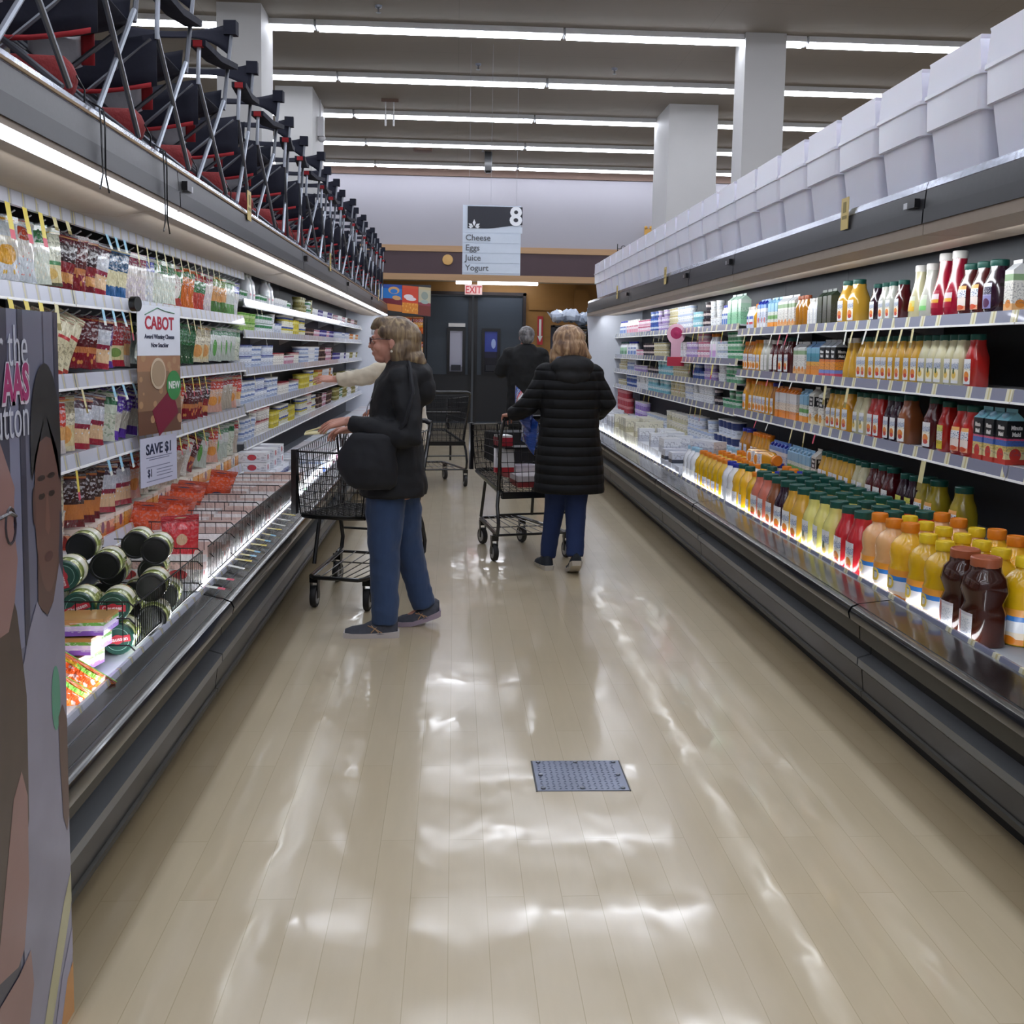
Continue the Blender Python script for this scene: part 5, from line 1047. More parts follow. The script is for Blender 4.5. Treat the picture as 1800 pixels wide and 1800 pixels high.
# wire divider baskets
def divider(y0, y1, label, divs):
    t = thing('wire_basket', label, 'wire basket', (-1.03, y0, .515)); Lb = y1-y0; H_ = .135
    s = MB(); n = int(Lb/.022)
    for z in (0, H_): s.tube([(0, 0, z), (0, Lb, z)], .0032, 5)
    for i in range(n+1): s.tube([(0, Lb*i/n, 0), (0, Lb*i/n, H_)], .0016, 4)
    s.build('front_fence', M_blackm, t)
    for k, yd in enumerate(divs):
        s = MB()
        for z in (H_+.01, H_-.045, 0): s.tube([(-.0, yd, z-.02), (-.02, yd, z), (-.42, yd, z)], .0028, 5)
        for i in range(8): s.tube([(-.04-.05*i, yd, -.0), (-.04-.05*i, yd, H_+.01)], .0016, 4)
        s.build('divider', M_blackm, t)
divider(3.42, 4.34, 'near black wire basket fence around the pickle jars', (0.0, .92))
divider(4.44, 6.95, 'long black wire fence with dividers along the meat bin', (.1, .55, .9, 1.2, 1.5, 1.9, 2.45))
# ---- tub sections on the left, and the bin beyond
TB = {'wg': (cup('t_wg', [(0, '#e6e9ee'), (.5, '#3f8a58'), (.8, '#e9edf0')], mat('lid_green', '#2c6a44', .4), r=.05, h=.07), 'white and green dip tubs'), 'gr': (cup('t_gr', [(0, '#9fc46a'), (.5, '#c8dcA0'), (.8, '#6fae4a')], mat('lid_lime', '#a6cf72', .4), r=.055, h=.065), 'lime green guacamole tubs'),
      'nv': (cup('t_nv', [(0, '#c3cbdc'), (.4, '#e4e8f0'), (.8, '#9aa6c4')], mat('lid_navy', '#1f2c84', .4), r=.062, h=.085, taper=.88), 'white tubs with navy lids'), 'bw': (cup('t_bw', [(0, '#a9b6d0'), (.3, '#dfe5f0'), (.6, '#7488b8'), (.8, '#e3e8f2')], G_white, r=.06, h=.08, taper=.88), 'blue and white cottage cheese tubs'),
      'rl': (cup('t_rl', [(0, '#dcd8d0'), (.3, '#efece4'), (.8, '#d8b8b0')], mat('lid_red2', '#9a2030', .4), r=.05, h=.10, taper=.88), 'white tubs with red lids'), 'yl': (cup('t_yl', [(0, '#cdbb3c'), (.5, '#e4d87a'), (.8, '#d8c83c')], mat('lid_yellow2', '#c4b22e', .4), r=.055, h=.07, taper=.9), 'yellow margarine tubs'),
      'wy': (cup('t_wy', [(0, '#e4e3d0'), (.4, '#d8c83c'), (.6, '#4a62b0'), (.8, '#ece9dc')], G_white, r=.05, h=.085), 'white and yellow spread tubs'), 'br': (cup('t_br', [(0, '#4a302c'), (.4, '#c8a890'), (.6, '#3c2624')], mat('lid_brown', '#3a2422', .4), r=.05, h=.08), 'brown and tan tubs'),
      'pk': (cup('t_pk', [(0, '#c48a9c'), (.4, '#eadde2'), (.8, '#b86a84')], G_white, r=.045, h=.075), 'pink and white cups'), 'pu': (cup('t_pu', [(0, '#4a4290'), (.4, '#cdc9e4'), (.7, '#3c3478')], mat('lid_violet', '#4c409c', .4), r=.05, h=.08), 'violet tubs'),
      'ol': (cup('t_ol', [(0, '#8f8640'), (.4, '#cfc894'), (.7, '#7c7434')], mat('lid_olive', '#8a8244', .4), r=.05, h=.08), 'olive gold tubs'), 'or': (cup('t_or', [(0, '#d88a3a'), (.4, '#ecd2a0'), (.7, '#c86a28')], mat('lid_tan', '#c89a5c', .4), r=.05, h=.08), 'orange and tan tubs'),
      'wh': (cup('t_wh', [(0, '#dfe2ea'), (.5, '#f0f1f4')], G_white, r=.05, h=.08), 'plain white cream tubs')}
TBN = dict(wg='dip_tub', gr='guacamole_tub', nv='sour_cream_tub', bw='cottage_cheese_tub', rl='ricotta_tub', yl='margarine_tub', wy='spread_tub', br='brown_tub', pk='pudding_cup', pu='violet_tub', ol='olive_tub', wh='cream_tub')
TBN['or'] = 'orange_tub'
ALT = dict(wg=['gr', 'wh'], gr=['wg'], nv=['bw', 'wh'], bw=['nv', 'rl', 'wh'], rl=['bw', 'pk'], yl=['wy', 'bw'], wy=['yl', 'nv', 'rl'], br=['pk', 'wh'], pk=['wh', 'pu'], pu=['wh', 'pk'], ol=['wg', 'wh'], wh=['pk', 'ol', 'wg'])
ALT['or'] = ['yl', 'wh']
def left_run(tier, y0, y1, key, st=2, pit=None):
    p, d = TB[key]; lo = p.children[1]; h = max(v.co.z for v in lo.data.vertices)+.002; r_ = max(v.co.x for v in lo.data.vertices)
    z = SHT['left', 1][tier]+.001; y = y0+r_; d0 = d; p0 = p; alt = RR.choice(ALT[key]); nx = y0+RR.uniform(.35, .7); cur = 0
    while y < y1-r_*.5:
        if y > nx: cur = 1-cur; nx = y+RR.uniform(.25, .6)
        p, d = TB[alt] if cur else (p0, d0); h = max(v.co.z for v in p.children[1].data.vertices)+.002; r_ = max(v.co.x for v in p.children[1].data.vertices)
        for q in range(st):
            if q and RR.random() < .1: break
            place(p, 'left', 'left tub case %s shelf' % SNAME[tier], d, 'tub', TBN[alt if cur else key], LX-.60-.075, y, z+q*h, share=True)
        y += pit or r_*2+.012
def left_bottles(y0, y1, tier, p, d, pit=.1):
    y = y0
    while y < y1: place(p, 'left', 'left tub case %s shelf' % SNAME[tier], d, 'bottle', 'bottle', LX-.675, y, SHT['left', 1][tier]+.001, share=True); y += pit
jugp = B('jug', 'milk', G_white, band_mat('label_pinkjug', [(0, '#e6e2e6'), (.5, '#d89aa6'), (.7, '#ecebee')]), .82)
left_run(0, 7.62, 7.95, 'wg', 1); left_bottles(8.05, 8.3, 0, jugp, 'white jug with pink label', .13); left_run(0, 8.35, 8.75, 'wg', 1); left_bottles(8.85, 9.1, 0, jugp, 'white jug with pink label', .13)
left_run(0, 9.15, 10.0, 'wh', 1); left_run(0, 10.62, 11.5, 'ol', 2); left_run(0, 11.5, 12.0, 'wh', 1); left_run(0, 12.0, 13.4, 'pu', 1); left_run(0, 13.62, 15.2, 'pk', 1); left_run(0, 15.2, 16.8, 'br', 1)
left_run(1, 7.64, 8.3, 'gr', 2); left_run(1, 8.35, 9.1, 'wg', 2); left_run(1, 9.15, 9.5, 'nv', 1); left_run(1, 9.5, 10.5, 'wy', 2); left_run(1, 10.62, 11.0, 'wy', 2); left_run(1, 11.2, 12.2, 'br', 1); left_run(1, 12.2, 13.5, 'pu', 1); left_run(1, 13.7, 15.4, 'nv', 1); left_run(1, 15.4, 16.8, 'or', 1)
left_run(2, 7.66, 9.0, 'nv', 2); left_run(2, 9.05, 10.5, 'rl', 1); left_run(2, 10.65, 12.0, 'bw', 2); left_run(2, 12.0, 13.4, 'br', 2); left_run(2, 13.7, 15.0, 'pu', 1); left_run(2, 15.0, 16.8, 'wh', 1)
left_run(3, 7.66, 9.3, 'bw', 2); left_run(3, 9.35, 10.5, 'rl', 1); left_run(3, 10.65, 11.9, 'yl', 2); left_run(3, 11.9, 13.4, 'or', 2); left_run(3, 13.7, 15.4, 'ol', 1); left_run(3, 15.4, 16.8, 'wh', 1)
left_run(4, 7.66, 8.9, 'bw', 2); left_run(4, 8.95, 10.2, 'yl', 2); left_run(4, 10.65, 11.8, 'wy', 2); left_run(4, 11.9, 13.3, 'br', 2); left_run(4, 13.7, 15.2, 'ol', 2); left_run(4, 15.2, 16.8, 'wh', 2)
# bin: navy trays, packs
nav = boxp('navy_tray', [(0, '#24357e'), (.7, '#2a3f92'), (.75, '#e4e7ee')], (.26, .24, .13), blob=[(.5, .4, .08, .16, '#dfe4f0')], print_col='#e8e8f0')
whp = boxp('white_tray', [(0, '#dde0e8'), (.5, '#eceef3')], (.2, .14, .07), blob=[(.5, .5, .16, .3, '#c43c48')], print_col='#3c4664')
grn = boxp('green_flat', [(0, '#3c9a58'), (.5, '#e8ebe2')], (.24, .22, .05), print_col='#d8e8d8')
for i, y in enumerate((7.55, 7.85, 8.15)):
    place(nav, 'left', 'left bin beyond the meat fence', 'navy multipack tray', 'multipack box', 'multipack_box', -1.42, y, .466+.001)
    for q in range(2): place(whp, 'left', 'left bin, on a navy tray', 'white carton with red logo', 'carton', 'cream_carton', -1.42, y, .599+.072*q)
for i, y in enumerate((7.12, 7.36)): place(grn, 'left', 'left bin by the fence end', 'flat green and white pack', 'package', 'flat_package', -1.17, y+.1, .466)
for i, y in enumerate(rng(7.62, 8.6, .16)): place(whp, 'left', 'left bin front row', 'white carton with red logo', 'carton', 'cream_carton', -1.17, y, .466)
fl = [boxp('blue_slab', [(0, '#4a68b4'), (.4, '#b9c8e6'), (.8, '#e6eaf4')], (.2, .12, .10)), boxp('white_slab', [(0, '#c6c8d2'), (.5, '#e8eaef')], (.2, .12, .10)), boxp('plum_slab', [(0, '#6a2c48'), (.5, '#c8a8b4'), (.8, '#e2dce2')], (.2, .12, .10))]
y = 8.75
while y < 16.7:
    for r in range(2):
        k = RR.randrange(3); place(fl[k], 'left', 'left bin of the far case', ('blue cheese carton', 'white cheese carton', 'plum cheese carton')[k], 'carton', 'cheese_carton', -1.16-.215*r, y, .466, share=True)
    y += .145
# ---- hanging shelf signs
sn = thing('shelf_sign', 'white and food photo cheese sign reading CABOT', 'sign', (-1.455, 4.93, 1.02), R(-12))
s = MB(); s.box((0, 0, .42), (.003, .42, .655)); s.build('upper_card', mat('card_white', '#dfe3ee', .4), sn)
s = MB(); s.box((-.001, 0, .05), (.002, .42, .42)); s.build('photo_panel', band_mat('photo_food', [(0, '#6b4a38'), (.3, '#8a6a50'), (.8, '#a5795a')], rough=.35, speck=('#b08c68', 6, .3, 0, 1)), sn)
FM = lambda y, z, x=.004: face_mat((x, y, z), (0, 1, 0), (0, 0, 1))
put_mesh(text_mesh('CABOT', .085, .0005, 'CENTER', .002, ms=mat('cabot_red', '#b0243c', .4)), 'lettering', sn, FM(.21, .545))
put_mesh(text_mesh('Award Winning Cheese', .030, .0005, 'CENTER', .0006, ms=mat('ink_navy', '#222a48', .4)), 'lettering', sn, FM(.21, .50))
put_mesh(text_mesh('Now Snackier', .030, .0005, 'CENTER', .0006, ms=MATS['ink_navy']), 'lettering', sn, FM(.21, .46))
s = MB(); s.tube([(.004, .07, .61), (.004, .14, .63), (.004, .19, .645), (.004, .26, .633), (.004, .36, .625)], .003, 4); s.build('hill_outline', mat('ink_green', '#2c6a4c', .4), sn)
def disc(nm, y, z, r, m, sx=1, par=sn, x=.003): s_ = MB(); s_.lathe([(r, 0), (r, .002), (.001, .002)], n=24, sx=sx); return s_.build(nm, m, par, (x, y, z), (R(90), 0, R(90)))
disc('bowl_picture', .19, .335, .075, mat('bowl_tan', '#c8b49c', .4)); disc('bowl_food', .19, .335, .062, mat('bowl_food', '#a58e74', .6), x=.0045)
disc('new_badge', .345, .275, .072, mat('badge_green', '#3c8a4c', .4))
put_mesh(text_mesh('NEW', .05, .0005, 'CENTER', .001, ms=M_white), 'lettering', sn, FM(.345, .26, .006))
s = MB(); s.box((.002, -.11, -.07), (.004, .11, .07)); s.build('cheese_block_picture', mat('block_plum', '#7a1c38', .4), sn, (0, .26, .15), (R(28), 0, 0))
s = MB(); s.lathe([(.034, 0), (.034, .03), (.001, .03)], n=18); s.build('suction_cup', M_black, sn, (-.01, -.02, .655), (0, R(90), 0))
sv = thing('shelf_sign', 'grey white coupon card reading SAVE $1 below the cheese sign', 'sign', (-1.45, 4.93, .825), R(-9))
s = MB(); s.box((0, 0, 0), (.003, .40, .23)); s.build('card', mat('card_grey', '#c6c8dc', .45), sv)
put_mesh(text_mesh('SAVE $1', .074, .0005, 'CENTER', .0016, font_scale=(1.1, .95), ms=MATS['ink_navy']), 'lettering', sv, FM(.20, .15))
put_mesh(text_mesh('$1', .05, .0005, 'LEFT', .001, ms=MATS['ink_navy']), 'lettering', sv, FM(.07, .045))
s = MB()
for z, a, c in ((.132, .06, .34), (.122, .09, .31), (.088, .06, .32), (.07, .17, .35), (.055, .17, .33), (.04, .17, .35), (.02, .06, .34)): s.box((.003, a, z), (.0036, c, z+.004))
s.build('print_lines', mat('print_grey', '#7c8098', .5), sv)
# ================================================================ CAMPING CHAIRS ON THE LEFT CASES
M_pole = mat('chair_pole_grey', '#6d7078', .35, .6); M_pole2 = mat('chair_pole_bright', '#b9c0cc', .3, .5)
M_navy = mat('navy_canvas', '#090d24', .8, noise=.15, nscale=30, bump=.2, bscale=12)
M_redc = mat('red_canvas', '#a8242c', .8, noise=.2, nscale=20, bump=.4, bscale=14); M_whc = mat('white_canvas', '#d3d3da', .8, noise=.08, bump=.3, bscale=16)
ch = proto('camping_chair')
def cpart(name, s, m, par=ch):
    o = bpy.data.objects.new(name, s.mesh(name, m, 40)); o.parent = par; return o
W_, D_ = .25, .20
legs = []
for (a, c, m) in (((-W_, -D_, .012), (W_, -D_, .42), M_pole), ((W_, -D_, .012), (-W_, -D_, .42), M_pole), ((-W_, D_, .012), (W_, D_, .40), M_pole), ((W_, D_, .012), (-W_, D_, .40), M_pole),
                  ((W_+.012, -D_, .012), (W_+.012, D_, .44), M_pole2), ((W_+.02, D_, .012), (W_+.02, -D_, .44), M_pole), ((-W_-.012, -D_, .012), (-W_-.012, D_, .44), M_pole2), ((-W_-.02, D_, .012), (-W_-.02, -D_, .44), M_pole)):
    s = MB(); s.tube([a, c], .0095, 7); cpart('leg', s, m)
for x in (-1, 1):
    s = MB(); s.tube([(x*(W_+.02), -D_, .42), (x*(W_+.03), -D_-.01, .58), (x*(W_+.03), -D_+.01, .60)], .0095, 7); cpart('arm_post', s, M_pole2)
    s = MB(); s.tube([(x*(W_+.012), D_, .40), (x*(W_+.02), D_+.05, .62), (x*(W_+.03), D_+.085, .80), (x*(W_+.02), D_+.09, .815)], .0095, 7); cpart('back_post', s, M_pole)
    s = MB(); s.prism([(-D_-.03, .60), (-D_-.03, .575), (0, .568), (D_+.06, .60), (D_+.06, .625), (0, .596)], 'x', x*(W_+.03)-.035, x*(W_+.03)+.035); cpart('armrest', s, M_navy)
def sheet(P, nu, nv, th=.004):
    s = MB(); v = [P(i/nu, j/nv) for j in range(nv+1) for i in range(nu+1)]
    fs = [(j*(nu+1)+i, j*(nu+1)+i+1, (j+1)*(nu+1)+i+1, (j+1)*(nu+1)+i) for j in range(nv) for i in range(nu)]
    s.add(v, fs); return s
def solid(o, th=.004):
    md = o.modifiers.new('thickness', 'SOLIDIFY'); md.thickness = th; return o
s = sheet(lambda u, v: ((u-.5)*2*W_, (v-.5)*2*D_, .415-.05*math.sin(PI*u)-.02*v+.0), 10, 8); solid(cpart('seat', s, M_navy))
s = sheet(lambda u, v: ((u-.5)*2*(W_+.02), -D_-.004-.004*math.sin(9*u), .44-.19*v-.03*math.sin(PI*u)), 10, 3); solid(cpart('seat_front_flap', s, [M_navy]))
s = sheet(lambda u, v: ((u-.5)*.5, -D_-.008-.002*u, .262-.016*v-.03*math.sin(PI*u)), 8, 2); solid(cpart('flap_stripe', s, M_redc))
s = sheet(lambda u, v: ((u-.5)*2*(W_+.028), D_+.085-.02*v, .825-.045*math.sin(PI*u)**.7-v*(.035+.13*abs(2*u-1)**3)), 18, 4)
solid(cpart('backrest_band', s, M_navy))
s = sheet(lambda u, v: ((u-.5)*2*W_*.96, D_+.012+.03*v, .40+.10*v-.03*math.sin(PI*u)*v), 10, 4); solid(cpart('backrest_lower', s, M_navy))
for x in (-1, 1):
    s = MB(); s.box((x*(W_+.025)-.03, D_+.06, .765), (x*(W_+.025)+.03, D_+.11, .83)); cpart('back_corner_pocket', s, M_navy)
s = sheet(lambda u, v: (-.10+.18*u, D_+.004-.006*math.sin(5*u), .37-.13*v+.01*math.sin(7*u)), 8, 4); solid(cpart('rear_panel_white', s, M_whc))
s = sheet(lambda u, v: (.08+.045*u, D_+.004, .36-.11*v), 4, 3); solid(cpart('rear_panel_red', s, M_redc))
s = MB()
for x in (-1, 1): s.box((x*(W_+.03)-.02, -D_-.033, .572), (x*(W_+.03)+.02, -D_-.007, .598))
cpart('arm_corner_trim', s, M_redc)
carry = proto('carry_bag'); s = MB(); n = 14
prof = [(-.0, .018), (.012, .045), (.03, .066), (.30, .07), (.45, .066), (.46, .03)]
v = []
for k_, (xx, rr_) in enumerate(prof):
    for q in range(n):
        a = 2*PI*q/n; w = 1+(.08*math.sin(7*a) if k_ < 2 else .03*math.sin(3*a+xx*20)); v.append((-xx, math.cos(a)*rr_*w, .07+math.sin(a)*rr_*w*.95))
s.add(v, [(i*n+q, i*n+(q+1) % n, (i+1)*n+(q+1) % n, (i+1)*n+q) for i in range(len(prof)-1) for q in range(n)]+[tuple(range(n-1, -1, -1)), tuple((len(prof)-1)*n+q for q in range(n))])
o = bpy.data.objects.new('sack', s.mesh('sack', mat('carry_red', '#8f2a2c', .8, noise=.2, bump=.5, bscale=25), 50)); o.parent = carry
s = MB(); s.tube([(.0, 0, .08), (.02, .01, .04), (.015, .02, .0)], .003, 5); o = bpy.data.objects.new('drawstring', s.mesh('drawstring', M_black)); o.parent = carry
ZT = 2.204
y = 2.95; i = 0; BAGS = []
while y < 16.6:
    clone(ch, (-1.385, y, ZT), (0, 0, RR.uniform(-.10, .10)), 'navy camping chair on the left cases, %s from the camera' % nth(i), 'camping chair', 'row of navy camping chairs on the left cases', 'camping_chair')
    if i < 9:
        BAGS.append(clone(carry, (-1.13, y-.36, ZT+.001), (0, 0, R(RR.uniform(-6, 6))), 'dark red carry bag between camping chairs, %s from the camera' % nth(i), 'carry bag', 'red carry bags between the chairs', 'carry_bag'))
    y += .685 if i < 6 else .66; i += 1
# drawstrings of two carry bags hanging over the fascia
for i, (bgo, l) in enumerate(((BAGS[1], .20), (BAGS[2], .25))):
    s = MB(); y = bgo.location.y+.03
    for d in (-.018, .016):
        s.tube([(-1.10, y+d, ZT+.012), (-1.068, y+d, ZT-.006), (-1.064, y+d*1.1, ZT-.06), (-1.062, y+d*.7-.004, ZT-l), (-1.062, y+d*2.4, ZT-l-.05)], .0028, 5)
    o = s.build('long_drawstring', M_black, bgo); o.matrix_parent_inverse = (Matrix.Translation(bgo.location) @ Matrix.Rotation(bgo.rotation_euler.z, 4, 'Z')).inverted()
# yellow price cards on the ledges
for i, (y, sd, d) in enumerate(((5.62, 'left', 'nearest on the left ledge'), (9.2, 'left', 'middle of the left ledge'), (14.9, 'left', 'far end of the left ledge'), (5.05, 'right', 'nearest on the right ledge'), (9.4, 'right', 'far on the right ledge'), (12.2, 'right', 'farthest on the right ledge'))):
    x = -1.075 if sd == 'left' else 1.862
    s = MB(); s.box((x-.002, -.045, -.02), (x+.002, .045, .13)); s.box((x-.0035 if sd == 'right' else x+.002, -.03, .03), (x-.002 if sd == 'right' else x+.0035, .03, .045), 1); s.box((x-.0035 if sd == 'right' else x+.002, -.018, .06), (x-.002 if sd == 'right' else x+.0035, .018, .11), 1)
    tag(s.build('price_card', [mat('card_yellow', '#d8c078', .5), M_tagP], None, (0, y, 2.12 if sd == 'right' else 2.16)), 'yellow price card, ' + d, 'price card', 'yellow price cards on the ledges')
# ================================================================ PRINTED STANDEE
st = thing('display_standee', 'tall grey printed cardboard standee with a boy and lettering', 'display', (-.84, 0, 0))
s = MB(); s.box((-.03, 1.35, 0), (-.004, 2.28, 1.555)); s.build('carton_shell', mat('standee_side', '#2c2d3a', .55), st)
def PQ(pts, nm, m, lift, par=st):    # flat printed shape: (y, z) points on the aisle-facing side
    s_ = MB(); n_ = len(pts); v = [(lift, p[0], p[1]) for p in pts]
    cx_, cz_ = sum(p[0] for p in pts)/n_, sum(p[1] for p in pts)/n_
    s_.add(v+[(lift, cx_, cz_)], [(i_, (i_+1) % n_, n_) for i_ in range(n_)]); return s_.build(nm, m, par, smooth=0)
def pm(nm, c, **k): return mat('print_'+nm, c, .42, coat=.25, noise=k.get('noise', .12), nscale=k.get('ns', 6))
s = MB(); s.box((-.004, 1.35, 0), (0, 2.285, 1.56)); base = s.build('printed_face', pm('slate', '#6b6c80'), st)
PQ([(1.35, 0), (2.0, 0), (2.03, .6), (2.055, 1.56), (1.35, 1.56)], 'backdrop_print', pm('dark', '#353548'), .0008, base)
PQ([(2.03, .9), (2.075, .9), (2.075, 1.56), (2.03, 1.56)], 'backdrop_stripe', pm('stripe', '#7d7f98'), .0010, base)
PQ([(2.08, .9), (2.105, .9), (2.105, 1.56), (2.08, 1.56)], 'backdrop_stripe', MATS['print_dark'], .0010, base)
PQ([(2.205, 1.2), (2.208, 1.2), (2.208, 1.56), (2.205, 1.56)], 'backdrop_line', MATS['print_dark'], .0011, base)
PQ([(2.262, .0), (2.285, .0), (2.285, 1.56), (2.262, 1.56)], 'edge_print', MATS['print_dark'], .0010, base)
# boy: shirt, neck, head, hair, face
def ell(cy, cz, ry, rz, n_=28, a0=0, a1=360): return [(cy+ry*math.cos(R(a0+(a1-a0)*i/n_)), cz+rz*math.sin(R(a0+(a1-a0)*i/n_))) for i in range(n_+(1 if a1-a0 < 360 else 0))]
PQ([(2.03, 0), (2.03, .72), (2.05, .84), (2.10, .93), (2.14, .975), (2.165, .945), (2.19, .93), (2.22, .95), (2.262, 1.03), (2.285, .99), (2.285, .6), (2.285, 0)], 'shirt_print', pm('shirt', '#8e8ca0', noise=.22, ns=5), .0014, base)
PQ([(2.145, .97), (2.15, 1.12), (2.25, 1.14), (2.262, 1.03), (2.225, .955), (2.19, .935), (2.165, .95)], 'neck_print', pm('skin_dark', '#5a403a'), .0017, base)
PQ(ell(2.205, 1.16, .066, .18), 'face_print', pm('skin', '#6b4b42'), .0020, base)
PQ(ell(2.205, 1.29, .080, .165, 20, -4, 184)+[(2.128, 1.22), (2.145, 1.27), (2.165, 1.295), (2.205, 1.305), (2.245, 1.295), (2.265, 1.27), (2.28, 1.2)], 'hair_print', pm('hair', '#1c1b1e', noise=.3, ns=40), .0023, base)
for yy in (2.175, 2.228):
    PQ(ell(yy, 1.185, .017, .007, 12, 180, 360)+[(yy+.012, 1.19), (yy-.012, 1.19)], 'eye_print', pm('lash', '#2a1a18'), .0025, base); PQ(ell(yy, 1.222, .020, .006, 12), 'brow_print', MATS['print_lash'], .0025, base)
PQ([(2.199, 1.185), (2.207, 1.185), (2.216, 1.115), (2.205, 1.10), (2.190, 1.115)], 'nose_print', pm('nose', '#7d594c'), .0024, base)
PQ(ell(2.205, 1.055, .022, .011, 14), 'mouth_print', pm('lips', '#54302f'), .0025, base)
PQ(ell(2.274, 1.175, .007, .04, 12), 'ear_print', MATS['print_skin'], .0022, base); PQ(ell(2.136, 1.17, .007, .04, 12), 'ear_print', MATS['print_skin_dark'], .0022, base)
PQ(ell(2.225, .745, .024, .07), 'green_object_print', pm('green', '#4f9a80'), .0020, base)
PQ([(2.235, .70), (2.26, .72), (2.283, .68), (2.283, .46), (2.27, .43), (2.25, .47), (2.238, .6)], 'hand_print', MATS['print_skin_dark'], .0022, base)
# woman at the left edge: hair, face, glasses, hands
PQ([(1.35, .4), (2.0, .35), (2.07, .55), (2.075, .8), (2.04, .98), (2.0, 1.06), (1.35, 1.0)], 'hair_print', pm('longhair', '#4a3a34', noise=.3, ns=12), .0018, base)
PQ([(1.35, 1.30), (1.98, 1.32), (2.045, 1.22), (2.035, 1.15), (2.05, 1.08), (2.03, 1.0), (2.0, .95), (1.35, .93)], 'face_print', pm('skin_pale', '#94706c'), .0021, base)
s = MB(); s.tube([(.0026, 1.95, 1.17), (.0026, 2.02, 1.175), (.0026, 2.045, 1.165)], .004, 5); s.tube([(.0026, 2.02+.022*math.cos(a*.5236), 1.15+.035*math.sin(a*.5236)) for a in range(13)], .0028, 5); s.build('glasses_print', pm('frames', '#2c2430'), base)
PQ([(2.0, .62), (2.04, .66), (2.065, .60), (2.06, .42), (2.03, .30), (2.0, .28), (1.9, .3)], 'hand_print', MATS['print_skin_pale'], .0022, base)
PQ([(1.35, .0), (1.96, .0), (2.03, .10), (2.07, .20), (2.06, .28), (2.0, .26), (1.35, .2)], 'hand_print', MATS['print_skin_pale'], .0024, base)
PQ([(2.1, .05), (2.14, .02), (2.285, .26), (2.285, .33), (2.24, .28), (2.16, .15)], 'board_print', pm('board', '#b8b48c'), .0020, base)
PQ([(2.16, .0), (2.2, .0), (2.285, .14), (2.285, .2), (2.22, .12)], 'plate_print', pm('plate', '#9a98b0'), .0022, base)
PQ([(2.20, .0), (2.285, .0), (2.285, .12), (2.25, .1)], 'fruit_print', pm('fruit', '#c98a3a'), .0024, base)
for t, y, z, sz, m, sc in (('r the', 2.122, 1.452, .115, pm('letter', '#c9cbd8'), (.62, 1.0)), ('utton', 2.122, 1.315, .115, MATS['print_letter'], (.62, 1.0))):
    me = text_mesh(t, sz, .0004, 'RIGHT', -.0006, font_scale=sc, ms=m); put_mesh(me, 'lettering', base, face_mat((.003, y, z), (0, 1, 0), (0, 0, 1)))
put_mesh(text_mesh('AAS', .098, .0004, 'RIGHT', .008, font_scale=(.68, 1.0), ms=pm('halo', '#d8cfdc')), 'lettering', base, face_mat((.0028, 2.124, 1.385), (0, 1, 0), (0, 0, 1)))
put_mesh(text_mesh('AAS', .098, .0004, 'RIGHT', .003, font_scale=(.68, 1.0), ms=pm('magenta', '#a8206a')), 'lettering', base, face_mat((.0036, 2.122, 1.387), (0, 1, 0), (0, 0, 1)))
# ================================================================ FAR END OF THE AISLE
hd = thing('header_poster', 'three panel snack poster in blue, orange and brown', 'poster', (-1.2, 17.08, 0))
s = MB(); s.box((-.05, 0, 2.0), (.80, .04, 2.5)); s.build('backing_board', M_dark, hd)
def hp(nm, x0, x1, top0, top1, bot0, bot1, m, yv=-.004):
    s_ = MB(); s_.add([(x0, yv, bot0), (x1, yv, bot1), (x1, yv, top1), (x0, yv, top0)], [(0, 1, 2, 3)], 0, [[(0, 0), (1, 0), (1, 1), (0, 1)]]); return s_.build(nm, m, hd, smooth=0)
hp('blue_panel', .0, .34, 2.50, 2.49, 2.10, 2.06, band_mat('poster_blue', [(0, '#d8823a'), (.25, '#7a2230'), (.45, '#2a7ac8'), (.85, '#2c4ea0')], blob=[(.62, .78, .26, .14, '#d8a46a'), (.62, .74, .17, .09, '#2a7ac8'), (.75, .5, .2, .08, '#d8a46a')]))
hp('orange_panel', .345, .60, 2.485, 2.47, 2.05, 2.03, band_mat('poster_orange', [(0, '#e08a2c'), (.38, '#d4452a'), (.9, '#d2502c')], speck=('#f0b04a', 9, .35, 0, .38), blob=[(.4, .6, .3, .09, '#e9dfe2'), (.55, .53, .32, .07, '#e9dfe2')]))
hp('brown_panel', .605, .80, 2.47, 2.455, 2.02, 2.0, band_mat('poster_brown', [(0, '#7a3228'), (.35, '#8f3a48'), (.45, '#b9b49a'), (.9, '#c0b088')], blob=[(.5, .7, .28, .14, '#8f9a90'), (.5, .48, .3, .07, '#9fb2ac')]))
s = MB(); s.tube([(.02, .02, 0), (.02, .02, 2.0)], .012, 6); s.tube([(.74, .02, 0), (.74, .02, 2.0)], .012, 6); s.build('stand_posts', M_black, hd)
rk = thing('snack_rack', 'narrow rack of orange and white snack bags below the poster', 'display rack', (-1.0, 17.3, 0))
s = MB(); s.box((-.25, 0, 0), (.45, .3, .1)); s.build('rack_base', M_black, rk)
for z in (.5, .9, 1.3, 1.7): s = MB(); s.box((-.25, 0, z), (.45, .3, z+.02)); s.build('rack_shelf', M_black, rk)
s = MB(); s.box((-.26, .28, 0), (.46, .3, 1.98)); s.build('rack_back', M_dark, rk)
sbw = bag('snackwhite', [(0, '#cfd0da'), (.5, '#e2e2ea'), (.7, '#5a6ab0')], w=.17, h=.26, t=.08); sbo = bag('snackorange', [(0, '#e06a24'), (.4, '#f0a83a'), (.7, '#b4502c')], w=.17, h=.26, t=.08)
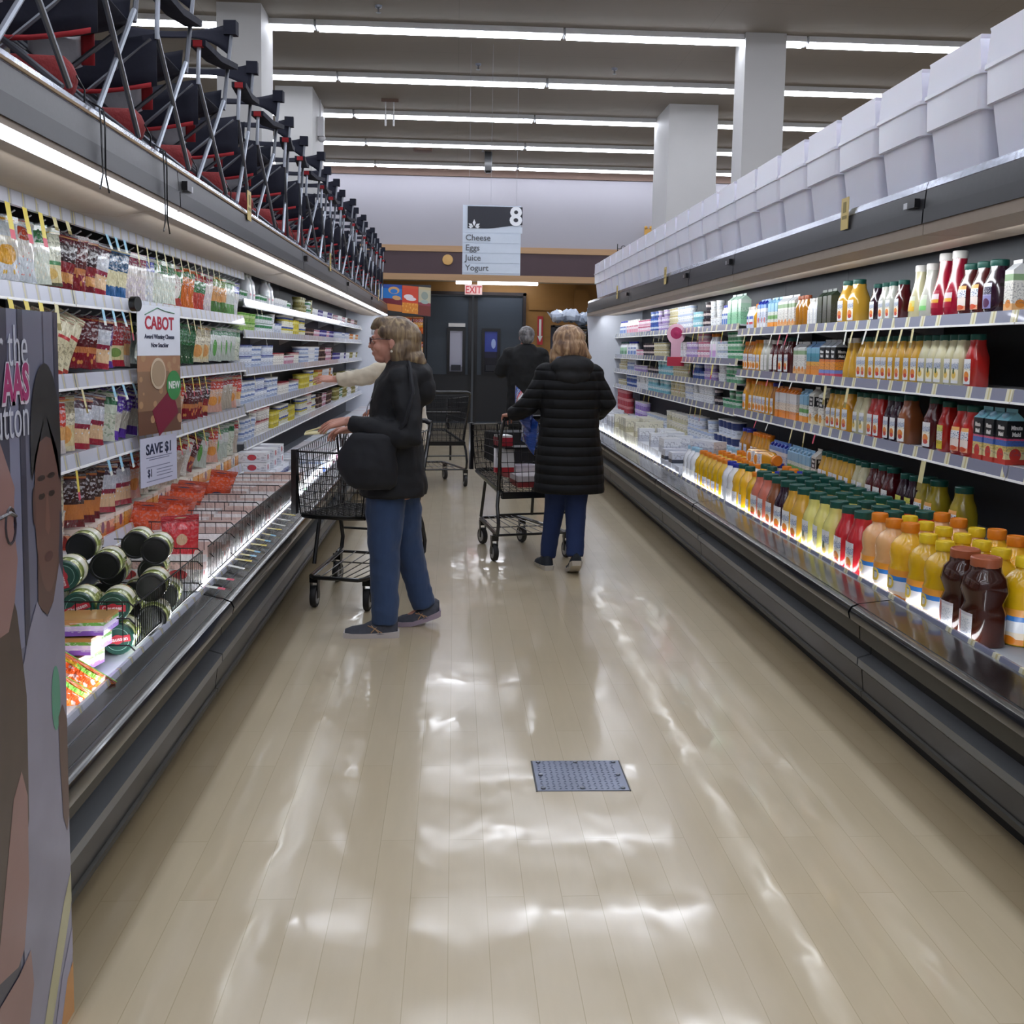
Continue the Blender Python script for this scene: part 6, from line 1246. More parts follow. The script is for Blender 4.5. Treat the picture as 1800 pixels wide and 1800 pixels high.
for z, zz in ((1.7, 'top'), (1.3, 'second'), (.9, 'third'), (.5, 'fourth')):
    for j in range(4):
        p, d = (sbw, 'white and blue snack bag') if (j < 2 and z > 1.5) else (sbo, 'orange snack bag')
        clone(p, (-1.15+.18*j, 17.42, z+.285), (0, 0, R(90)), '%s, rack by the doors, %s shelf, %s from left' % (d, zz, nth(j)), 'snack bag', 'snack bags on the far rack', 'snack_bag')
# rack, crumpled bags and dark cooler beyond the right case
bk = thing('display_rack', 'dark display rack with hanging packs beyond the right cases', 'display rack', (1.42, 15.35, 0))
for x in (0, .85): s = MB(); s.box((x, 0, 0), (x+.03, .4, 1.86)); s.build('post', M_black, bk)
for z in (.1, .6, 1.1, 1.5, 1.83): s = MB(); s.box((0, 0, z), (.88, .4, z+.025)); s.build('rack_shelf', M_black, bk)
s = MB(); s.box((0, .38, 0), (.88, .4, 1.86)); s.build('rack_back', M_black, bk)
tb = bag('tanpack', [(0, '#6a5238'), (.3, '#b09a70'), (.7, '#5a4630')], w=.14, h=.2, t=.04)
for z, zn in ((1.80, 'top'), (1.46, 'middle'), (1.06, 'lower')):
    for j in range(5): clone(tb, (1.54+.155*j, 15.42, z), (0, 0, R(90)), 'tan pack hanging in the dark rack, %s row, %s from left' % (zn, nth(j)), 'snack pack', 'tan packs in the dark rack', 'snack_pack')
s = MB(); rg = random.Random(5)
for q in range(7): s.ball((-.36+.12*q+rg.uniform(-.03, .03), rg.uniform(-.08, .08), .09+rg.uniform(0, .06)), (.12, .12, .09), 10, 7)
s.v = [(x+rg.uniform(-.015, .015), yy+rg.uniform(-.015, .015), max(0, z+rg.uniform(-.02, .02))) for x, yy, z in s.v]
s.add([(-.36, 0, .12), (-.52, 0, .20), (-.50, .03, .17), (-.40, .06, .04)], [(0, 1, 2), (0, 2, 3)])
tag(s.build('plastic_bundle', mat('crumpled_plastic', '#c4cfe0', .2, coat=1, bump=.8, bscale=14), None, (1.86, 15.55, 1.86), smooth=25), 'crumpled pale plastic bundle on top of the dark rack', 'plastic bundle')
fz = thing('upright_cooler', 'dark upright glass door cooler past the right cases', 'cooler', (2.32, 15.3, 0))
s = MB(); s.box((0, 0, 0), (.9, .75, 2.0)); s.build('cabinet', M_black, fz)
s = MB(); s.box((.03, -.03, .15), (.46, 0, 1.95)); dr = s.build('door', mat('tinted_glass', '#12141c', .12, coat=.8), fz)
s = MB(); s.tube([(.07, -.05, .6), (.07, -.05, 1.75)], .012, 6); s.build('handle', M_steel, dr)
for x in (.0, .44): s = MB(); s.box((x, -.035, .1), (x+.035, .0, 1.98)); s.build('door_frame', M_steel, fz)
# ================================================================ SHOPPING CARTS
def make_cart(name, label, loc, rz):
    """local +X is the nose; rear wheels at x=0"""
    t = thing(name, label, 'shopping cart', loc, rz, 'shopping carts in the aisle')
    RT, NT = .29, .215; RB, NB = .24, .18           # half widths: rear/nose, top/bottom
    xr, xn = -.06, .84
    def zt(x): return .985+(.915-.985)*(x-xr)/(xn-xr)
    def zb(x): return .50+(.565-.50)*(x-xr)/(xn-xr)
    def hw(x, f): q = (x-xr)/(xn-xr); b_, t_ = RB+(NB-RB)*q, RT+(NT-RT)*q; return b_+(t_-b_)*f
    s = MB(); r1 = .0022
    for sg_ in (-1, 1):                              # side panels
        for i in range(9):
            f = i/8; s.tube([(xr, sg_*hw(xr, f), zb(xr)+(zt(xr)-zb(xr))*f), (xn-.03, sg_*hw(xn-.03, f), zb(xn)+(zt(xn)-zb(xn))*f)], r1 if 0 < i < 8 else .005, 4, caps=False)
        for i in range(26):
            x = xr+(xn-xr)*i/25; s.tube([(x, sg_*hw(x, 0), zb(x)), (x, sg_*hw(x, 1), zt(x))], r1, 4, caps=False)
    o1 = s.build('basket_sides', M_blackm, t)
    s = MB()
    for i in range(9):
        f = i/8; h0 = hw(xn, f); z = zb(xn)+(zt(xn)-zb(xn))*f; s.tube([(xn-.02, -h0, z), (xn+.02, -h0*.6, z), (xn+.02, h0*.6, z), (xn-.02, h0, z)], r1 if 0 < i < 8 else .005, 4, caps=False)
    for i in range(12): u = -1+2*i/11; s.tube([(xn+.02-.03*abs(u)**3, u*hw(xn, 0), zb(xn)), (xn+.02-.03*abs(u)**3, u*hw(xn, 1), zt(xn))], r1, 4, caps=False)
    s.build('basket_nose', M_blackm, t)
    s = MB()
    for i in range(12): u = -1+2*i/11; s.tube([(xr, u*RB, zb(xr)), (xn, u*NB, zb(xn))], r1, 4, caps=False)
    for i in range(18): x = xr+(xn-xr)*i/17; s.tube([(x, -hw(x, 0), zb(x)), (x, hw(x, 0), zb(x))], r1, 4, caps=False)
    s.build('basket_floor', M_blackm, t)
    s = MB()                                         # hinged rear gate leaning forward with the child seat
    for i in range(8): f = i/7; s.tube([(xr+.05*f+.0, -hw(xr, f)+.01, zb(xr)+(zt(xr)-zb(xr))*f), (xr+.05*f, hw(xr, f)-.01, zb(xr)+(zt(xr)-zb(xr))*f)], r1, 4, caps=False)
    for i in range(11): u = -1+2*i/10; s.tube([(xr, u*RB, zb(xr)), (xr+.05, u*RT*.96, zt(xr))], r1, 4, caps=False)
    s.build('rear_gate', M_blackm, t)
    s = MB(); s.box((xr+.04, -.22, .80), (xr+.20, .22, .812)); s.tube([(xr+.20, -.22, .80), (xr+.24, -.22, .98), (xr+.24, .22, .98), (xr+.20, .22, .80)], .006, 5)
    for i in range(9): s.tube([(xr+.20, -.2+.05*i, .81), (xr+.24, -.2+.05*i, .98)], .0022, 4)
    s.build('child_seat', M_blackm, t)
    for sg_ in (-1, 1):
        s = MB(); s.box((xn-.03, sg_*hw(xn, 1)-.014, zb(xn)), (xn+.012, sg_*hw(xn, 1)+.014, zt(xn)+.01)); s.build('corner_guard', M_black, t)
        s = MB(); s.tube([(.02, sg_*.25, .50), (-.02, sg_*.27, .40), (-.07, sg_*.275, .28), (-.05, sg_*.275, .21), (.04, sg_*.27, .19)], .0135, 8)
        s.tube([(.02, sg_*.25, .50), (-.10, sg_*.28, .90), (-.17, sg_*.28, 1.02)], .0135, 8); s.build('rear_frame', M_black, t)
        s = MB(); s.tube([(.52, sg_*.19, .535), (.55, sg_*.2, .36), (.58, sg_*.205, .23)], .012, 8); s.build('front_strut', M_black, t)
    s = MB(); s.tube([(-.17, -.28, 1.02), (-.175, -.24, 1.035), (-.175, .24, 1.035), (-.17, .28, 1.02)], .0165, 10); s.build('handle', M_black, t)
    s = MB(); s.box((xr-.01, -RB-.01, .455), (xr+.03, RB+.01, .50))
    for sg_ in (-1, 1): s.tube([(xr, sg_*RB, .482), (xn-.04, sg_*NB, zb(xn)-.014)], [.019, .014], 6)
    s.tube([(xn-.04, -NB, zb(xn)-.014), (xn, -NB*.6, zb(xn)-.012), (xn, NB*.6, zb(xn)-.012), (xn-.04, NB, zb(xn)-.014)], .013, 6); s.build('basket_cradle', M_black, t)
    s = MB(); lo = [(-.02, -.27, .19), (.72, -.165, .19), (.76, -.13, .19), (.76, .13, .19), (.72, .165, .19), (-.02, .27, .19)]
    s.tube(lo, .0125, 8); s.tube([(-.02, -.27, .19), (-.02, .27, .19)], .0095, 6)
    for i in range(7): u = -1+2*i/6; s.tube([(-.02, u*.25, .195), (.75, u*.14, .195)], .0032, 5)
    s.tube([(.3, -.22, .19), (.3, .22, .19)], .004, 5); s.build('lower_rack', M_black, t)
    s = MB(); s.tube([(-.045, -.27, .34), (-.045, .27, .34)], .008, 6); s.build('cross_bar', M_black, t)
    for x, yv, r_ in ((.02, -.275, .063), (.02, .275, .063), (.68, -.16, .063), (.68, .16, .063)):
        s = MB(); s.lathe([(r_*.72, -.014), (r_*.95, -.016), (r_, -.008), (r_, .008), (r_*.95, .016), (r_*.72, .014)], n=22, caps=True)
        w = s.build('wheel', M_rubber, t, (x, yv, r_), (R(90), 0, R(8 if x > .5 else 0)))
        s = MB(); s.lathe([(r_*.70, -.0165), (.012, -.019), (.012, .019), (r_*.70, .0165)], n=16); s.build('hub', M_grey, w)
        s = MB(); s.box((x-.016, yv-.024, r_-.01), (x+.016, yv-.019, .15)); s.box((x-.016, yv+.019, r_-.01), (x+.016, yv+.024, .15)); s.box((x-.02, yv-.025, .145), (x+.02, yv+.025, .185)); s.build('caster_fork', M_black, t)
    return t
c1d = math.atan2(5.976-6.62, -.624+.453); make_cart('shopping_cart', 'black wire cart beside the woman with the blue jeans', (-.462, 6.63, 0), c1d)
c2d = R(105.5); make_cart('shopping_cart', 'black wire cart pushed by the woman in the quilted coat', (.565, 7.42, 0), c2d)
make_cart('shopping_cart', 'far black wire cart left of the double doors', (-.14, 11.35, 0), R(100))
# groceries in the carts
def cloc(c, d, x, yv, z): return (c[0]+x*math.cos(d)-yv*math.sin(d), c[1]+x*math.sin(d)+yv*math.cos(d), z)
C1, C2 = (-.462, 6.63), (.565, 7.42)
chip = bag('chip', [(0, '#2a4fae'), (.35, '#d8dbe6'), (.55, '#c23a4c'), (.7, '#2c57b8')], w=.24, h=.3, t=.1)
clone(chip, cloc(C2, c2d, .0, .14, 1.13), (R(74), R(6), c2d+R(90)), 'blue and red snack bag on the quilted-coat shopper\'s cart seat', 'snack bag', None, 'snack_bag')
clone(bag('bluebag', [(0, '#1f4fb0'), (.6, '#3c78d0'), (.8, '#dfe4f0')], w=.24, h=.28, t=.1), cloc(C2, c2d, .0, .08, .97), (R(74), 0, c2d+R(90)), 'bright blue bag under the red lettered snack bag', 'snack bag', None, 'snack_bag')
s = MB(); s.box((-.07, -.05, 0), (.07, .05, .06)); s.box((-.068, -.048, .06), (.068, .048, .075), 1)
tag(s.build('red_carton', [mat('carton_red', '#b8303c', .4), M_white], None, cloc(C2, c2d, .12, .19, .815), (0, 0, c2d)), 'red and white carton at left of the cart seat', 'carton')
s = MB(); s.box((-.02, -.07, 0), (.02, .07, .17))
tag(s.build('milk_box', band_mat('milkbox', [(0, '#b8323c'), (.2, '#e4e4e8'), (.8, '#d8d8de')]), None, cloc(C2, c2d, .06, .2, .63), (0, 0, c2d)), 'white and red carton standing inside the middle cart', 'carton')
s = MB(); s.box((-.15, -.1, 0), (.15, .1, .10))
tag(s.build('egg_pack', band_mat('eggpack', [(0, '#b85a5a'), (.4, '#d9d3d8'), (.8, '#c9c2cc')]), None, cloc(C2, c2d, .45, -.04, .545), (0, 0, c2d+.2)), 'pale pink pack on the floor of the middle cart', 'package')
s = MB(); s.box((-.13, -.1, 0), (.13, .1, .08))
tag(s.build('meat_tray', band_mat('meattray', [(0, '#9a3a3c'), (.5, '#dcd6da')]), None, cloc(C2, c2d, .18, -.02, .515), (0, 0, c2d-.1)), 'red and white tray near the rear of the middle cart', 'package')
s = MB(); s.box((-.12, -.16, 0), (.12, .16, .22))
tag(s.build('black_tote_bag', mat('tote_black', '#121216', .7), None, cloc(C2, c2d, .55, .0, .66), (0, 0, c2d)), 'black bag standing in the nose of the middle cart', 'bag')
s = MB(); s.box((-.10, -.08, 0), (.10, .08, .09))
tag(s.build('snack_box', band_mat('navybox', [(0, '#dfe0ea'), (.3, '#2c2f7c')]), None, cloc(C1, c1d, .1, .14, .815), (0, 0, c1d)), 'navy and white box on the near cart\'s child seat', 'box')
s = MB(); s.box((-.08, -.06, 0), (.08, .06, .05))
tag(s.build('berry_box', band_mat('berrybox', [(0, '#3b6ab8'), (.5, '#c25a68')]), None, cloc(C1, c1d, .1, -.05, .815), (0, 0, c1d)), 'blue and red pack on the near cart\'s child seat', 'package')
# ================================================================ PEOPLE
def remeshed(s, name, mats, parent, voxel=.01, smooth=4, disp=None, clip=None):
    """fuse overlapping shapes into one continuous surface"""
    o = bpy.data.objects.new('tmp', s.mesh('tmp', mats, 0)); COL.objects.link(o)
    md = o.modifiers.new('r', 'REMESH'); md.mode = 'VOXEL'; md.voxel_size = voxel
    if smooth: m2 = o.modifiers.new('s', 'SMOOTH'); m2.factor = .5; m2.iterations = smooth
    if disp:
        tx = bpy.data.textures.new('folds', 'CLOUDS'); tx.noise_scale = disp[1]; tx.noise_depth = 1
        m3 = o.modifiers.new('d', 'DISPLACE'); m3.texture = tx; m3.strength = disp[0]; m3.mid_level = .5; m3.texture_coords = 'LOCAL'
    dg = bpy.context.evaluated_depsgraph_get(); me = bpy.data.meshes.new_from_object(o.evaluated_get(dg)); bpy.data.objects.remove(o)
    me.name = name
    if clip:
        bm = bmesh.new(); bm.from_mesh(me); bmesh.ops.delete(bm, geom=[v for v in bm.verts if clip(v.co)], context='VERTS'); bm.to_mesh(me); bm.free()
    me.materials.clear(); me.materials.append(mats)
    me.polygons.foreach_set('use_smooth', [True]*len(me.polygons))
    r = bpy.data.objects.new(name, me); COL.objects.link(r); r.parent = parent; return r
def hand(s, w, d, n, thumb, curl=.5, sc=1.0):
    """w wrist, d direction of the knuckles, n back-of-hand normal, thumb = +1/-1 side"""
    w, d, n = Vector(w), Vector(d).normalized(), Vector(n).normalized(); sd = d.cross(n).normalized()*thumb; n = sd.cross(d).normalized()*(1 if sd.cross(d).dot(n) > 0 else -1)
    L = .088*sc
    for i, off in enumerate((.036, .0125, -.0115, -.034)):
        k = w+d*(L*(1-.05*abs(i-1)))+sd*off*sc
        s.tube([w+sd*off*.45*sc, w+d*.04*sc+sd*off*.8*sc, k], [.016*sc, .014*sc, .0105*sc], 8)
        ln = (.068, .076, .070, .055)[i]*sc; a = curl*(.75+.12*i); p = k; dr = d.copy()
        pts = [p]; rs = [.0088*sc]
        for j, (f, r_) in enumerate(((.45, .0080), (.32, .0073), (.23, .0060))):
            dr = (dr*math.cos(a)-n*math.sin(a)) if j else (d*math.cos(a*.8)-n*math.sin(a*.8)); dr.normalize()
            if j: pass
            a2 = a*(1.0+.55*j); dr = (d*math.cos(a2)-n*math.sin(a2)+sd*off*1.2).normalized()
            p = p+dr*ln*f; pts.append(p); rs.append(r_*sc)
        s.tube(pts, rs, 7)
    b0 = w+d*.022*sc+sd*.022*sc; t1 = b0+(d*.75+sd*.75-n*.25).normalized()*.042*sc; t2 = t1+(d*.95+sd*.25-n*.35).normalized()*.032*sc; t3 = t2+(d-n*.5).normalized()*.022*sc
    s.tube([b0, t1, t2, t3], [.016*sc, .0125*sc, .0105*sc, .0078*sc], 8)
def skin(nm, c): return mat(nm, c, .5, noise=.06, nscale=25, sub=.12)
def head(s, c, yaw, r=1.0, tilt=0):
    """c = centre; looks along local -X turned by yaw"""
    c = Vector(c); Rz = Matrix.Rotation(yaw, 3, 'Z') @ Matrix.Rotation(tilt, 3, 'Y')
    def P(x, y, z): return c+Rz @ Vector((x*r, y*r, z*r))
    def bl(x, y, z, rx, ry, rz, n=14):
        q = MB(); q.ball((0, 0, 0), (rx*r, ry*r, rz*r), n, 10)
        o = P(x, y, z); s.add([tuple(o+Rz @ Vector(v)) for v in q.v], q.f)
    bl(.010, 0, .020, .098, .076, .098)      # skull
    bl(-.030, 0, -.030, .062, .062, .075)    # face
    bl(-.050, 0, -.082, .040, .040, .030)    # chin and jaw
    bl(.0, 0, -.065, .06, .058, .05)
    bl(-.098, 0, -.012, .014, .011, .018); bl(-.104, 0, -.024, .015, .014, .010)  # nose
    bl(-.090, 0, -.056, .012, .022, .006); bl(-.088, 0, -.066, .012, .020, .006)  # lips
    for sy in (-1, 1):
        bl(-.078, sy*.030, .005, .016, .020, .010); bl(-.086, sy*.030, .026, .010, .026, .007)  # eye mounds, brows
        bl(-.066, sy*.045, -.03, .022, .016, .022)
        bl(.012, sy*.076, -.010, .018, .010, .032); bl(.006, sy*.078, -.034, .010, .008, .012)   # ears
    return P
def eyes(P, parent, white='#d8d2cc', iris='#3a4a58'):
    s = MB()
    for sy in (-1, 1): s.ball(P(-.086, sy*.030, .004), .0095, 10, 7)
    e = s.build('eyes', mat('eye_white', white, .2), parent); s = MB()
    for sy in (-1, 1): s.ball(P(-.0935, sy*.030, .004), .0045, 8, 6)
    s.build('irises', mat('iris_'+iris, iris, .15), e)
def hair_mat(nm, a, b_, c):
    m, nt, b = nodes(nm); tc = nt.nodes.new('ShaderNodeTexCoord'); mp = nt.nodes.new('ShaderNodeMapping'); mp.inputs['Scale'].default_value = (26, 26, 3.5); mp.inputs['Rotation'].default_value = (R(10), R(14), 0)
    lk(nt, tc.outputs['Object'], mp.inputs[0]); n = nt.nodes.new('ShaderNodeTexNoise'); n.inputs['Scale'].default_value = 1.4; n.inputs['Detail'].default_value = 4; n.inputs['Distortion'].default_value = .6; lk(nt, mp.outputs[0], n.inputs['Vector'])
    r_ = nt.nodes.new('ShaderNodeValToRGB'); r_.color_ramp.elements[0].position = .32; r_.color_ramp.elements[0].color = hexc(a); r_.color_ramp.elements[1].position = .68; r_.color_ramp.elements[1].color = hexc(c); e = r_.color_ramp.elements.new(.5); e.color = hexc(b_)
    lk(nt, n.outputs[0], r_.inputs[0]); lk(nt, r_.outputs[0], b.inputs['Base Color']); b.inputs['Roughness'].default_value = .42
    bp = nt.nodes.new('ShaderNodeBump'); bp.inputs['Strength'].default_value = .8; bp.inputs['Distance'].default_value = .008; lk(nt, n.outputs[0], bp.inputs['Height']); lk(nt, bp.outputs[0], b.inputs['Normal']); return m
def shoe(parent, heel, toe, lift, upper, sole, w=.046, h=.075, stripe=None, nm='shoe'):
    w *= 1.08
    """heel, toe: (x, y) on the floor; lift = heel height"""
    hx, tx = Vector((heel[0], heel[1], 0)), Vector((toe[0], toe[1], 0)); L = (tx-hx).length; d = (tx-hx).normalized(); sd = Vector((-d.y, d.x, 0))
    n = 14; M = lambda t, y, z: tuple(hx+d*(t*L)+sd*y+Vector((0, 0, z+lift*max(0, 1-t/.68)**1.2)))
    def secs(prof, z_of):
        v = []; N = 12
        for t, hw_, hz in prof:
            for k in range(N): a = 2*PI*k/N; v.append(M(t, math.cos(a)*hw_, z_of(hz, math.sin(a))))
        m_ = len(prof); return v, [(i*N+k, i*N+(k+1) % N, (i+1)*N+(k+1) % N, (i+1)*N+k) for i in range(m_-1) for k in range(N)]+[tuple(range(N-1, -1, -1)), tuple(range((m_-1)*N, m_*N))]
    s = MB(); v, f = secs([(.02, w*.55, .085), (.10, w*.82, .105), (.30, w*.86, .108), (.46, w*.88, .092), (.64, w*.98, .066), (.84, w*.95, .056), (.97, w*.62, .042)], lambda hz, q: .022+max(0, q)*(hz-.022)+min(0, q)*.004); s.add(v, f)
    u = s.build(nm, upper, parent, smooth=60)
    s = MB(); v, f = secs([(-.01, w*.66, .034), (.08, w*.92, .034), (.35, w*.86, .028), (.62, w*1.04, .026), (.86, w*1.0, .026), (1.0, w*.62, .028)], lambda hz, q: (.0 if q < 0 else hz)); s.add(v, f); s.build('sole', sole, u, smooth=50)
    if stripe:
        s = MB()
        for sy in (-1, 1):
            for t0, t1 in ((.36, .50), (.50, .36), (.30, .56)): s.tube([M(t0, sy*w*.86, .030), M((t0+t1)/2, sy*w*.80, .05), M(t1, sy*w*.62, .066)], .0028, 4)
        s.tube([M(.45, -w*.3, .078), M(.50, w*.3, .073)], .003, 4); s.tube([M(.53, -w*.3, .07), M(.58, w*.3, .064)], .003, 4)
        s.build('stripes', stripe, u)
    return u
def fabric(nm, c, bump=.35, bs=9, rough=.85, sheen=.15, noise=.15): return mat(nm, c, rough, noise=noise, nscale=14, bump=bump, bscale=bs, sheen=sheen)
M_navyj = fabric('navy_jacket', '#080a12', .5, 8, .75, 0); M_jean = mat('blue_jeans', '#33496f', .85, noise=.28, nscale=5, bump=.5, bscale=10, stretch=(1, 1, .35), sheen=.1); M_jean2 = mat('deep_blue_jeans', '#1b2f5c', .85, noise=.2, nscale=6, bump=.4, bscale=10, stretch=(1, 1, .4))
M_skinl = skin('skin_fair', '#c08a78'); M_trous = fabric('black_trousers', '#0a0b0f', .3, 9, .85, 0)
# ---- woman 1: navy hooded jacket, blue jeans, facing the left case
w1 = thing('person', 'woman in navy hooded jacket, jeans and glasses beside the near cart', 'person', (-.36, 5.48, 0))
s = MB()
P1 = head(s, (.028, 0, 1.532), 0, 1.0, R(-4))
s.tube([(.075, 0, 1.33), (.06, 0, 1.42), (.04, 0, 1.47)], [.062, .055, .052], 12)
s.sections([(.05, 0, .72, .10, .14), (.05, 0, .85, .11, .155), (.05, 0, 1.05, .095, .13), (.055, 0, 1.22, .10, .15), (.07, 0, 1.34, .08, .15), (.075, 0, 1.39, .05, .07)], n=16)
s.tube([(.10, -.15, 1.33), (.14, -.20, 1.06), (-.02, -.19, 1.09), (-.185, -.15, 1.125)], [.045, .038, .034, .026], 10)
s.tube([(.10, .15, 1.33), (.10, .21, 1.08), (-.05, .19, 1.06), (-.18, .15, 1.06)], [.045, .038, .034, .026], 10)
hand(s, (-.185, -.15, 1.125), (-.96, .05, -.22), (-.15, -.35, .92), 1, .38)
hand(s, (-.18, .15, 1.06), (-.95, -.1, -.1), (0, .3, .95), -1, .7)
s.tube([(.02, -.07, .80), (.012, -.085, .47), (.012, -.09, .06)], [.085, .055, .038], 10); s.tube([(.08, .07, .80), (.115, .10, .48), (.20, .14, .12)], [.085, .055, .038], 10)
s.tube([(.03, -.09, .045), (-.12, -.095, .036)], [.026, .016], 8); s.tube([(.20, .14, .085), (.12, .135, .045)], [.026, .016], 8)
remeshed(s, 'body', M_skinl, w1, .0048, 3)
eyes(P1, w1)
s = MB(); s.sections([(.045, 0, .735, .178, .215), (.05, 0, .80, .172, .212), (.055, 0, .95, .148, .19), (.055, 0, 1.08, .135, .185), (.06, 0, 1.22, .135, .195), (.075, 0, 1.33, .118, .20), (.085, 0, 1.385, .085, .14), (.08, 0, 1.415, .07, .08)], n=22)
s.tube([(.092, -.14, 1.33), (.122, -.185, 1.21), (.145, -.222, 1.06), (.09, -.222, 1.055), (-.03, -.20, 1.085), (-.165, -.16, 1.12)], [.075, .072, .068, .068, .060, .043], 12)
s.tube([(.092, .14, 1.33), (.112, .185, 1.21), (.11, .225, 1.06), (.04, .22, 1.05), (-.06, .20, 1.06), (-.16, .16, 1.06)], [.075, .072, .068, .068, .058, .043], 12)
s.ball((.165, 0, 1.36), (.085, .13, .075), 14, 9); s.ball((.205, 0, 1.285), (.06, .11, .08), 14, 9); s.ball((.10, 0, 1.42), (.09, .10, .035), 14, 8)
for sy in (-1, 1): s.ball((.092, sy*.148, 1.345), (.078, .075, .072), 12, 9)
jk = remeshed(s, 'jacket', M_navyj, w1, .011, 5, (.022, .09))
s = MB(); s.tube([(-.062, -.075, 1.24), (-.082, -.075, 1.20), (-.09, -.075, 1.16)], .0035, 5); s.build('zip_pull', mat('zip_silver', '#b9bcc8', .3, .7), jk)
s = MB(); s.tube([(.015, -.072, .80), (.01, -.082, .62), (.008, -.088, .46), (.012, -.09, .28), (.012, -.09, .07)], [.108, .100, .084, .074, .070], 16)
s.tube([(.075, .072, .80), (.10, .09, .62), (.115, .10, .48), (.155, .12, .30), (.208, .14, .105)], [.105, .096, .082, .072, .066], 16); s.ball((.05, 0, .80), (.13, .16, .10))
remeshed(s, 'jeans', M_jean, w1, .010, 4, (.014, .07))
M_shoe1 = mat('grey_mesh_shoe', '#474a56', .7, noise=.25, nscale=60); M_sole1 = mat('white_sole', '#c9c2c2', .5)
shoe(w1, (.085, -.09), (-.20, -.10), 0, M_shoe1, M_sole1, stripe=mat('gold_stripe', '#b08a66', .4)); shoe(w1, (.295, .15), (.055, .13), .05, M_shoe1, mat('lilac_sole', '#a394a6', .5), stripe=MATS['gold_stripe'])
s = MB(); s.ball((.062, 0, 1.565), (.108, .092, .094), 16, 11); s.ball((.10, 0, 1.50), (.088, .088, .095), 16, 10); s.ball((.135, 0, 1.445), (.072, .085, .055), 14, 9); s.ball((.165, .0, 1.425), (.05, .07, .04), 14, 8); s.ball((.12, 0, 1.55), (.07, .08, .08), 14, 8)
s.ball((.005, 0, 1.618), (.075, .070, .042), 14, 8); s.ball((-.035, .02, 1.60), (.045, .055, .026), 12, 8)
for sy in (-1, 1): s.ball((.075, sy*.062, 1.475), (.055, .03, .075), 12, 8); s.ball((.01, sy*.068, 1.575), (.05, .02, .035), 12, 8)
remeshed(s, 'hair', hair_mat('light_brown_hair', '#3f3026', '#6e5a44', '#a08a66'), w1, .007, 4, (.006, .03), clip=lambda c: (c.x < -.045 and c.z < 1.585) or (abs(c.y) > .05 and c.x < .028 and c.z < 1.535))
s = MB()
for sy in (-1, 1):
    s.tube([P1(-.102, sy*.031+.022*math.cos(a*PI/6), .006+.017*math.sin(a*PI/6)) for a in range(13)], .0022, 5); s.tube([P1(-.100, sy*.052, .012), P1(-.05, sy*.078, .012), P1(.015, sy*.082, .004)], .0022, 5)
s.tube([P1(-.104, -.010, .010), P1(-.104, .010, .010)], .002, 5)
s.build('glasses', mat('dark_red_frames', '#3a1c20', .3), w1)
s = MB(); s.ball(P1(.006, -.086, -.055), .007, 8, 6); s.build('earring', mat('pearl', '#d8cfc0', .2), w1)
bg = thing('handbag', 'dark navy shoulder bag on the near woman\'s front', 'handbag', (-.43, 5.24, .78))
s = MB(); s.sections([(.03, 0, .01, .09, .03), (.02, 0, .04, .13, .05), (0, 0, .12, .155, .06), (.0, 0, .2, .145, .055), (.03, 0, .27, .125, .045), (.04, 0, .295, .11, .03)], n=20)
remeshed(s, 'bag_body', fabric('bag_navy', '#0b0e18', .3, 7, .7, 0), bg, .01, 4, (.012, .08))
s = MB(); s.tube([(.10, .0, .24), (.19, -.035, .35), (.225, -.03, .50), (.205, .06, .62), (.195, .12, .645)], .011, 6); s.build('strap', MATS['bag_navy'], bg)
s = MB(); s.box((-.055, -.03, 0), (.055, .03, .006)); s.tube([(-.05, 0, .01), (.03, .0, .03)], .004, 5)
tag(s.build('shopping_list', mat('list_paper', '#d8cfa0', .6), None, (-.70, 5.37, 1.058), (R(8), R(-4), 0)), 'small cream notepad held in the near woman\'s hand', 'notepad')
# ---- woman 2: long quilted coat, walking away
w2 = thing('person', 'woman seen from behind in long black quilted coat pushing the middle cart', 'person', (.74, 6.98, 0))
s = MB(); P2 = head(s, (.012, .03, 1.545), R(-90+14), 1.0)
s.tube([(.02, 0, 1.34), (.018, .01, 1.44), (.014, .02, 1.48)], [.06, .054, .052], 12)
s.sections([(.03, 0, .70, .14, .10), (.03, 0, .88, .15, .11), (.03, 0, 1.05, .13, .095), (.02, 0, 1.25, .15, .10), (.02, 0, 1.36, .14, .075), (.02, 0, 1.40, .06, .05)], n=16)
s.tube([(-.14, 0, 1.34), (-.235, .01, 1.13), (-.355, .14, 1.055)], [.045, .036, .026], 10); s.tube([(.18, 0, 1.34), (.262, -.01, 1.15), (.17, .22, 1.055)], [.045, .036, .026], 10)
hand(s, (-.355, .14, 1.055), (-.25, .95, -.1), (0, .1, 1), 1, 1.0); hand(s, (.17, .22, 1.055), (-.1, .95, -.05), (0, .1, 1), -1, 1.0)
s.tube([(-.04, .02, .78), (-.04, .09, .48), (-.086, .14, .06)], [.08, .052, .036], 10); s.tube([(.09, .0, .78), (.085, .02, .46), (.075, -.07, .12)], [.08, .052, .036], 10)
s.tube([(-.09, .12, .045), (-.12, .24, .036)], [.026, .016], 8); s.tube([(.078, -.07, .10), (.075, .02, .05)], [.026, .016], 8)
remeshed(s, 'body', M_skinl, w2, .0055, 3); eyes(P2, w2)
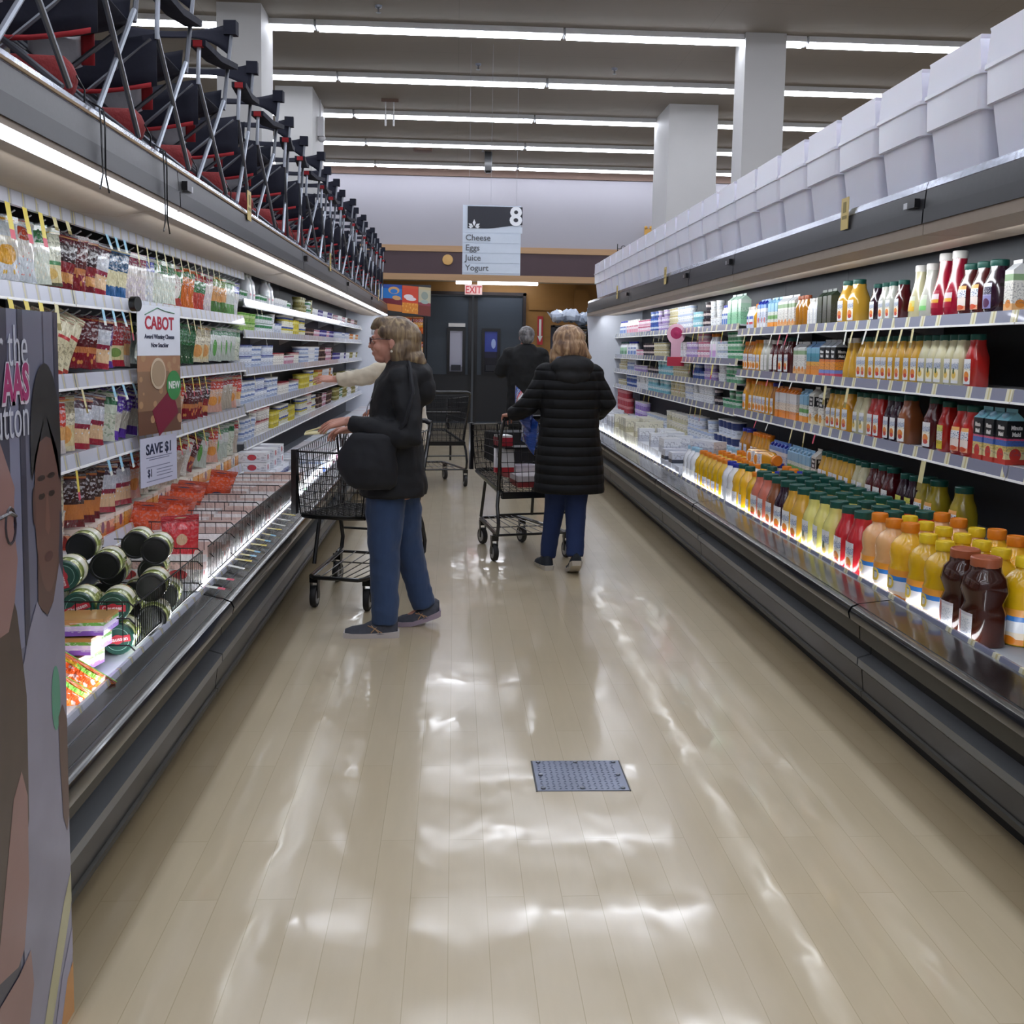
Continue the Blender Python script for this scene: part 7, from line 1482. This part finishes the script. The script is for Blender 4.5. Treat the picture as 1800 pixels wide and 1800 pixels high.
def puff_mat():
    m, nt, b = nodes('quilted_black'); tc = nt.nodes.new('ShaderNodeTexCoord'); sp = nt.nodes.new('ShaderNodeSeparateXYZ'); lk(nt, tc.outputs['Object'], sp.inputs[0])
    n = nt.nodes.new('ShaderNodeTexNoise'); n.inputs['Scale'].default_value = 9; lk(nt, tc.outputs['Object'], n.inputs['Vector'])
    mlt = nt.nodes.new('ShaderNodeMath'); mlt.operation = 'MULTIPLY'; mlt.inputs[1].default_value = PI/.062; lk(nt, sp.outputs['Z'], mlt.inputs[0])
    sn_ = nt.nodes.new('ShaderNodeMath'); sn_.operation = 'SINE'; lk(nt, mlt.outputs[0], sn_.inputs[0]); ab = nt.nodes.new('ShaderNodeMath'); ab.operation = 'ABSOLUTE'; lk(nt, sn_.outputs[0], ab.inputs[0])
    pw = nt.nodes.new('ShaderNodeMath'); pw.operation = 'POWER'; pw.inputs[1].default_value = .4; lk(nt, ab.outputs[0], pw.inputs[0])
    ad = nt.nodes.new('ShaderNodeMath'); ad.operation = 'MULTIPLY_ADD'; lk(nt, n.outputs[0], ad.inputs[0]); ad.inputs[1].default_value = .5; lk(nt, pw.outputs[0], ad.inputs[2])
    bp = nt.nodes.new('ShaderNodeBump'); bp.inputs['Strength'].default_value = .9; bp.inputs['Distance'].default_value = .014; lk(nt, ad.outputs[0], bp.inputs['Height']); lk(nt, bp.outputs[0], b.inputs['Normal'])
    b.inputs['Base Color'].default_value = hexc('#08090d'); b.inputs['Roughness'].default_value = .68; b.inputs['Specular IOR Level'].default_value = .3; return m
s = MB(); secs = []
for i in range(43):
    z = .555+i*.0205; t = i/42
    base_ = [(0, .235, .17), (.25, .222, .165), (.5, .195, .145), (.62, .19, .14), (.8, .205, .145), (.93, .185, .125), (1.0, .10, .085)]
    for (t0, a0, b0), (t1, a1, b1) in zip(base_, base_[1:]):
        if t0 <= t <= t1: f = (t-t0)/(t1-t0); rx, ry = a0+(a1-a0)*f, b0+(b1-b0)*f
    pf = .006*abs(math.sin(PI*z/.062))**.5; secs.append((.035-.012*t, -.005, z, rx+pf, ry+pf))
s.sections(secs, n=26)
s.tube([(-.115, -.005, 1.34), (-.175, 0, 1.24), (-.25, .015, 1.13), (-.30, .08, 1.085), (-.35, .135, 1.06)], [.078, .076, .070, .062, .05], 12)
s.tube([(.155, -.005, 1.34), (.212, 0, 1.25), (.272, -.005, 1.15), (.235, .10, 1.09), (.175, .20, 1.058)], [.078, .077, .072, .062, .05], 12)
for sx_, cx_ in ((-1, -.13), (1, .17)): s.ball((cx_, -.005, 1.345), (.085, .082, .07), 14, 9)
ct = remeshed(s, 'quilted_coat', puff_mat(), w2, .009, 2, (.008, .1))
s = MB(); s.ball((.03, -.09, 1.395), (.15, .075, .075), 16, 10); s.ball((.03, -.115, 1.33), (.12, .05, .065), 14, 9); s.ball((.02, -.02, 1.43), (.12, .10, .03), 14, 8)
remeshed(s, 'hood', fabric('hood_black', '#0a0b10', .4, 8, .7, 0), ct, .010, 4, (.01, .06))
s = MB(); s.tube([(.02+.105*math.cos(R(a)), .0+.10*math.sin(R(a)), 1.448+.012*math.sin(R(a*1))) for a in range(-180, 15, 15)], .024, 8); remeshed(s, 'hood_lining', fabric('lining_grey', '#6b6f80', .3, 10), ct, .008, 3)
s = MB(); s.tube([(-.04, .02, .80), (-.035, .06, .60), (-.045, .10, .45), (-.068, .12, .27), (-.086, .14, .085)], [.10, .088, .072, .062, .056], 14); s.tube([(.09, .0, .80), (.088, .01, .60), (.085, .01, .46), (.08, -.03, .28), (.078, -.075, .125)], [.10, .088, .074, .064, .058], 14); s.ball((.03, 0, .80), (.16, .12, .10))
remeshed(s, 'jeans', M_jean2, w2, .010, 4, (.010, .07))
M_shoe2 = mat('dark_navy_shoe', '#1e2530', .7, noise=.2, nscale=50); M_sole2 = mat('pale_sole', '#b9b2a6', .5)
shoe(w2, (-.082, .065), (-.135, .30), 0, M_shoe2, M_sole2, w=.044); shoe(w2, (.082, -.135), (.072, .09), .075, M_shoe2, M_sole2, w=.044)
s = MB(); s.ball((.014, .015, 1.572), (.112, .115, .098), 16, 11); s.ball((.016, -.03, 1.51), (.120, .085, .10), 16, 10); s.ball((-.055, -.02, 1.46), (.062, .06, .075), 12, 9); s.ball((.085, -.03, 1.475), (.065, .06, .06), 12, 9); s.ball((.135, -.03, 1.455), (.03, .035, .022), 10, 7); s.ball((-.085, .03, 1.45), (.03, .04, .07), 10, 8)
remeshed(s, 'hair', hair_mat('blond_hair', '#5f4636', '#967556', '#c4a580'), w2, .007, 3, (.007, .03), clip=lambda c: c.y > .085 and c.z < 1.60)
s = MB(); s.tube([P2(-.09, .055, .010), P2(-.05, .082, .012), P2(.01, .086, .008)], .003, 5); s.tube([P2(-.09, -.055, .010), P2(-.05, -.082, .012), P2(.01, -.086, .008)], .003, 5)
for sy in (-1, 1): s.tube([P2(-.100, sy*.031+.022*math.cos(a*PI/6), .006+.017*math.sin(a*PI/6)) for a in range(13)], .0025, 5)
s.build('glasses', M_black, w2)
# ---- man at the back
w3 = thing('person', 'grey haired man in long black coat seen from behind near the doors', 'person', (.80, 12.0, 0))
s = MB(); P3 = head(s, (.01, .03, 1.645), R(-90), 1.02); s.tube([(.0, 0, 1.46), (.0, .01, 1.55), (.005, .02, 1.59)], [.065, .06, .056], 12)
s.sections([(0, 0, .85, .15, .10), (0, 0, 1.1, .15, .11), (0, 0, 1.35, .18, .11), (0, 0, 1.47, .17, .08), (0, 0, 1.52, .07, .05)], n=16)
s.tube([(-.19, 0, 1.46), (-.28, .02, 1.23), (-.20, .24, 1.24)], [.05, .04, .028], 10); s.tube([(.19, 0, 1.46), (.27, .02, 1.22), (.15, .24, 1.22)], [.05, .04, .028], 10)
hand(s, (-.20, .24, 1.24), (.4, .85, .1), (-.3, 0, .9), -1, .8); hand(s, (.15, .24, 1.22), (-.4, .85, .1), (.3, 0, .9), 1, .8)
for sx_ in (-.09, .09): s.tube([(sx_, 0, .9), (sx_, .0, .48), (sx_, -.01, .06)], [.08, .055, .04], 10); s.tube([(sx_, -.02, .05), (sx_*1.2, .12, .03)], [.035, .025], 8)
remeshed(s, 'body', skin('skin_man', '#b07a6a'), w3, .007, 3); eyes(P3, w3)
s = MB(); s.sections([(0, 0, .62, .225, .15), (0, 0, .85, .215, .15), (0, 0, 1.08, .20, .145), (0, 0, 1.32, .225, .15), (0, 0, 1.45, .215, .125), (0, 0, 1.53, .12, .09), (0, .01, 1.56, .085, .075)], n=22)
s.tube([(-.165, 0, 1.44), (-.235, .0, 1.34), (-.285, .02, 1.24), (-.26, .10, 1.225), (-.215, .21, 1.24)], [.088, .084, .076, .068, .05], 12); s.tube([(.165, 0, 1.44), (.235, .0, 1.34), (.28, .02, 1.22), (.24, .10, 1.21), (.165, .21, 1.22)], [.088, .084, .076, .068, .05], 12)
for sx_ in (-1, 1): s.ball((sx_*.175, 0, 1.45), (.09, .09, .075), 14, 9)
remeshed(s, 'coat', fabric('black_coat', '#07080b', .5, 8, .8, 0), w3, .012, 4, (.02, .09))
s = MB()
for sx_ in (-.09, .09): s.tube([(sx_, 0, .88), (sx_, .0, .48), (sx_, -.01, .09)], [.105, .082, .07], 14)
s.ball((0, 0, .86), (.18, .12, .10)); remeshed(s, 'trousers', M_trous, w3, .012, 3, (.01, .07))
for sx_ in (-.09, .09): shoe(w3, (sx_, -.09), (sx_*1.25, .18), 0, M_black, M_black, w=.048)
s = MB(); s.ball((.01, .0, 1.675), (.092, .105, .092), 14, 10); s.ball((.01, -.035, 1.625), (.085, .075, .07), 14, 9)
remeshed(s, 'hair', hair_mat('grey_hair', '#4c4a4c', '#6e6a6a', '#8f8b8a'), w3, .008, 2, (.01, .02), clip=lambda c: c.y > .07 and c.z < 1.72)
# ---- shopper in cream fleece, reaching to the left case behind woman 1
w4 = thing('person', 'white haired shopper in cream fleece reaching into the left case', 'person', (-.415, 7.85, 0))
s = MB(); P4 = head(s, (-.105, 0, 1.545), 0, 1.0)
s.tube([(-.02, 0, 1.36), (-.06, 0, 1.44), (-.09, 0, 1.49)], [.062, .056, .052], 12)
s.sections([(.06, 0, .75, .10, .14), (.06, 0, .95, .11, .15), (.05, 0, 1.2, .10, .14), (.02, 0, 1.36, .09, .14), (0, 0, 1.41, .06, .07)], n=16)
s.tube([(-.0, -.16, 1.385), (-.22, -.20, 1.285), (-.455, -.20, 1.262)], [.045, .036, .026], 10); s.tube([(.0, .16, 1.37), (.02, .22, 1.12), (-.15, .2, 1.02)], [.045, .036, .026], 10)
hand(s, (-.455, -.20, 1.262), (-.97, -.05, .04), (-.05, -.45, .88), 1, .35); hand(s, (-.15, .2, 1.02), (-.95, 0, -.1), (0, .2, .95), -1, .7)
for sy, x_ in ((-.08, .03), (.08, .09)): s.tube([(.06, sy, .85), (x_, sy, .48), (x_, sy, .06)], [.085, .055, .038], 10); s.tube([(x_+.02, sy, .05), (x_-.14, sy, .03)], [.034, .025], 8)
remeshed(s, 'body', M_skinl, w4, .0055, 3); eyes(P4, w4)
s = MB(); s.sections([(.06, 0, .78, .165, .20), (.06, 0, .95, .155, .195), (.05, 0, 1.15, .145, .185), (.04, 0, 1.3, .14, .195), (.02, 0, 1.39, .115, .16), (.0, 0, 1.44, .08, .085)], n=20)
s.tube([(.0, -.155, 1.385), (-.11, -.19, 1.33), (-.22, -.205, 1.285), (-.34, -.205, 1.268), (-.43, -.20, 1.262)], [.082, .074, .066, .058, .048], 12); s.tube([(.0, .155, 1.375), (.015, .205, 1.25), (.02, .225, 1.12), (-.05, .215, 1.07), (-.13, .2, 1.025)], [.08, .074, .066, .06, .048], 12)
s.ball((.10, 0, 1.42), (.09, .12, .055), 14, 8); s.tube([(.08, -.03, 1.44), (.17, -.02, 1.495)], [.05, .02], 8)
for sy in (-1, 1): s.ball((.0, sy*.148, 1.38), (.082, .08, .072), 12, 9)
remeshed(s, 'fleece_jacket', fabric('cream_fleece', '#d2c6b0', .7, 7, .95, .5, .1), w4, .012, 4, (.024, .06))
s = MB()
for sy, x_ in ((-.08, .03), (.08, .09)): s.tube([(.06, sy, .85), (x_, sy, .48), (x_, sy, .09)], [.105, .08, .065], 14)
s.ball((.06, 0, .84), (.13, .16, .1)); remeshed(s, 'trousers', M_trous, w4, .012, 3, (.01, .07))
for sy, x_ in ((-.08, .03), (.08, .09)): shoe(w4, (x_+.08, sy), (x_-.18, sy), 0, M_black, M_sole1)
s = MB(); s.ball((-.085, 0, 1.575), (.108, .094, .096), 14, 10); s.ball((-.05, 0, 1.52), (.085, .088, .08), 14, 9); s.ball((-.165, 0, 1.605), (.04, .07, .035), 12, 8)
remeshed(s, 'hair', hair_mat('white_hair', '#a8a6ac', '#c9c8ce', '#e4e4ea'), w4, .008, 2, (.012, .025), clip=lambda c: (c.x < -.185 and c.z < 1.585))
